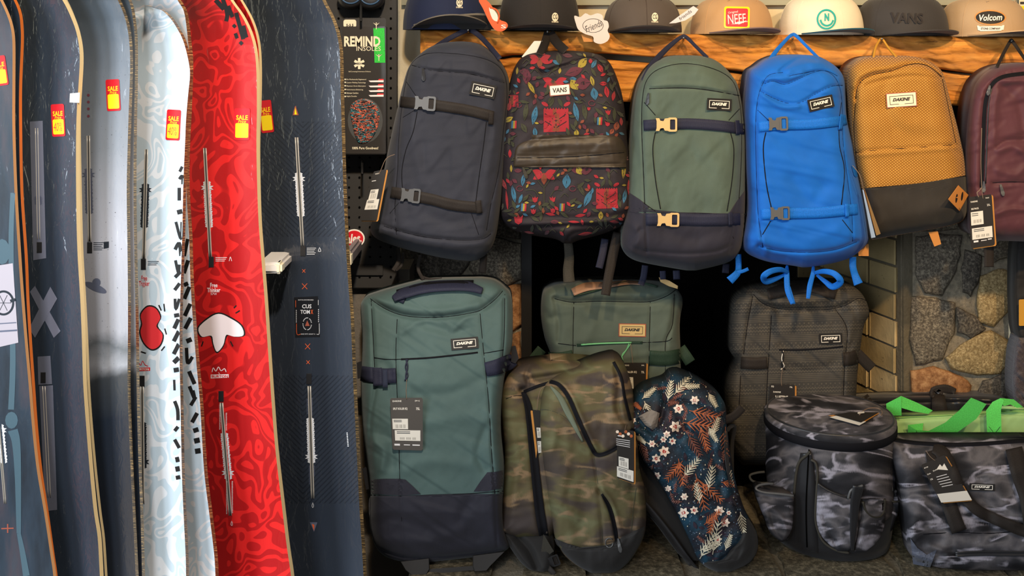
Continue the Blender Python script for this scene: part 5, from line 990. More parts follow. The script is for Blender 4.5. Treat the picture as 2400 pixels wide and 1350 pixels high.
# ---- maroon backpack, cut by the right edge
fm_ = fabric('maroon_nylon', (84, 46, 54), rough=.6, var=.1, sheen=.1)
Fg = bagroot('backpack', 'maroon backpack hanging rightmost, cut by the picture edge, black tag on it', 'backpack', 2400, 350, 2.55, 'backpacks hanging from the beam')
LF = [(147, 2400), (150, 2360), (160, 2325), (180, 2298), (210, 2280), (270, 2268), (350, 2262), (430, 2262), (500, 2266), (540, 2270), (556, 2290), (563, 2330), (566, 2400)]
RF = [(147, 2420), (150, 2450), (165, 2500), (200, 2530), (300, 2545), (430, 2550), (520, 2545), (556, 2520), (566, 2440)]
s = Soft(LF, RF, 2.54, 0.10, 50, D=.06, lines=[([(2400, 168), (2350, 178), (2322, 200), (2308, 240), (2304, 320), (2300, 440)], -.010, 7), ([(2330, 185), (2400, 190), (2440, 192)], .008, 9), ([(2340, 210), (2332, 260), (2330, 330)], .005, 7), ([(2336, 345), (2360, 330), (2400, 328)], -.007, 4), ([(2340, 352), (2380, 345), (2410, 370)], .007, 8), ([(2326, 430), (2400, 428), (2440, 428)], -.006, 4), ([(2340, 500), (2370, 490), (2420, 492)], .006, 6), ([(2300, 160), (2280, 230), (2276, 330)], .004, 10), ([(2345, 200), (2385, 240), (2400, 330)], -.005, 10), ([(2340, 400), (2380, 410), (2400, 395)], .006, 9)], noise=[(.003, 60, 51), (.001, 26, 4)]); s.build('body', fm_, Fg)
ribbon('zip', s, [(2400, 172), (2350, 180), (2324, 200), (2310, 240), (2305, 320), (2301, 440)], 9, M['seamdark'], Fg, .001, .001); seam(s, [(2328, 195), (2318, 240), (2314, 320), (2310, 430)], Fg, m=M['blackplastic'], r=.0016); seam(s, [(2326, 428), (2370, 426), (2440, 428)], Fg)
zippull(s, 2320, 200, 24, 12, M['greyplastic'], Fg); zippull(s, 2345, 432, 28, -15, M['greyplastic'], Fg); zippull(s, 2306, 425, 26, 0, M['greyplastic'], Fg)
hangtag(Fg, [(2271, 462), (2324, 455), (2332, 574), (2276, 582)], 2.39, [(.22, .1, 'DAKINE', .03, .3), (.8, .06, '365', .02, .16), (.24, .24, '365 PACK', .035, .34), (.84, .2, '21L', .04, .14), (.22, .88, '#', .05, .2), (.55, .88, '#', .02, .24), (.8, .87, '#', .03, .16)], [((.05, .3, .58, .56), (.6, .85)), ((.07, .62, .93, .84), (.62, .85))], string=[(2301, 300), (2299, 380), (2301, 440), (2304, 466)])
tube('tag_cord', Const(2.38), [(2300, 440), (2296, 446), (2290, 452), (2294, 462)], .0012, M['cord'], Fg)
ribbon('dangling_strap', None, [(2318, 560, 2.53), (2318, 600, 2.53), (2318, 626, 2.53)], 23, M['webblack'], Fg, 0, .003)
ribbon('hanging_loop', None, [(2336, 158, 2.49), (2352, 125, 2.54), (2368, 97, 2.575), (2373, 97, 2.575), (2388, 118, 2.55), (2410, 150, 2.49)], 8, M['webblack'], Fg, 0, .004)
# ------------------------------------------------------------------ bags standing on the hearth
froll = fabric('sea_pine_canvas', (74, 96, 94), rough=.7, var=.12); froll2 = fabric('slate_navy_canvas', (40, 40, 50), rough=.75)
Hg = bagroot('rolling_suitcase', 'teal green soft rolling suitcase with navy lower panel and grey price tag', 'suitcase', 1020, 1330, 2.36)
LH = [(657, 1090), (660, 1000), (668, 960), (680, 915), (692, 875), (702, 852), (725, 845), (800, 849), (900, 846), (1000, 850), (1080, 860), (1150, 868), (1230, 867), (1280, 880), (1305, 905), (1318, 945), (1322, 965)]
RH = [(657, 1130), (662, 1160), (680, 1186), (705, 1200), (800, 1201), (850, 1190), (900, 1180), (1000, 1174), (1100, 1182), (1200, 1178), (1255, 1186), (1285, 1192), (1300, 1150), (1312, 1060), (1322, 985)]
tf = [(868, 700), (900, 722), (940, 738), (990, 744), (1050, 742), (1100, 734), (1128, 726), (1160, 702), (1178, 682)]
s = Soft(LH, RH, [(650, 2.50), (1000, 2.43), (1322, 2.375)], [(650, .07), (900, .10), (1200, .085), (1322, .04)], 34, D=.06, lines=[(tf, -.012, 6), ([(868, 690), (930, 716), (1000, 728), (1080, 722), (1120, 712)], .007, 10), ([(931, 748), (928, 840), (934, 1000), (937, 1120), (943, 1250), (946, 1310)], -.003, 3), ([(1125, 735), (1134, 830), (1145, 940), (1152, 1060), (1160, 1160), (1165, 1285)], -.003, 3), ([(870, 705), (876, 840), (880, 900), (868, 990), (868, 1100)], -.006, 5), ([(1182, 700), (1180, 800), (1176, 860)], -.005, 4),
    ([(1128, 726), (1090, 745), (1060, 775)], .006, 8), ([(940, 780), (985, 750), (1010, 745)], .005, 9), ([(1000, 760), (1060, 778), (1100, 770)], -.005, 9), ([(1150, 880), (1060, 920), (980, 925)], -.005, 14), ([(1145, 985), (1080, 975), (1010, 990)], .005, 18), ([(880, 1010), (915, 1030), (920, 1090)], -.006, 12), ([(880, 1040), (900, 1060), (895, 1100)], .006, 9), ([(950, 1100), (1010, 1080), (1100, 1090)], .004, 16), ([(900, 850), (915, 870), (920, 930)], -.005, 10), ([(1140, 1000), (1120, 1060), (1135, 1100)], -.006, 10),
    ([(868, 1230), (930, 1215), (1000, 1240)], -.005, 14), ([(900, 1265), (1000, 1270), (1080, 1240)], .006, 16), ([(1100, 1180), (1080, 1220), (1120, 1260)], -.006, 14), ([(880, 1285), (960, 1308), (1080, 1300), (1190, 1285)], -.005, 4)], noise=[(.0026, 95, 61), (.0009, 35, 3)]); s.build('body', froll, Hg)
lp = Soft([(1156, 1172), (1158, 1100), (1160, 1010), (1162, 930), (1162, 869), (1230, 868), (1280, 881), (1304, 906), (1317, 946), (1320, 965)], [(1154, 1180), (1200, 1177.5), (1255, 1185), (1284, 1190), (1299, 1148), (1311, 1060), (1320, 985)], T=.003, r=4, base=s, off=.001); lp.build('lower_panel', froll2, Hg, closed=False)
plate('corner_patch', s, [(869, 1124), (900, 1122), (935, 1122), (950, 1124), (968, 1140), (986, 1158), (950, 1161), (910, 1160), (869, 1157)], froll2, Hg, .001, .0015); plate('corner_patch', s, [(1180, 1102), (1160, 1106), (1142, 1107), (1126, 1128), (1110, 1152), (1140, 1152), (1179, 1143)], froll2, Hg, .001, .0015)
for p in (tf, [(931, 748), (928, 840), (934, 1000), (937, 1120), (943, 1250), (945, 1300)], [(1125, 735), (1134, 830), (1145, 940), (1152, 1060), (1160, 1160), (1164, 1280)], [(870, 1160), (930, 1163), (1010, 1160), (1100, 1157), (1178, 1151)], [(877, 838), (905, 842), (945, 842)], [(869, 1165), (870, 1230), (882, 1278), (910, 1300), (960, 1303), (1080, 1296), (1185, 1284)], [(870, 704), (874, 780), (878, 860)], [(1183, 690), (1182, 780), (1176, 850)], [(1134, 828), (1180, 820)]): seam(s, p, Hg, r=.0009, off=.001)
ribbon('zip', s, [(940, 842), (1000, 839), (1060, 833), (1120, 826)], 4, M['seamdark'], Hg, .0005, .001)
for p, wd in (([(846, 875), (870, 878), (900, 881), (928, 880)], 35), ([(1138, 866), (1165, 860), (1190, 850), (1204, 842)], [33, 36, 36, 30])): ribbon('side_strap', s, p, wd, M['webnavy'], Hg, .004, .003)
ribbon('strap_keeper', s, [(884, 862), (886, 904)], 22, M['webnavy'], Hg, .009, .003); ribbon('strap_end', s, [(902, 866), (903, 908)], 12, fn2, Hg, .010, .002)
plate('side_buckle', Const(2.47), [(836, 850), (848, 846), (849, 886), (838, 888)], M['blackplastic'], Hg, .012, 0); plate('side_buckle', Const(2.44), [(849, 1098), (858, 1094), (866, 1108), (866, 1146), (858, 1148)], M['blackplastic'], Hg, .012, 0); plate('side_buckle', Const(2.46), [(1198, 812), (1208, 810), (1216, 840), (1208, 852), (1198, 848)], M['blackplastic'], Hg, .012, 0)
hd = Soft([(667, 985), (674, 945), (684, 928), (694, 922), (702, 919), (706, 930)], [(660, 1060), (659, 1106), (668, 1118), (678, 1124), (692, 1134), (700, 960)], T=.01, r=8, base=s, off=.002)
ribbon('carry_handle', s, [(922, 700), (945, 688), (985, 676), (1030, 670), (1090, 670), (1130, 682)], [14, 24, 26, 26, 24, 16], M['webnavy'], Hg, .006, .008); ribbon('handle_anchor', s, [(926, 690), (950, 700)], 24, M['webnavy'], Hg, .003, .003)
ribbon('handle_binding', s, [(930, 684), (985, 668), (1040, 662), (1110, 661)], 10, M['seamdark'], Hg, .004, .006)
logo(s, 1089, 805, 64, 27, -5, Hg)
tube('zip_cord', s, [(952, 842), (955, 860), (951, 880), (953, 892)], .0018, M['webnavy'], Hg, .004); tube('zip_cord', s, [(956, 842), (950, 860), (956, 880), (948, 892)], .0014, M['webnavy'], Hg, .004)
hangtag(Hg, [(914, 933), (991, 932), (991, 1056), (920, 1054)], 2.318, [(.21, .06, 'DAKINE', .03, .27), (.83, .06, '[30 L]', .028, .14), (.3, .21, 'SPLIT ROLLER EQ', .05, .44), (.85, .21, '75L', .05, .12), (.16, .9, '#', .05, .18), (.48, .9, '#', .022, .2), (.78, .9, '#', .03, .24)], [((.04, .4, .53, .6), (.55, .9)), ((.1, .62, .92, .82), (.68, .9))], bg='cardgrey', back=False, string=[(953, 890), (952, 915), (953, 936)]) if M.setdefault('cardgrey', plain('grey_card', (74, 70, 66), .5, .4)) else None
M['wheel'] = plain('wheel_housing', (52, 50, 49), .75, .15)
Kf = Plane3((950, 1310, 2.36), (1180, 1290, 2.36), (1060, 1345, 2.34))
plate('wheel_base', Kf, [(938, 1316), (1006, 1308), (1007, 1334), (1000, 1346), (965, 1348), (950, 1336)], M['wheel'], Hg, .03, 0, .05); plate('wheel_base', Kf, [(1108, 1302), (1184, 1292), (1150, 1326), (1140, 1338), (1112, 1340), (1108, 1328)], M['wheel'], Hg, .03, 0, .05); plate('wheel_bar', Kf, [(1000, 1334), (1112, 1326), (1112, 1336), (1002, 1346)], M['wheel'], Hg, .02, 0)

# ---- grey green rolling suitcase behind
fr2 = fabric('sage_canvas', (84, 96, 86), rough=.75, var=.12)
Ig = bagroot('rolling_suitcase', 'sage green rolling suitcase with tan logo patch standing in the fireplace opening', 'suitcase', 1440, 1150, 2.72)
LI = [(660, 1400), (664, 1320), (672, 1290), (690, 1272), (740, 1268), (790, 1276), (830, 1290), (870, 1292), (950, 1292), (1050, 1296), (1090, 1320)]
RI = [(660, 1520), (666, 1570), (680, 1588), (705, 1600), (760, 1593), (850, 1596), (900, 1592), (1000, 1584), (1070, 1580), (1090, 1560)]
tI = [(1300, 700), (1340, 708), (1400, 706), (1460, 707), (1520, 707), (1560, 695), (1585, 678)]
s = Soft(LI, RI, 2.70, .09, 36, D=.06, lines=[(tI, -.009, 6), ([(1345, 708), (1343, 800), (1344, 900)], -.003, 3), ([(1524, 708), (1522, 800), (1520, 900)], -.003, 3), ([(1300, 700), (1310, 760), (1308, 800)], -.006, 6), ([(1585, 690), (1575, 760), (1560, 800)], -.006, 5), ([(1370, 720), (1390, 760), (1370, 800)], .006, 14), ([(1460, 740), (1420, 730), (1380, 720)], -.005, 12), ([(1350, 690), (1440, 690), (1520, 692)], .006, 9), ([(1274, 730), (1290, 745), (1300, 740)], -.007, 9), ([(1580, 820), (1560, 850)], -.005, 8)], noise=[(.0026, 90, 71), (.0009, 30, 3)]); s.build('body', fr2, Ig)
for p in (tI, [(1345, 708), (1343, 800), (1344, 880)], [(1524, 708), (1522, 800), (1520, 900)], [(1308, 805), (1350, 810)], [(1500, 803), (1560, 800), (1575, 792)], [(1580, 690), (1576, 760), (1560, 800), (1560, 880)]): seam(s, p, Ig, r=.0009, off=.001)
ribbon('green_zip', s, [(1352, 809), (1400, 806), (1460, 803), (1506, 803)], 7, M['webgreen'], Ig, .0005, .001); tube('zip_piping', s, [(1362, 808), (1410, 805), (1480, 803)], .0022, M['palegreen'], Ig, .002); tube('zip_cord', s, [(1474, 806), (1468, 820), (1458, 832), (1460, 845)], .0015, M['palegreen'], Ig, .003); tube('zip_cord', s, [(1478, 806), (1466, 824), (1456, 838)], .0012, M['palegreen'], Ig, .003)
logo(s, 1482, 774, 60, 27, 1, Ig, 'tanlabel', 'ink', edge=M['rust']) if M.setdefault('tanlabel', plain('tan_label', (196, 168, 112), .6)) else None
ribbon('side_strap', s, [(1284, 838), (1310, 840), (1343, 834)], 28, M['webgreen'], Ig, .003, .003); ribbon('side_strap', s, [(1522, 838), (1560, 840), (1596, 834)], 34, M['webgreen'], Ig, .003, .003); ribbon('strap_end', None, [(1594, 815, 2.68), (1608, 835, 2.67), (1618, 850, 2.67)], 26, M['webgreen'], Ig, 0, .003); ribbon('strap_end', None, [(1270, 818, 2.70), (1252, 840, 2.70), (1240, 858, 2.70)], 24, M['webgreen'], Ig, 0, .003)
ribbon('carry_handle', s, [(1342, 685), (1375, 672), (1420, 668), (1470, 662), (1505, 664)], [18, 20, 15, 10, 8], plain('pink_tan_lining', (158, 122, 98), .6), Ig, .006, .006); tube('handle_piping', s, [(1344, 694), (1400, 680), (1450, 664), (1490, 660), (1540, 672)], .0025, M['webgreen'], Ig, .006)
plate('buckle', Const(2.60), rot([(-26, -5), (0, -7), (24, -3), (26, 4), (4, 6), (-18, 4)], 1566, 664, 22), M['tanplastic'], Ig, .008, 0, .05)
hangtag(Ig, [(1462, 850), (1515, 850), (1513, 912), (1468, 912)], 2.60, [(.1, .1, 'DAKINE', .05, .25), (.85, .1, '30L', .04, .14), (.3, .36, 'ROLLER EQ', .09, .5), (.85, .36, '75L', .08, .14)], [((.1, .55, .38, .98), (.5, .9))], string=[(1478, 806), (1481, 830), (1483, 852)])

# ---- patterned charcoal rolling bag
t_ = NT('woven_band_pattern'); s_ = t_.n('ShaderNodeSeparateXYZ'); t_.l(t_.uv(rz=-.03), s_.inputs[0]); x_, y_ = s_.outputs[0], s_.outputs[1]
zz = t_.math('PINGPONG', t_.math('MULTIPLY', x_, 1.0), 0.035); a_ = t_.math('SINE', t_.math('MULTIPLY', t_.math('ADD', y_, zz), 78)); b_ = t_.math('SINE', t_.math('MULTIPLY', y_, 150)); c_ = t_.math('MULTIPLY', t_.math('SINE', t_.math('MULTIPLY', x_, 60)), t_.math('SINE', t_.math('MULTIPLY', y_, 55)))
sel = t_.math('FRACT', t_.math('MULTIPLY', y_, 2.1)); m1 = t_.math('GREATER_THAN', sel, .42); m2 = t_.math('GREATER_THAN', sel, .8)
v_ = t_.math('ADD', t_.math('MULTIPLY', a_, m1), t_.math('MULTIPLY', b_, t_.math('SUBTRACT', 1, m1))); v_ = t_.math('ADD', t_.math('MULTIPLY', v_, t_.math('SUBTRACT', 1, m2)), t_.math('MULTIPLY', c_, m2))
n_ = t_.noise(t_.uv(), 2.2, 3); cc = t_.mix(t_.ramp(v_, [(0.35, (0, 0, 0)), (0.8, (255, 255, 255))]), (60, 58, 54), (98, 92, 80)); t_.bump(v_, .15, .0008); t_.fin(t_.mix(n_, cc, (62, 60, 58)), .8, .2); M['pattern'] = t_.m
Jg = bagroot('rolling_suitcase', 'charcoal patterned rolling suitcase with woven zigzag bands, below the blue backpack', 'suitcase', 1870, 1150, 2.72)
LJ = [(662, 1830), (668, 1780), (682, 1745), (705, 1722), (740, 1715), (820, 1712), (845, 1726), (870, 1716), (905, 1704), (950, 1702), (1050, 1716), (1090, 1740)]
RJ = [(662, 1930), (666, 1985), (680, 2012), (705, 2030), (735, 2037), (760, 2026), (790, 2020), (870, 2010), (930, 2006), (1000, 1994), (1060, 1984), (1090, 1960)]
tJ = [(1766, 690), (1790, 712), (1830, 724), (1880, 726), (1940, 725), (1980, 716), (2010, 700), (2030, 704)]
s = Soft(LJ, RJ, 2.70, .09, 36, D=.06, lines=[(tJ, -.010, 6), ([(1764, 695), (1752, 760), (1743, 830)], -.004, 4), ([(1808, 740), (1804, 800), (1798, 900), (1794, 980)], -.003, 3), ([(1958, 725), (1985, 770), (1980, 850), (1976, 940)], -.004, 3), ([(1770, 690), (1800, 705), (1860, 708), (1930, 700)], .009, 10), ([(1810, 700), (1830, 740), (1850, 745)], -.006, 8), ([(1735, 870), (1745, 930), (1730, 980)], -.006, 8), ([(1880, 750), (1840, 770), (1820, 800)], .004, 14), ([(2000, 720), (2010, 770), (1990, 820)], -.005, 8), ([(1850, 860), (1900, 870), (1960, 850)], -.004, 12)], noise=[(.0035, 70, 81), (.001, 28, 3)]); s.build('body', M['pattern'], Jg)
for p in (tJ, [(1764, 695), (1752, 760), (1743, 830)], [(1808, 740), (1804, 800), (1798, 900), (1794, 980)], [(1958, 725), (1985, 772), (1980, 850), (1976, 940)], [(1736, 880), (1732, 960)]): seam(s, p, Jg, r=.0009, off=.001)
ribbon('zip', s, [(1826, 820), (1880, 820), (1940, 816), (1976, 812)], 4, M['seamdark'], Jg, .0005, .001); tube('zip_cord', s, [(1834, 822), (1836, 840), (1832, 855), (1840, 866)], .0018, M['cordblack'], Jg, .003); tube('zip_cord', s, [(1836, 822), (1832, 842), (1838, 858), (1830, 866)], .0012, M['white'], Jg, .003)
ribbon('side_strap', s, [(1736, 850), (1770, 852), (1798, 850)], 28, M['webblack'], Jg, .003, .003); ribbon('side_strap', s, [(1976, 842), (1995, 840), (2010, 835)], 32, M['webblack'], Jg, .003, .003); ribbon('strap_end', None, [(2008, 828, 2.66), (2028, 848, 2.66), (2044, 864, 2.66)], 26, M['webblack'], Jg, 0, .003)
ribbon('carry_handle', s, [(1800, 690), (1850, 676), (1900, 672), (1960, 690)], [26, 30, 28, 26], M['webblack'], Jg, .004, .007); logo(s, 1947, 794, 54, 25, -2, Jg)
hangtag(Jg, [(1804, 900), (1863, 902), (1863, 960), (1802, 956)], 2.60, [(.12, .1, 'EQ', .08, .1), (.85, .1, '75L', .06, .12), (.3, .32, 'DAKINE', .06, .3), (.48, .55, '2 LIFETIME', .18, .5), (.55, .75, 'WARRANTY', .16, .45)], string=[(1834, 862), (1831, 885), (1832, 905)])

# ---- olive camouflage backpacks
def camo(name, cols, sc=1.0, light=None, rough=.75):
    t = NT(name); u = t.uv((sc * .55, sc * 1.1, 1)); n = t.noise(u, 1.45, 2.5, .5, .3); fine = t.noise(t.uv((16, 3, 1)), 4, 2)
    nn = t.math('ADD', n, t.math('MULTIPLY', t.math('SUBTRACT', fine, .5), .045)); c = t.ramp(nn, cols)
    n2 = t.noise(t.uv((sc * .5, sc * 1.25, 1)), 1.05, 3, .55, .5); k = t.math('ADD', t.math('ABSOLUTE', t.math('SUBTRACT', n2, .5)), t.math('MULTIPLY', t.math('SUBTRACT', fine, .5), .05)); m = t.ramp(k, [(0.010, (255, 255, 255)), (0.045, (0, 0, 0))])
    m = t.math('MULTIPLY', m, t.ramp(t.noise(u, 3, 1), [(0.42, (0, 0, 0)), (0.55, (255, 255, 255))])); c = t.mix(m, c, light); t.bump(t.noise(t.uv(), 110, 2), .3, .0008); return t.fin(c, rough, .25)
M['olive'] = camo('olive_camouflage', [(0.33, (60, 52, 50)), (0.43, (72, 63, 54)), (0.49, (86, 78, 54)), (0.55, (88, 83, 56)), (0.62, (98, 98, 70)), (0.7, (80, 70, 54))], 1.0, (128, 106, 80))
M['greycamo'] = camo('grey_camouflage', [(0.35, (28, 28, 32)), (0.44, (44, 44, 48)), (0.5, (70, 68, 72)), (0.56, (98, 94, 96)), (0.64, (52, 52, 56))], 1.15, (150, 146, 156))
M['blackcanvas'] = fabric('black_canvas_base', (38, 36, 35))
Kg = bagroot('backpack', 'olive camouflage backpack standing partly behind its twin, black underside', 'backpack', 1280, 1330, 2.40)
LK = [(845, 1290), (852, 1228), (866, 1202), (890, 1184), (930, 1173), (1000, 1178), (1060, 1183), (1120, 1181), (1200, 1176), (1246, 1172), (1256, 1190), (1262, 1215)]
RK = [(843, 1340), (846, 1380), (852, 1420), (870, 1440), (1000, 1420), (1200, 1330), (1262, 1290)]
s = Soft(LK, RK, [(840, 2.50), (1262, 2.40)], .075, 34, D=.05, lines=[([(1240, 858), (1232, 880), (1238, 905), (1222, 915)], -.008, 5), ([(1225, 915), (1240, 960), (1252, 1080), (1264, 1200), (1278, 1270)], -.014, 9), ([(1186, 935), (1205, 928), (1228, 926)], -.003, 3), ([(1190, 1000), (1215, 1080), (1200, 1180)], .004, 14), ([(1240, 890), (1300, 880), (1380, 862)], -.010, 6)], noise=[(.003, 80, 91)]); s.build('body', M['olive'], Kg)
ribbon('gap_shade', s, [(1226, 918), (1240, 965), (1252, 1080), (1264, 1190), (1276, 1262)], [10, 18, 20, 22, 22], M['seamdark'], Kg, .001, .002); seam(s, [(1186, 935), (1205, 928), (1228, 926)], Kg); ribbon('zip', s, [(1228, 918), (1260, 905), (1300, 892), (1330, 876)], 7, M['seamdark'], Kg, .001, .002)  # first ribbon is the shaded gap between the two packs, put in as dark colour
bb = Soft([(1244, 1172), (1262, 1182), (1290, 1200), (1315, 1218), (1335, 1238), (1344, 1256)], [(1240, 1296), (1280, 1300), (1310, 1296), (1335, 1290), (1344, 1276)], [(1240, 2.395), (1344, 2.34)], .035, 22, D=.10, lines=[([(1215, 1262), (1240, 1290), (1258, 1330)], -.014, 8), ([(1180, 1250), (1210, 1290), (1235, 1335)], .006, 8)]); bb.build('underside', M['blackcanvas'], Kg)
plate('webbing_corner', Const(2.335), [(1274, 1252), (1298, 1292), (1266, 1316), (1270, 1280)], M['webgrey'], Kg, .003, 0); buckle(Const(2.33), 1290, 1318, 44, 26, -20, M['blackplastic'], Kg, 0, M['webblack'])
ribbon('dangling_strap', None, [(1275, 1318, 2.335), (1290, 1335, 2.32), (1300, 1346, 2.315)], 12, M['webblack'], Kg, 0, .003)
hangtag(Kg, [(1248, 960), (1266, 962), (1270, 1078), (1262, 1080)], 2.375, [], [((.3, .35, .95, .55), (.4, .9)), ((.2, .62, .95, .85), (.5, .9))], shift=-8, string=[(1278, 905), (1268, 912), (1262, 930), (1258, 962)])

Lg = bagroot('backpack', 'large olive camouflage backpack with a slanted front flap, black bottom and side zip', 'backpack', 1390, 1345, 2.36)
Lx = [(834, 1432), (842, 1400), (858, 1358), (872, 1322), (888, 1292), (905, 1276), (940, 1267), (1000, 1265), (1080, 1272), (1180, 1286), (1250, 1298), (1275, 1308), (1300, 1322), (1325, 1350), (1345, 1385)]
Rx = [(834, 1440), (844, 1456), (870, 1470), (910, 1482), (960, 1488), (1020, 1496), (1100, 1500), (1150, 1512), (1230, 1514), (1270, 1504), (1310, 1480), (1335, 1455), (1345, 1430)]
fl = [(1288, 894), (1310, 902), (1332, 930), (1352, 975), (1372, 1020), (1388, 1052), (1400, 1066), (1425, 1060), (1455, 1040), (1485, 1005)]
s = Soft(Lx, Rx, [(830, 2.43), (1100, 2.39), (1345, 2.345)], [(830, .07), (1000, .10), (1345, .05)], 42, D=.05, lines=[(fl, -.008, 5), ([(1300, 890), (1330, 915), (1356, 965), (1376, 1012), (1395, 1050)], .006, 8), ([(1268, 960), (1290, 962), (1320, 975), (1345, 1000)], -.003, 3), ([(1390, 1060), (1400, 1120), (1408, 1200), (1414, 1285)], -.004, 4), ([(1404, 1150), (1425, 1180), (1440, 1230), (1446, 1270)], -.010, 5), ([(1412, 1150), (1434, 1178), (1452, 1235)], .006, 6), ([(1440, 860), (1450, 900), (1448, 960), (1470, 1000)], -.008, 6), ([(1430, 900), (1432, 960), (1460, 980)], .005, 10), ([(1320, 910), (1360, 900), (1400, 870)], -.004, 12), ([(1290, 1050), (1320, 1100), (1300, 1180)], .004, 20), ([(1350, 1120), (1370, 1180), (1350, 1240)], -.004, 18), ([(1480, 1150), (1490, 1200), (1470, 1260)], -.006, 12), ([(1300, 1265), (1350, 1282), (1400, 1284), (1440, 1268), (1508, 1236)], -.004, 4)], noise=[(.003, 85, 101), (.001, 30, 3)]); s.build('body', M['olive'], Lg)
lk = Soft([(1236, 1506), (1248, 1480), (1260, 1455), (1266, 1306), (1272, 1308), (1300, 1323), (1324, 1351), (1343, 1386)], [(1234, 1512), (1269, 1502), (1309, 1479), (1334, 1454), (1343, 1430)], T=.002, r=3, base=s, off=.001)
lk = Soft([(1235, 1508), (1243, 1490), (1254, 1465), (1268, 1444), (1278, 1420), (1281, 1380), (1284, 1345), (1284.5, 1316), (1300, 1324), (1324, 1351), (1343, 1386)], [(1234, 1512), (1269, 1503), (1309, 1479), (1334, 1454), (1343, 1430)], T=.002, r=3, base=s, off=.001); lk.build('lower_panel', M['blackcanvas'], Lg, closed=False)
plate('lower_panel', s, [(1299, 1262), (1330, 1274), (1365, 1284), (1345, 1292), (1318, 1290), (1304, 1276)], M['blackcanvas'], Lg, .0015, .001)
ribbon('zip_trim', s, fl, 9, M['seamdark'], Lg, .001, .0025); ribbon('zip_lining', s, [(1290, 905), (1312, 930), (1330, 965), (1348, 1000), (1366, 1035)], [4, 12, 14, 10, 4], plain('sage_lining', (96, 104, 88), .8), Lg, .002, .001); ribbon('side_zip', s, [(1410, 1158), (1428, 1190), (1440, 1235), (1446, 1275)], [5, 9, 9, 7], M['seamdark'], Lg, .001, .002)
ribbon('edge_zip', s, [(1438, 848), (1456, 885), (1464, 930), (1478, 985)], 7, M['seamdark'], Lg, .001, .002); zippull(s, 1448, 1262, 34, -12, M['greyplastic'], Lg); tube('pull_ring', s, [(1428 + 9 * math.cos(a), 1272 + 11 * math.sin(a)) for a in np.linspace(0, 5.6, 8)], .0012, M['greyplastic'], Lg, .003)
for p in ([(1268, 960), (1290, 962), (1320, 975), (1340, 995)], [(1392, 1070), (1400, 1120), (1408, 1200), (1413, 1280)], [(1498, 1100), (1486, 1180), (1480, 1245)]): seam(s, p, Lg, m=M['pr_green'], r=.0009)

# ---- floral print pack leaning over
M['ftbase'] = None; t_ = NT('teal_ink_print'); n_ = t_.noise(t_.uv(), 1.6, 3, .6, .5); n2 = t_.noise(t_.uv(), 26, 2); c_ = t_.ramp(n_, [(0.38, (28, 25, 32)), (0.5, (24, 40, 52)), (0.62, (24, 58, 76))]); c_ = t_.mix(t_.ramp(n2, [(0.66, (0, 0, 0)), (0.72, (255, 255, 255))]), c_, (120, 132, 148)); t_.bump(t_.noise(t_.uv(), 110, 2), .3, .0008); t_.fin(c_, .65, .3); M['ftbase'] = t_.m
for k, c in (('fp_orange', (172, 92, 54)), ('fp_white', (206, 196, 170)), ('fp_petal', (236, 216, 196)), ('fp_core', (176, 58, 52)), ('fp_rust', (122, 74, 62))): M[k] = fabric(k, c, var=.08)
Ng = bagroot('backpack', 'leaning teal backpack with red and white blossoms and orange fern print', 'backpack', 1620, 1340, 2.34)
LN = [(872, 1582), (876, 1570), (890, 1556), (902, 1520), (918, 1494), (950, 1478), (990, 1462), (1008, 1468), (1030, 1482), (1070, 1500), (1110, 1530), (1150, 1556), (1200, 1584), (1240, 1604), (1280, 1622), (1310, 1636), (1330, 1655), (1342, 1680)]
RN = [(872, 1592), (884, 1624), (900, 1652), (920, 1680), (950, 1700), (1000, 1704), (1060, 1712), (1120, 1722), (1180, 1740), (1220, 1758), (1250, 1774), (1290, 1775), (1320, 1755), (1342, 1710)]
s = Soft(LN, RN, [(870, 2.46), (1100, 2.40), (1342, 2.345)], [(870, .06), (1000, .09), (1342, .05)], 36, D=.04, lines=[([(1552, 905), (1556, 950), (1545, 990), (1530, 1010), (1510, 1000), (1498, 985)], -.014, 7), ([(1560, 945), (1600, 940), (1650, 955), (1692, 975)], -.007, 5), ([(1500, 925), (1530, 905), (1550, 900)], .006, 9), ([(1580, 1000), (1640, 1030), (1680, 1090), (1690, 1150)], -.006, 8), ([(1560, 1020), (1620, 1050), (1660, 1110)], .007, 14), ([(1700, 1000), (1706, 1080), (1720, 1160), (1745, 1230)], -.007, 5), ([(1600, 1150), (1640, 1220), (1660, 1290)], .005, 18), ([(1480, 1010), (1520, 1020), (1540, 1060)], .005, 10), ([(1560, 960), (1580, 980), (1575, 1020)], .006, 9), ([(1690, 1314), (1735, 1265), (1745, 1215)], -.005, 4)], noise=[(.0028, 60, 111), (.001, 26, 3)]); s.build('body', M['ftbase'], Ng)
lk = Soft([(1215, 1750), (1240, 1742), (1265, 1735), (1290, 1712), (1312, 1692), (1318, 1648), (1330, 1656), (1340, 1680)], [(1215, 1755), (1250, 1773), (1290, 1774), (1320, 1754), (1340, 1711)], T=.002, r=3, base=s, off=.001); lk.build('lower_panel', M['blackcanvas'], Ng, closed=False)
bk = Soft([(1000, 1452), (1040, 1442), (1090, 1440), (1140, 1450), (1180, 1488), (1220, 1530), (1270, 1568), (1310, 1600), (1340, 1640)], [(1000, 1474), (1040, 1500), (1100, 1540), (1160, 1575), (1220, 1610), (1270, 1632), (1310, 1652), (1340, 1668)], [(1000, 2.47), (1340, 2.39)], .03, 20, D=.06); bk.build('back_panel', M['blackcanvas'], Ng)
ribbon('shoulder_strap', bk, [(1445, 1130), (1500, 1170), (1560, 1240), (1610, 1310), (1640, 1345)], 14, M['darkslick'], Ng, .01, .005)
pr = Print()
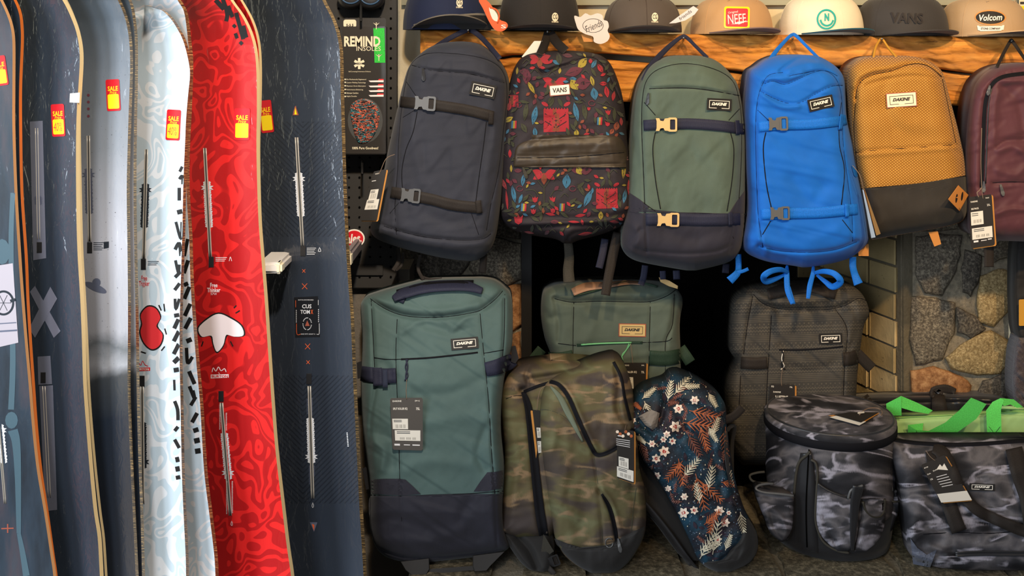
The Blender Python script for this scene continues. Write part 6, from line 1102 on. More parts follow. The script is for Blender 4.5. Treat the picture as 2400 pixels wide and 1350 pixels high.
def blossom(x, y, r, a=0):
    for k in range(6): pr.add(leaf(x + r * .55 * math.cos(R_(a + 60 * k)), y + r * .55 * math.sin(R_(a + 60 * k)), r * 1.0, r * .62, a + 60 * k), M['fp_petal'])
    pr.add([(x + c, y + e) for c, e in ell(r * .75, r * .75, 8)], M['fp_core']); pr.add([(x + c, y + e) for c, e in ell(r * .3, r * .3, 6)], M['fp_petal'])
def fern(x, y, l, a, m, n=7, w_=.36):
    tip = rot([(l, 0)], x, y, a)[0]; pr.line([(x, y), tip], 1.6, M[m], 2)
    for k in range(1, n):
        u = l * k / n; bx, by = rot([(u, 0)], x, y, a)[0]; ll = l * w_ * (1 - .55 * k / n)
        for sd in (-1, 1): ex, ey = rot([(ll, 0)], bx, by, a + sd * 38)[0]; pr.line([(bx, by), (ex, ey)], (3.4, 1.2), M[m], 2)
for x, y, r, a in ((1590, 958, 12, 10), (1583, 1000, 14, 0), (1563, 1018, 9, 20), (1576, 1034, 9, 40), (1555, 1030, 8, 0), (1557, 1058, 13, 15), (1528, 1040, 9, 0), (1538, 1075, 11, 30), (1628, 938, 11, 0), (1602, 1202, 13, 0), (1627, 1196, 10, 20), (1686, 1197, 12, 10), (1700, 1225, 11, 0), (1540, 1115, 9, 0), (1604, 1164, 9, 0), (1682, 1264, 10, 0), (1566, 1145, 8, 20), (1708, 1202, 6, 0), (1478, 968, 7, 0), (1484, 985, 7, 20), (1480, 950, 6, 0)): blossom(x, y, r, a)
for x, y, l, a, m in ((1600, 990, 80, 8, 'fp_orange'), (1615, 962, 75, 14, 'fp_orange'), (1612, 1018, 60, 60, 'fp_rust'), (1640, 1000, 60, 70, 'fp_orange'), (1500, 1035, 50, 70, 'fp_rust'), (1600, 1080, 60, 130, 'fp_orange'), (1590, 1075, 65, 80, 'fp_orange'), (1640, 1130, 70, 40, 'fp_orange'), (1630, 1110, 90, 75, 'fp_orange'), (1650, 1230, 50, -40, 'fp_orange'), (1680, 1200, 55, 110, 'fp_orange'), (1690, 1130, 45, 10, 'fp_orange'), (1700, 1000, 70, 88, 'fp_orange'), (1480, 940, 30, 40, 'fp_orange'),
    (1600, 1120, 60, -50, 'fp_white'), (1660, 1150, 60, -80, 'fp_white'), (1640, 1180, 50, -100, 'fp_white'), (1670, 1020, 45, -70, 'fp_white'), (1660, 1000, 40, 60, 'fp_white'), (1640, 1310, 70, -60, 'fp_white'), (1670, 1300, 80, -80, 'fp_white'), (1640, 1290, 50, -20, 'fp_white'), (1700, 1290, 40, -70, 'fp_white'), (1565, 940, 50, -80, 'fp_white'), (1580, 925, 55, -50, 'fp_white'), (1600, 905, 40, 0, 'fp_white'), (1505, 935, 40, -40, 'fp_white'), (1510, 940, 45, 70, 'fp_white'), (1490, 1020, 30, 40, 'fp_white'), (1660, 920, 40, 60, 'fp_white'), (1716, 1090, 50, 80, 'fp_white'), (1735, 1200, 50, 80, 'fp_white')): fern(x, y, l, a, m)
rr = random.Random(5); pr2 = Print()
M['fp_plum'] = fabric('fp_plum', (44, 32, 44), var=.1); M['fp_sky'] = fabric('fp_sky', (96, 118, 140), var=.1)
for k in range(240):
    x, y = rr.uniform(1466, 1770), rr.uniform(880, 1320); a = rr.uniform(0, 180); pr2.add(leaf(x, y, rr.uniform(12, 26), rr.uniform(5, 9), a), M['fp_plum'])
for k in range(420):
    x, y = rr.uniform(1466, 1770), rr.uniform(880, 1320); r = rr.uniform(1.6, 3.4); pr2.add([(x + c, y + e) for c, e in ell(r, r * 1.4, 5)], M['fp_sky'] if k % 3 else M['fp_white'])
for k in range(46):
    x, y = rr.uniform(1480, 1740), rr.uniform(890, 1300); a = rr.uniform(0, 360); tip = rot([(26, 0)], x, y, a)[0]
    pr2.line([(x, y), tip], 1.4, M['fp_rust'], 2)
    for q in range(1, 5):
        b_ = rot([(q * 5.5, 0)], x, y, a)[0]
        for sd in (-1, 1): pr2.line([b_, rot([(9 - q, 0)], *b_, a + sd * 40)[0]], (2.4, 1), M['fp_rust'], 2)
cl_ = lambda x, y: (x > s.xl(y) + 2) & (x < s.xr(y) - 2) & ((y < 1235) | (y + (x - 1690) * .9 < 1308))
o = pr2.build('speckle_print', s, Ng, .0008, clip=cl_)
o = pr.build('blossom_print', s, Ng, .0042, clip=lambda x, y: (x > s.xl(y) + 2) & (x < s.xr(y) - 2) & ((y < 1235) | (y + (x - 1690) * .9 < 1308)) & ~((abs(x - 1522) < 22) & (y > 964) & (y < 1008))); o['kind'] = 'stuff'
seam(s, [(1552, 912), (1558, 945), (1600, 940), (1650, 955), (1694, 976)], Ng, r=.0012); ribbon('side_zip', s, [(1700, 1010), (1704, 1080), (1714, 1140)], 9, M['darkslick'], Ng, .002, .004); ribbon('grab_loop', None, [(1698, 985, 2.40), (1720, 975, 2.41), (1740, 955, 2.42)], 20, M['webblack'], Ng, 0, .003)
ribbon('shoulder_strap', None, [(1704, 1010, 2.41), (1712, 1000, 2.42), (1722, 1002, 2.44), (1716, 1040, 2.45), (1716, 1120, 2.43)], 9, M['blackcanvas'], Ng, 0, .006)
plate('card', s, [(1496, 976), (1526, 960), (1546, 968), (1540, 1000), (1530, 1008), (1512, 996)], plain('grey_tag_back', (120, 112, 104), .6), Ng, .001, .006)
hangtag(Ng, [(1446, 1006), (1486, 1010), (1486, 1134), (1446, 1120)], 2.275, [(.24, .13, '#', .03, .4), (.36, .2, '#', .016, .8), (.36, .24, '#', .016, .8), (.36, .28, '#', .016, .8), (.36, .32, '#', .016, .8)], [((.1, .55, .68, .75), (.4, .85)), ((0, .76, .97, .97), (.5, .85))], string=[(1478, 985, 2.38), (1468, 995, 2.32), (1464, 1012, 2.272)]); 
pr = Print(); [pr.add([(1447 + k * 6.5 + c, 1012 + (k % 3) * 5 + e) for c, e in ell(8, 8, 6)], M['fp_orange'] if k % 2 else M['fp_petal']) for k in range(6)]; pr.build('tag_flower_print', Const(2.275), Ng, .0014)

# ---- barrel shaped camouflage cooler pack
Og = bagroot('barrel_backpack', 'barrel shaped grey and black camouflage cooler pack with round zipped lid', 'cooler bag', 1945, 1345, 2.50)
def lathe(name, prof, cx, cy, m, parent, seg=96, cap_top=None, tilt=0.0, wob=0.0):
    V = []; 
    for k, (r, z) in enumerate(prof):
        for j in range(seg):
            a = math.tau * j / seg; rr = r + wob * math.sin(5 * a + z * 30) * math.sin(z * 17 + 1) ; V.append((cx + rr * math.cos(a) + tilt * z, cy + rr * math.sin(a), z + (0.028 * (-math.cos(a)) * 0 )))
    f = [(k * seg + j, k * seg + (j + 1) % seg, (k + 1) * seg + (j + 1) % seg, (k + 1) * seg + j) for k in range(len(prof) - 1) for j in range(seg)]
    V = np.array(V); ang = np.tile(np.arange(seg) / seg * math.tau, len(prof)); uv = np.stack([(np.cos(ang) * .0 + ang * 1.5) + V[:, 0] * 0, V[:, 2] * 10], -1)
    uv = np.stack([V[:, 0] * 9.6 + np.sin(ang) * (V[:, 1] - cy) * 4, V[:, 2] * 9.6 + (V[:, 1] - cy) * 6], -1)
    if prof[-1][0] < .002 or prof[0][0] < .002: pass
    return mesh(name, V, f, m, parent, uv)
ox, oy = X(1944, 2.50), 2.50; rO = .152; zT = .292
body = lathe('body', [(rO - .03, .004), (rO - .016, .006), (rO - .012, .02)] + [(rO - .012 + .012 * min(1, z / .16), z) for z in np.linspace(.03, zT - .03, 22)] + [(rO, zT - .028)], ox, oy, M['greycamo'], Og, wob=.0018)
lathe('base_panel', [(rO - .028, .002), (rO - .010, .005), (rO - .007, .03), (rO - .005, .055), (rO - .004, .082), (rO - .009, .086)], ox, oy, M['darkslick'], Og, wob=.0015)
lathe('lid_zip', [(rO + .001, zT - .03), (rO + .004, zT - .026), (rO + .004, zT - .012), (rO + .001, zT - .009)], ox, oy, M['seamdark'], Og)
lid = lathe('lid', [(rO + .002, zT - .01), (rO + .003, zT - .002), (rO - .002, zT + .004), (rO - .012, zT + .007), (rO - .04, zT + .011), (rO - .09, zT + .015), (.03, zT + .017), (.001, zT + .018)], ox, oy, M['greycamo'], Og)
lathe('lid_piping', [(rO - .002, zT + .004), (rO - .003, zT + .007), (rO - .006, zT + .0075), (rO - .007, zT + .005)], ox, oy, M['darkslick'], Og)
rb = Ray([body, lid], 2.5)
def pocket(name, L, Rr, T_, m, r=16, lines=()): q = Soft(L, Rr, T=T_, r=r, base=rb, off=.002, lines=lines, noise=[(.0015, 40, 7)], step=5); q.build(name, m, Og, closed=False); return q
ribbon('ice_panel', rb, [(1889, 1062), (1888, 1120), (1888, 1200), (1890, 1270), (1893, 1318)], [26, 44, 50, 52, 52], M['darkslick'], Og, .001, .004)
q = pocket('pocket', [(1132, 1915), (1150, 1914), (1180, 1912), (1220, 1912), (1250, 1920), (1275, 1942), (1290, 1960)], [(1132, 1918), (1150, 1940), (1166, 1990), (1170, 2010), (1200, 2012), (1260, 2008), (1285, 1998), (1292, 1990)], .012, M['greycamo'], lines=[([(1930, 1210), (1940, 1240), (1960, 1280)], -.006, 5)])
seam(rb, [(1917, 1134), (1945, 1152), (1988, 1168)], Og, m=M['darkslick'], r=.003, off=.008, name='pocket_rim'); ribbon('pocket_divider', rb, [(2012, 1140), (2004, 1180), (2000, 1240), (1998, 1290)], [26, 22, 16, 8], M['darkslick'], Og, .006, .012); tube('pocket_rim', rb, [(1988, 1168), (1994, 1150), (2006, 1144), (2022, 1138)], .003, M['greyplastic'], Og, .014)
q2 = pocket('pocket', [(1178, 2022), (1200, 2020), (1250, 2012), (1290, 2002)], [(1170, 2074), (1200, 2076), (1240, 2072), (1270, 2056), (1292, 2030)], .014, M['greycamo'])
tube('pocket_rim', rb, [(2022, 1176), (2030, 1198), (2044, 1210), (2062, 1210), (2072, 1196), (2074, 1170)], .003, M['webgrey'], Og, .014); plate('pocket_mouth', rb, [(2026, 1184), (2034, 1199), (2046, 1207), (2062, 1207), (2070, 1194), (2071, 1178), (2048, 1190)], M['hole'], Og, .001, .014)
# flaps that stand away from the sides
sp = Soft([(1140, 1774), (1150, 1770), (1180, 1778), (1220, 1794), (1250, 1806), (1270, 1830)], [(1140, 1780), (1152, 1816), (1160, 1858), (1200, 1860), (1240, 1856), (1265, 1842), (1270, 1834)], [(1140, 2.40), (1270, 2.39)], .03, 16, D=.03, lines=[([(1806, 1200), (1816, 1240), (1830, 1262)], -.008, 6), ([(1800, 1190), (1830, 1210), (1845, 1250)], .006, 7)]); sp.build('side_pocket', M['greycamo'], Og)
tube('pocket_rim', None, [(1812, 1134, 2.385), (1796, 1134, 2.38), (1778, 1138, 2.375), (1772, 1146, 2.37), (1790, 1154, 2.365), (1830, 1158, 2.36), (1860, 1162, 2.36)], .003, M['greyplastic'], Og); tube('pocket_rim', None, [(1792, 1106, 2.44), (1774, 1108, 2.44), (1758, 1114, 2.44), (1762, 1126, 2.43), (1780, 1132, 2.43), (1800, 1132, 2.43)], .003, M['webgrey'], Og)
rp = Soft([(1166, 2084), (1190, 2088), (1230, 2082), (1270, 2066), (1285, 2060)], [(1150, 2122), (1170, 2118), (1200, 2106), (1240, 2092), (1285, 2066)], [(1150, 2.45), (1285, 2.42)], .02, 10, D=.03); rp.build('side_pocket', M['greycamo'], Og); tube('pocket_rim', None, [(2078, 1168, 2.42), (2096, 1176, 2.41), (2112, 1172, 2.42), (2122, 1156, 2.44)], .0025, M['webgrey'], Og)
tube('vertical_binding', rb, [(1861, 1160), (1866, 1110), (1874, 1082), (1892, 1066), (1898, 1058)], .0035, M['webgrey'], Og, .005); tube('vertical_binding', rb, [(1901, 1078), (1912, 1086), (1916, 1110), (1914, 1150), (1911, 1210), (1916, 1240), (1930, 1270), (1960, 1290), (1990, 1296)], .003, M['webgrey'], Og, .006); tube('vertical_binding', rb, [(1860, 1162), (1861, 1200), (1858, 1235), (1845, 1262)], .003, M['darkslick'], Og, .004); seam(rb, [(1897, 1035), (1893, 1100), (1889, 1200), (1893, 1322)], Og, m=M['hole'], r=.0015, off=.0065)
tube('side_cord', None, [(2084, 1085, 2.42), (2086, 1110, 2.41), (2092, 1150, 2.41)], .002, M['greyplastic'], Og); ribbon('side_strap', None, [(2090, 1052, 2.45), (2084, 1075, 2.43), (2080, 1090, 2.43)], [8, 16, 6], M['webblack'], Og, 0, .003)
Kt = Ray([lid], 2.5); plate('hang_tag_back', Kt, [(1941, 974), (2018, 994), (2062, 968), (1990, 968)], M['kraft'], Og, .0005, .010); plate('hang_tag_back', Kt, [(1944, 978), (2014, 997), (2030, 988), (1960, 974)], M['paper'], Og, .0005, .013); plate('hang_tag', Kt, [(1954, 972), (2018, 990), (2060, 966), (1990, 966)], M['cardblack'], Og, .0006, .016)
tube('tag_cord', Kt, [(2014, 972), (2028, 960), (2045, 956), (2060, 958), (2068, 966), (2064, 974)], .0012, M['cord'], Og, .02); plate('toggle', Kt, rot(rrect(16, 4, 1), 2018, 967, -8), M['paper'], Og, .003, .02)

# ---- camouflage tote with black handles
Qg = bagroot('tote_bag', 'big grey camouflage tote bag with black webbing handles at the lower right', 'tote bag', 2250, 1335, 2.36)
LQ = [(1024, 2180), (1026, 2092), (1034, 2086), (1080, 2092), (1140, 2106), (1200, 2116), (1250, 2122), (1300, 2134), (1322, 2170), (1334, 2220), (1340, 2300)]
RQ = [(1024, 2400), (1026, 2560), (1100, 2580), (1250, 2580), (1320, 2560), (1340, 2450)]
s = Soft(LQ, RQ, [(1020, 2.46), (1340, 2.345)], [(1020, .05), (1100, .09), (1340, .05)], 30, D=.03, lines=[([(2100, 1035), (2160, 1044), (2240, 1046), (2330, 1042), (2420, 1034)], -.004, 4), ([(2220, 1180), (2270, 1165), (2310, 1185), (2320, 1240)], -.009, 12), ([(2130, 1100), (2160, 1160), (2140, 1250)], .006, 16), ([(2150, 1240), (2200, 1245), (2290, 1250), (2400, 1235)], -.005, 6), ([(2140, 1290), (2200, 1300), (2230, 1290)], -.008, 8), ([(2240, 1300), (2320, 1298), (2430, 1298)], -.006, 5), ([(2180, 1280), (2220, 1300), (2200, 1330)], .008, 8), ([(2320, 1120), (2360, 1180), (2400, 1200)], .006, 16)], noise=[(.003, 90, 121), (.001, 32, 3)]); s.build('body', M['greycamo'], Qg)
ribbon('rim_binding', s, [(2094, 1030), (2150, 1038), (2240, 1042), (2330, 1038), (2420, 1030), (2480, 1028)], 9, M['seamdark'], Qg, .001, .002)
ribbon('handle', s, [(2182, 1056), (2192, 1090), (2206, 1140), (2225, 1185), (2248, 1246)], [28, 34, 34, 34, 36], M['webblack'], Qg, .003, .004); ribbon('handle', s, [(2186, 1052), (2208, 1062), (2230, 1110), (2258, 1160), (2290, 1195), (2340, 1220), (2400, 1244), (2460, 1255)], [20, 34, 34, 26, 26, 26, 28, 28], M['webblack'], Qg, .006, .004); ribbon('handle', s, [(2376, 1050), (2390, 1110), (2410, 1170), (2420, 1240)], 40, M['webblack'], Qg, .009, .004)
ribbon('base_trim', s, [(2240, 1300), (2300, 1297), (2400, 1298), (2500, 1296)], 12, M['darkslick'], Qg, .002, .003); seam(s, [(2164, 1252), (2250, 1248), (2330, 1250), (2420, 1240)], Qg)
logo(s, 2302, 1142, 60, 17, 2, Qg)
qt = [(2158, 1090), (2214, 1066), (2276, 1172), (2206, 1178)]; KT = Fit(s, [(2150, 1080), (2216, 1060), (2290, 1180), (2200, 1190)], .03); KT.k[2] -= .012
hangtag(Qg, qt, KT, [(.5, .22, 'DAKINE', .03, .4), (.14, .1, 'EQ', .03, .16), (.12, .26, 'DA', .03, .14), (.1, .4, '75', .04, .1), (.5, .38, '#', .02, .4), (.5, .44, '#', .02, .44), (.5, .5, '#', .02, .44), (.5, .56, '#', .02, .44), (.5, .62, '#', .02, .4)], bg='cardblack', string=[(2170, 1056), (2180, 1070), (2192, 1080)])
plate('tag_foot', KT, [(2196, 1158), (2266, 1150), (2278, 1172), (2206, 1178)], M['paper'], Qg, .0004, .0012); pr = Print(); pr.add([(2195, 1100), (2203, 1088), (2208, 1094), (2213, 1086), (2222, 1102)], M['white']); pr.build('mountain_print', KT, Qg, .0014)
plate('lower_fold', s, [(2134, 1262), (2150, 1284), (2172, 1300), (2196, 1288), (2180, 1330), (2140, 1322)], fabric('slate_satin', (92, 96, 110), rough=.5), Qg, .002, .003)

# ---- pale green zip tote behind
t_ = NT('green_heather'); n_ = t_.noise(t_.uv(), 3, 3); t_.bump(t_.noise(t_.uv(), 120, 2), .3, .0008); t_.fin(t_.mix(n_, (140, 182, 118), (168, 204, 140)), .7, .25); M['heather'] = t_.m
Rg = bagroot('tote_bag', 'pale green tote with bright lime webbing handles behind the camouflage tote', 'tote bag', 2280, 1200, 2.60)
s = Soft([(966, 2330), (968, 2230), (972, 2130), (976, 2078), (984, 2074), (1030, 2086), (1100, 2096), (1180, 2110)], [(958, 2420), (962, 2560), (1100, 2570), (1180, 2560)], [(950, 2.62), (1180, 2.60)], .05, 22, D=.02, lines=[([(2080, 984), (2200, 978), (2330, 972), (2450, 968)], -.004, 3), ([(2120, 1000), (2130, 1030)], -.006, 9), ([(2240, 990), (2260, 1020)], .005, 14)], noise=[(.003, 70, 131)]); s.build('body', M['heather'], Rg)
ribbon('top_zip', s, [(2080, 978), (2200, 972), (2330, 966), (2440, 962)], 6, fabric('lime_tape', (150, 200, 110)), Rg, .002, .002); seam(s, [(2190, 1031), (2260, 1030), (2312, 1028)], Rg, m=M['palegreen'], r=.0012)
lm = M['weblime']
for q, z in (([(2077, 946), (2112, 928), (2113, 974), (2078, 974)], (2.56, 2.55, 2.56)), ([(2112, 928), (2150, 944), (2186, 962), (2176, 970), (2140, 964), (2113, 956)], (2.55, 2.58, 2.56)), ([(2128, 996), (2147, 1008), (2152, 1035), (2128, 1036)], (2.54, 2.525, 2.54)),
    ([(2128, 996), (2164, 992), (2162, 1010), (2147, 1009)], (2.54, 2.55, 2.53)), ([(2147, 1008), (2176, 1010), (2216, 990), (2250, 960), (2276, 932), (2312, 947), (2288, 982), (2240, 1016), (2190, 1034), (2160, 1030)], (2.52, 2.50, 2.53)),
    ([(2311, 962), (2326, 942), (2345, 933), (2353, 938), (2346, 960), (2347, 1000), (2348, 1038), (2315, 1038)], (2.54, 2.53, 2.53)), ([(2345, 933), (2376, 936), (2398, 954), (2384, 956), (2368, 948), (2352, 952)], (2.53, 2.56, 2.54))):
    K = Plane3((q[0][0], q[0][1], z[0]), (q[1][0] + .1, q[1][1], z[1]), (q[-1][0], q[-1][1] + 1, z[2])) if len(q) > 9 else None
    c = np.array(q, float); K = Plane3((c[:, 0].min(), c[:, 1].mean(), z[0]), (c[:, 0].max(), c[:, 1].mean(), z[1]), (c[:, 0].mean(), c[:, 1].max() + 1, z[2])); plate('handle', K, q, lm, Rg, .003, 0)
seam(Const(2.525), [(2318, 1000), (2344, 1034)], Rg, m=M['webgreen'], r=.0006); seam(Const(2.525), [(2344, 1000), (2318, 1034)], Rg, m=M['webgreen'], r=.0006)

# ---- black duffel behind
Sg = bagroot('duffel_bag', 'long black duffel bag lying behind the green tote against the stones', 'duffel bag', 2180, 1100, 2.70)
s = Soft([(926, 2200), (928, 2080), (934, 1990), (946, 1972), (1000, 1966), (1080, 1968), (1120, 1990)], [(924, 2250), (928, 2330), (940, 2362), (1000, 2370), (1080, 2368), (1120, 2350)], 2.72, .06, 26, D=.035, lines=[([(1980, 946), (2100, 940), (2240, 938), (2350, 944)], -.004, 4)], noise=[(.004, 60, 141)]); s.build('body', M['darkslick'], Sg)
ribbon('handle', s, [(2204, 1010), (2202, 960), (2198, 930), (2190, 918), (2216, 912), (2240, 918)], [36, 36, 30, 24, 22, 14], M['webblack'], Sg, .004, .004); ribbon('handle', s, [(2034, 970), (2030, 948), (2020, 932)], 32, M['webblack'], Sg, .004, .004); ribbon('top_zip', s, [(1982, 946), (2100, 940), (2240, 938), (2350, 944)], 5, M['seamdark'], Sg, .001, .002)

# ---- right edge: slotted upright, dark clothes
U = empty('slotted_upright', p1(2372, 750, 2.74), 'cream slotted shelving upright at the edge of the stone pier', 'rail')
for k in range(8):
    y0 = 545 + k * 52; plate('rail', Const(2.72), [(2367, y0), (2374, y0 + 2), (2381, y0 + 18), (2381, y0 + 40), (2378, y0 + 52), (2366, y0 + 52)], M['cream'], U, .003, 0)
plate('rail', Const(2.725), [(2364, 540), (2370, 540), (2369, 962), (2364, 962)], M['cream'], U, .004, 0)
t_ = NT('purple_fleece'); n_ = t_.noise(t_.uv(), 26, 4, .8); t_.bump(n_, 1, .01); t_.fin(t_.mix(n_, (26, 18, 24), (86, 60, 72)), .9, .1, sheen=.3); M['fleece'] = t_.m
W = empty('jacket', p1(2430, 640, 2.64), 'black jacket hanging at the right edge below the maroon backpack', 'jacket')
s = Soft([(560, 2384), (600, 2379), (700, 2378), (770, 2382), (800, 2390)], [(560, 2520), (700, 2520), (800, 2500)], 2.66, .03, 16, D=.04, noise=[(.006, 50, 5)]); s.build('body', M['blackcanvas'], W)
W2 = empty('fleece_jacket', p1(2430, 860, 2.64), 'dark purple fuzzy fleece hanging at the right edge', 'jacket'); s = Soft([(790, 2386), (830, 2376), (900, 2372), (940, 2378), (960, 2392)], [(790, 2500), (900, 2520), (960, 2500)], 2.65, .035, 16, D=.04, noise=[(.006, 24, 6), (.003, 9, 8)], step=2.5); s.build('body', M['fleece'], W2)
hangtag(W, [(2388, 702), (2440, 700), (2440, 762), (2388, 764)], 2.61, [], bg='mustcord', back=False)
sb = empty('skateboard', p1(2430, 40, 2.74), 'upright skateboard or sign strip with yellow and white at the top right corner', 'board'); sb['label'] = 'white and yellow graphic board standing on the beam at the top right corner'
plate('deck', Const(2.76), [(2388, -60), (2500, -60), (2500, 78), (2389, 78)], M['cream'], sb, .008, 0)
plate('graphic', Const(2.752), [(2391, 4), (2500, 4), (2500, 9), (2391, 10)], M['ink'], sb, .0006, .0002); plate('graphic', Const(2.752), [(2391, 14), (2500, 13), (2500, 24), (2391, 25)], M['yellow'], sb, .0006, .0002); plate('graphic', Const(2.752), [(2399, 26), (2500, 26), (2500, 78), (2399, 78)], M['ink'], sb, .0006, .0002)

# ------------------------------------------------------------------ caps on the beam
def capbuild(label, cx, y1, w_, h, cols, yaw=0, brimw=None, brim_l=.07, pitch=4, bx=0, tilt=0, depth=2.70, arch=.011, group='caps on the beam', back=None, m=None):
    """crown centred at px cx, standing on row y1; w_,h in pixels."""
    d = depth; k = d / F; Wm = w_ * k; Hm = h * k
    root = empty('baseball_cap', p1(cx, y1, d), label, 'cap', group); root.rotation_euler = (0, 0, R_(yaw))
    a, b = Wm / 2, Wm * .52; seg, rows = 48, 16; V = []; 
    for i in range(rows + 1):
        t = i / rows; z = Hm * math.sin(t * math.pi / 2) ** 1.0; r = max(math.cos(t * math.pi / 2), 0.0) ** .42 if i < rows else 0.0
        for j in range(seg):
            p = math.tau * j / seg; fr = max(0, -math.sin(p)); V.append((a * r * math.cos(p), b * r * math.sin(p) * (1 - .06 * fr), z * (1 + .05 * fr * (1 - t)) + .0))
    f = [(i * seg + j, i * seg + (j + 1) % seg, (i + 1) * seg + (j + 1) % seg, (i + 1) * seg + j) for i in range(rows) for j in range(seg)]
    V = np.array(V); me = bpy.data.meshes.new('crown'); me.from_pydata(V.tolist(), [], f); me.materials.append(cols[0]); me.polygons.foreach_set('use_smooth', [True] * len(me.polygons))
    ul = me.uv_layers.new(); idx = np.zeros(len(me.loops), int); me.loops.foreach_get('vertex_index', idx); ul.data.foreach_set('uv', (np.stack([V[:, 0] * 10, V[:, 2] * 10], -1))[idx].ravel())
    cr = bpy.data.objects.new('crown', me); C.objects.link(cr); cr.parent = root
    # brim: plate wrapped round the front of the crown
    bw = (brimw or w_ * .92) * k / 2; n = 20; up, lo = [], []; rings = 7; V = []; P_ = R_(pitch)
    for q in range(2):
        for i in range(rings):
            t = i / (rings - 1)
            for j in range(n + 1):
                u = -1 + 2 * j / n; x = bw * u * (1 - .04 * t); y0 = -b * .93 * math.sqrt(max(0, 1 - (min(abs(x) / a, 1)) ** 2)); y = y0 - brim_l * t * (max(0, 1 - abs(u) ** 3.2)) ** .5
                z = .003 + math.tan(P_) * (y0 - y) + arch * (1 - u * u) * (.6 + .4 * t) - (.003 if q else 0); V.append((x + bx * k, y, z))
    nn = rings * (n + 1); f = gridfaces(rings, n + 1) + gridfaces(rings, n + 1, nn, True); e = (rings - 1) * (n + 1)
    f += [(e + j, e + j + 1, nn + e + j + 1, nn + e + j) for j in range(n)]
    me = bpy.data.meshes.new('brim'); me.from_pydata(V, [], f); me.materials.append(cols[1]); me.materials.append(cols[2]); me.polygons.foreach_set('material_index', [0] * ((rings - 1) * n) + [1] * ((rings - 1) * n) + [0] * n)
    br = bpy.data.objects.new('brim', me); C.objects.link(br); br.parent = root; br.rotation_euler = (0, 0, 0)
    # panel seams and button
    def cord(name, pts, r, m_):
        pts = smooth(pts, 4); V = []; f = []
        for i, p in enumerate(pts):
            for j in range(5): aa = math.tau * j / 5; V.append((p[0] + r * math.cos(aa), p[1] + r * math.sin(aa) * .5, p[2] + r * math.sin(aa)))
        for i in range(len(pts) - 1):
            for j in range(5): f.append((i * 5 + j, i * 5 + (j + 1) % 5, (i + 1) * 5 + (j + 1) % 5, (i + 1) * 5 + j))
        me = bpy.data.meshes.new(name); me.from_pydata(V, [], f); me.materials.append(m_); o = bpy.data.objects.new(name, me); C.objects.link(o); o.parent = root
    for p in (205, 270, 335, 150, 30) if not back else (205, 335, 150, 30):
        pts = []
        for i in range(0, rows, 2): t = i / rows; z = Hm * math.sin(t * math.pi / 2); r = math.cos(t * math.pi / 2) ** .42; fr = max(0, -math.sin(R_(p))); pts.append((a * r * math.cos(R_(p)), b * r * math.sin(R_(p)) * (1 - .06 * fr), z * (1 + .05 * fr * (1 - t))))
        cord('panel_seam', pts, .0009, cols[3])
    for p in (238, 302):
        t = .72; z = Hm * math.sin(t * math.pi / 2); r = math.cos(t * math.pi / 2) ** .42; x, y = a * r * math.cos(R_(p)), b * r * math.sin(R_(p)); cord('eyelet', [(x + .003 * math.cos(q), y - .002, z + .003 * math.sin(q)) for q in np.linspace(0, 6.2, 6)], .0009, cols[3])
    cord('button', [(0, 0, Hm - .001), (0, 0, Hm + .001), (0, 0, Hm + .005)], .006, cols[3])
    return root, Ray([cr], depth - .08), cr
fabs = {k: fabric(k + '_twill', c, var=.06) for k, c in (('navy', (30, 38, 66)), ('blackc', (42, 38, 36)), ('charcoal', (86, 76, 68)), ('tanc', (184, 144, 100)), ('creamc', (232, 218, 190)), ('felt', (56, 53, 52)), ('khaki', (182, 152, 116)), ('mauve', (120, 98, 92)), ('tealb', (24, 74, 92)), ('greyb', (112, 104, 92)))}
fseam = plain('tone_seam', (60, 50, 44), .8)
EMB = Const(2.55)
r1, b1, c1 = capbuild('navy cap with round cream patch and grey under brim, first from the left', 1048, 70, 206, 112, (fabs['navy'], fabs['greyb'], fabs['blackc'], fabs['navy']), 6, 190, .085, 6, 6, 1.0, 2.68, .024)
r2, b2, c2 = capbuild('plain black cap with round cream patch, second from the left', 1264, 72, 190, 116, (fabs['blackc'], fabs['blackc'], fabs['blackc'], fabs['blackc']), 0, 190, .075, 2, 0, .8, 2.68)
r3, b3, c3 = capbuild('charcoal brown cap with low crown and round cream patch', 1505, 76, 184, 82, (fabs['charcoal'], fabs['blackc'], fabs['blackc'], fseam), 0, 168, .07, 2, 0, .8, 2.68)
plate('under_brim', Plane3((970, 62, 2.60), (1200, 66, 2.60), (1080, 30, 2.57)), smooth([(974, 62), (1010, 50), (1060, 40), (1110, 36), (1142, 38), (1172, 56), (1196, 67), (1100, 69), (1010, 68)], 3, True), M['blackcanvas'], r1, .002, 0) if False else None
for bs, x, y in ((b1, 1077, 8), (b2, 1301, 40), (b3, 1534, 41)):
    rt = {1077: r1, 1301: r2, 1534: r3}[x]; 
    K0 = bs
    def deco(fn, root, crown):   # decals are children of the cap root, placed in its own rotated frame
        pass
from mathutils import Matrix
def into(o, root): Mx = Matrix.Translation(root.location) @ root.rotation_euler.to_matrix().to_4x4(); o.data.transform(Mx.inverted()); o.parent = root
def capchild(o, root):
    o.parent = root; inv = root.matrix_basis.inverted(); o.data.transform(inv) ; o.location = (0, 0, 0); return o
bpy.context.view_layer.update()
def cplate(name, base, poly, m, root, th=.001, off=.001, hole=None):
    o = plate(name, base, poly, m, None, th, off, hole=hole); 
    root_m = root.matrix_basis.copy(); from mathutils import Matrix
    Mx = Matrix.Translation(root.location) @ root.rotation_euler.to_matrix().to_4x4(); o.data.transform(Mx.inverted()); o.parent = root; return o
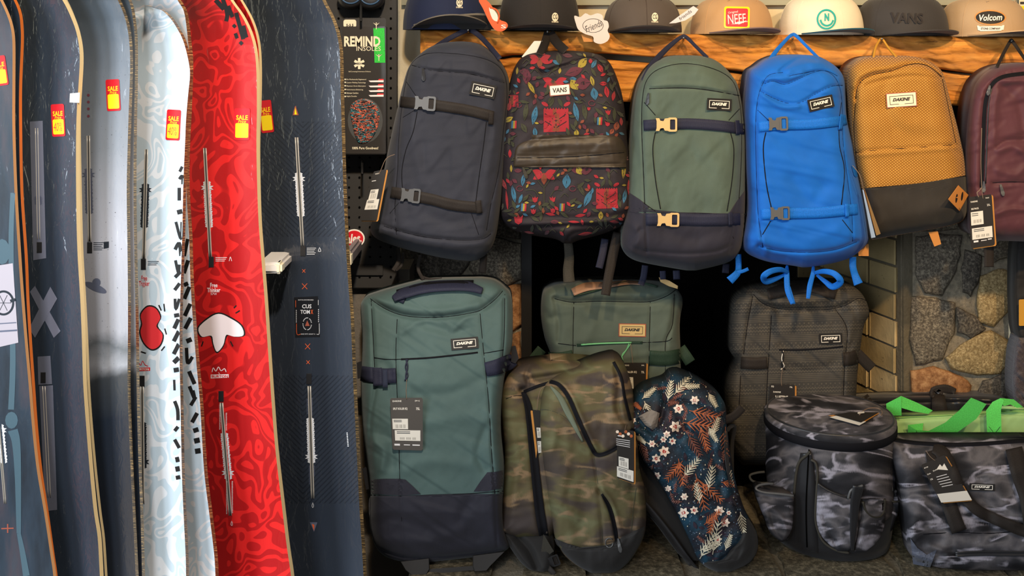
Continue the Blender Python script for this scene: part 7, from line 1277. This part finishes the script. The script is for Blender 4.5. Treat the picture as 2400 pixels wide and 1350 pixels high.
def ctext(base, s_, x, y, h, m, root, **k):
    from mathutils import Matrix
    o = text(base, s_, x, y, h, m, None, **k); Mx = Matrix.Translation(root.location) @ root.rotation_euler.to_matrix().to_4x4(); o.data.transform(Mx.inverted()); o.parent = root; return o
cplate('under_brim', Plane3((970, 62, 2.575), (1200, 66, 2.575), (1080, 30, 2.56)), [tuple(v) for v in smooth([(974, 62), (1010, 50), (1060, 40), (1110, 36), (1142, 38), (1172, 56), (1196, 67), (1100, 69), (1010, 68)], 3, True)], M['blackcanvas'], r1, .002, 0)
o = tube('brim_edge', None, [(970, 60, 2.572), (1010, 49, 2.566), (1060, 39, 2.56), (1110, 34, 2.56), (1142, 35, 2.56)], .0032, fabs['greyb'], None); into(o, r1)
for rt, bs, x, y in ((r1, b1, 1077, 6), (r2, b2, 1301, 40), (r3, b3, 1535, 40)):
    cplate('round_patch', bs, rot(ell(15, 21, 16), x, y, 0), M['cream'], rt, .0012, .0005); ctext(bs, 'CG', x, y - 1, 11, M['ink'], rt, w=10, bold=.01, off=.0028); ctext(bs, 'friends', x, y + 11, 4, M['cream'], rt, w=16, bold=.02, off=.0022)
r4, b4, c4 = capbuild('tan flat brim cap with a red and yellow rectangular patch', 1714, 80, 188, 84, (fabs['tanc'], fabs['mauve'], fabs['mauve'], fabs['tanc']), 14, 176, .065, 2, 3, .15, 2.68)
cplate('patch_edge', b4, rot(rrect(60, 51, 5), 1727, 41, 1), M['yellow'], r4, .001, .0008); cplate('patch', b4, rot(rrect(52, 43, 4), 1727, 41, 1), plain('patch_red', (214, 48, 58), .6), r4, .0012, .0014)
ctext(b4, 'NEFF', 1727, 44, 22, M['white'], r4, w=42, a=-4, bold=.0, off=.0036); ctext(b4, 'Original', 1718, 29, 6, M['white'], r4, w=23, a=-8, off=.0036); ctext(b4, 'Co', 1749, 50, 4, M['white'], r4, off=.0036); cplate('bolt_line', b4, [(1712, 57), (1730, 54), (1728, 51), (1752, 49), (1730, 58), (1732, 56)], M['white'], r4, .0003, .0036)
r5, b5, c5 = capbuild('cream cap with a teal round N smile emblem and dark teal brim', 1925, 82, 190, 90, (fabs['creamc'], fabs['tealb'], fabs['tealb'], fabs['creamc']), 14, 178, .065, 2, 3, .15, 2.68)
cplate('emblem_ring', b5, rot(ell(46, 48, 28), 1937, 45, 0), M['teal'], r5, .0015, .001, hole=rot(ell(38, 40, 28), 1937, 45, 0)); ctext(b5, 'N', 1938, 40, 18, M['teal'], r5, w=11, bold=.05, off=.0025)
pr = Print(); pr.line([(1923, 46), (1927, 55), (1937, 60), (1948, 56), (1953, 47)], 4, M['teal']); o = pr.build('emblem_smile', b5, None, .0025)
into(o, r5)
r6, b6, c6 = capbuild('dark charcoal felt cap with tonal raised lettering', 2112, 84, 208, 92, (fabs['felt'], fabs['felt'], fabs['felt'], fabs['felt']), 12, 190, .055, 1, 3, .1, 2.68)
ctext(b6, 'VANS', 2125, 42, 25, plain('tonal_letters', (40, 36, 36), .8), r6, w=78, a=2, bold=.02, off=.0035)
r7, b7, c7 = capbuild('khaki cap with a black oval script patch, last on the right', 2304, 86, 196, 88, (fabs['khaki'], fabs['khaki'], fabs['blackc'], fabs['khaki']), 14, 184, .065, 2, 3, .2, 2.68)
cplate('patch_edge', b7, rot(ell(74, 36, 28), 2321, 41, 1), M['tan'], r7, .0008, .0006); cplate('patch', b7, rot(ell(68, 30, 28), 2321, 41, 1), M['black'], r7, .001, .0012); ctext(b7, 'Volcom', 2322, 41, 15, M['white'], r7, w=54, a=-2, shear=.25, bold=.02, off=.0032); cplate('banner', b7, [(2290, 60), (2294, 60), (2296, 62), (2348, 61), (2350, 59), (2354, 59), (2352, 70), (2348, 70), (2346, 72), (2298, 73), (2295, 71), (2292, 71)], M['white'], r7, .001, .001); ctext(b7, 'STONE COMPANY', 2322, 67, 5, M['ink'], r7, w=46, bold=.02, off=.003)
# swing tags on the caps
g1 = empty('swing_tag', p1(1165, 30, 2.54), 'orange and white shaped swing tag hanging off the navy cap', 'tag'); K = Const(2.53)
plate('card', K, smooth([(1122, 0), (1140, 0), (1158, 22), (1170, 45), (1186, 52), (1190, 62), (1178, 73), (1160, 70), (1146, 50), (1132, 20)], 3, True), M['orange'], g1, .001, 0); plate('card_face', K, smooth([(1146, 18), (1158, 24), (1166, 36), (1166, 50), (1154, 44)], 3, True), M['white'], g1, .0004, .0012); tube('card_ring', K, [(1148, 18), (1162, 22), (1170, 36), (1166, 54)], .002, M['orange'], g1, .002); text(K, 's', 1180, 62, 9, M['white'], g1, off=.0024, w=12)
g2 = empty('swing_tag', p1(1388, 60, 2.56), 'white scalloped swing tag between the black and charcoal caps', 'tag'); K = Const(2.55)
plate('card', K, smooth([(1346, 37), (1360, 40), (1372, 31), (1384, 36), (1400, 31), (1412, 36), (1414, 46), (1424, 50), (1427, 62), (1424, 72), (1429, 84), (1424, 96), (1408, 103), (1392, 98), (1390, 86), (1372, 80), (1356, 70), (1350, 56)], 3, True), plain('pale_card', (206, 196, 188), .6), g2, .001, 0)
tube('oval_print', K, [(1390 + 24 * math.cos(a), 60 + 16 * math.sin(a)) for a in np.linspace(0, math.tau, 14)], .0006, M['ink'], g2, .0012); text(K, 'Friends', 1391, 61, 15, M['ink'], g2, w=42, a=-24, shear=.3, bold=-.01, off=.0024)
plate('price_card', Const(2.565), [(1362, 80), (1388, 83), (1390, 98), (1368, 98)], M['tan'], g2, .001, 0)
g3 = empty('swing_tag', p1(1608, 38, 2.56), 'pale triangular swing tag sticking out of the charcoal cap', 'tag'); K = Const(2.56); plate('card', K, [(1568, 55), (1596, 34), (1625, 14), (1637, 22), (1628, 34), (1606, 48), (1584, 54)], plain('pale_card_b', (206, 198, 196), .6), g3, .001, 0); text(K, 'friends', 1606, 35, 8, M['ink'], g3, w=34, a=-36, bold=-.005, off=.0016)
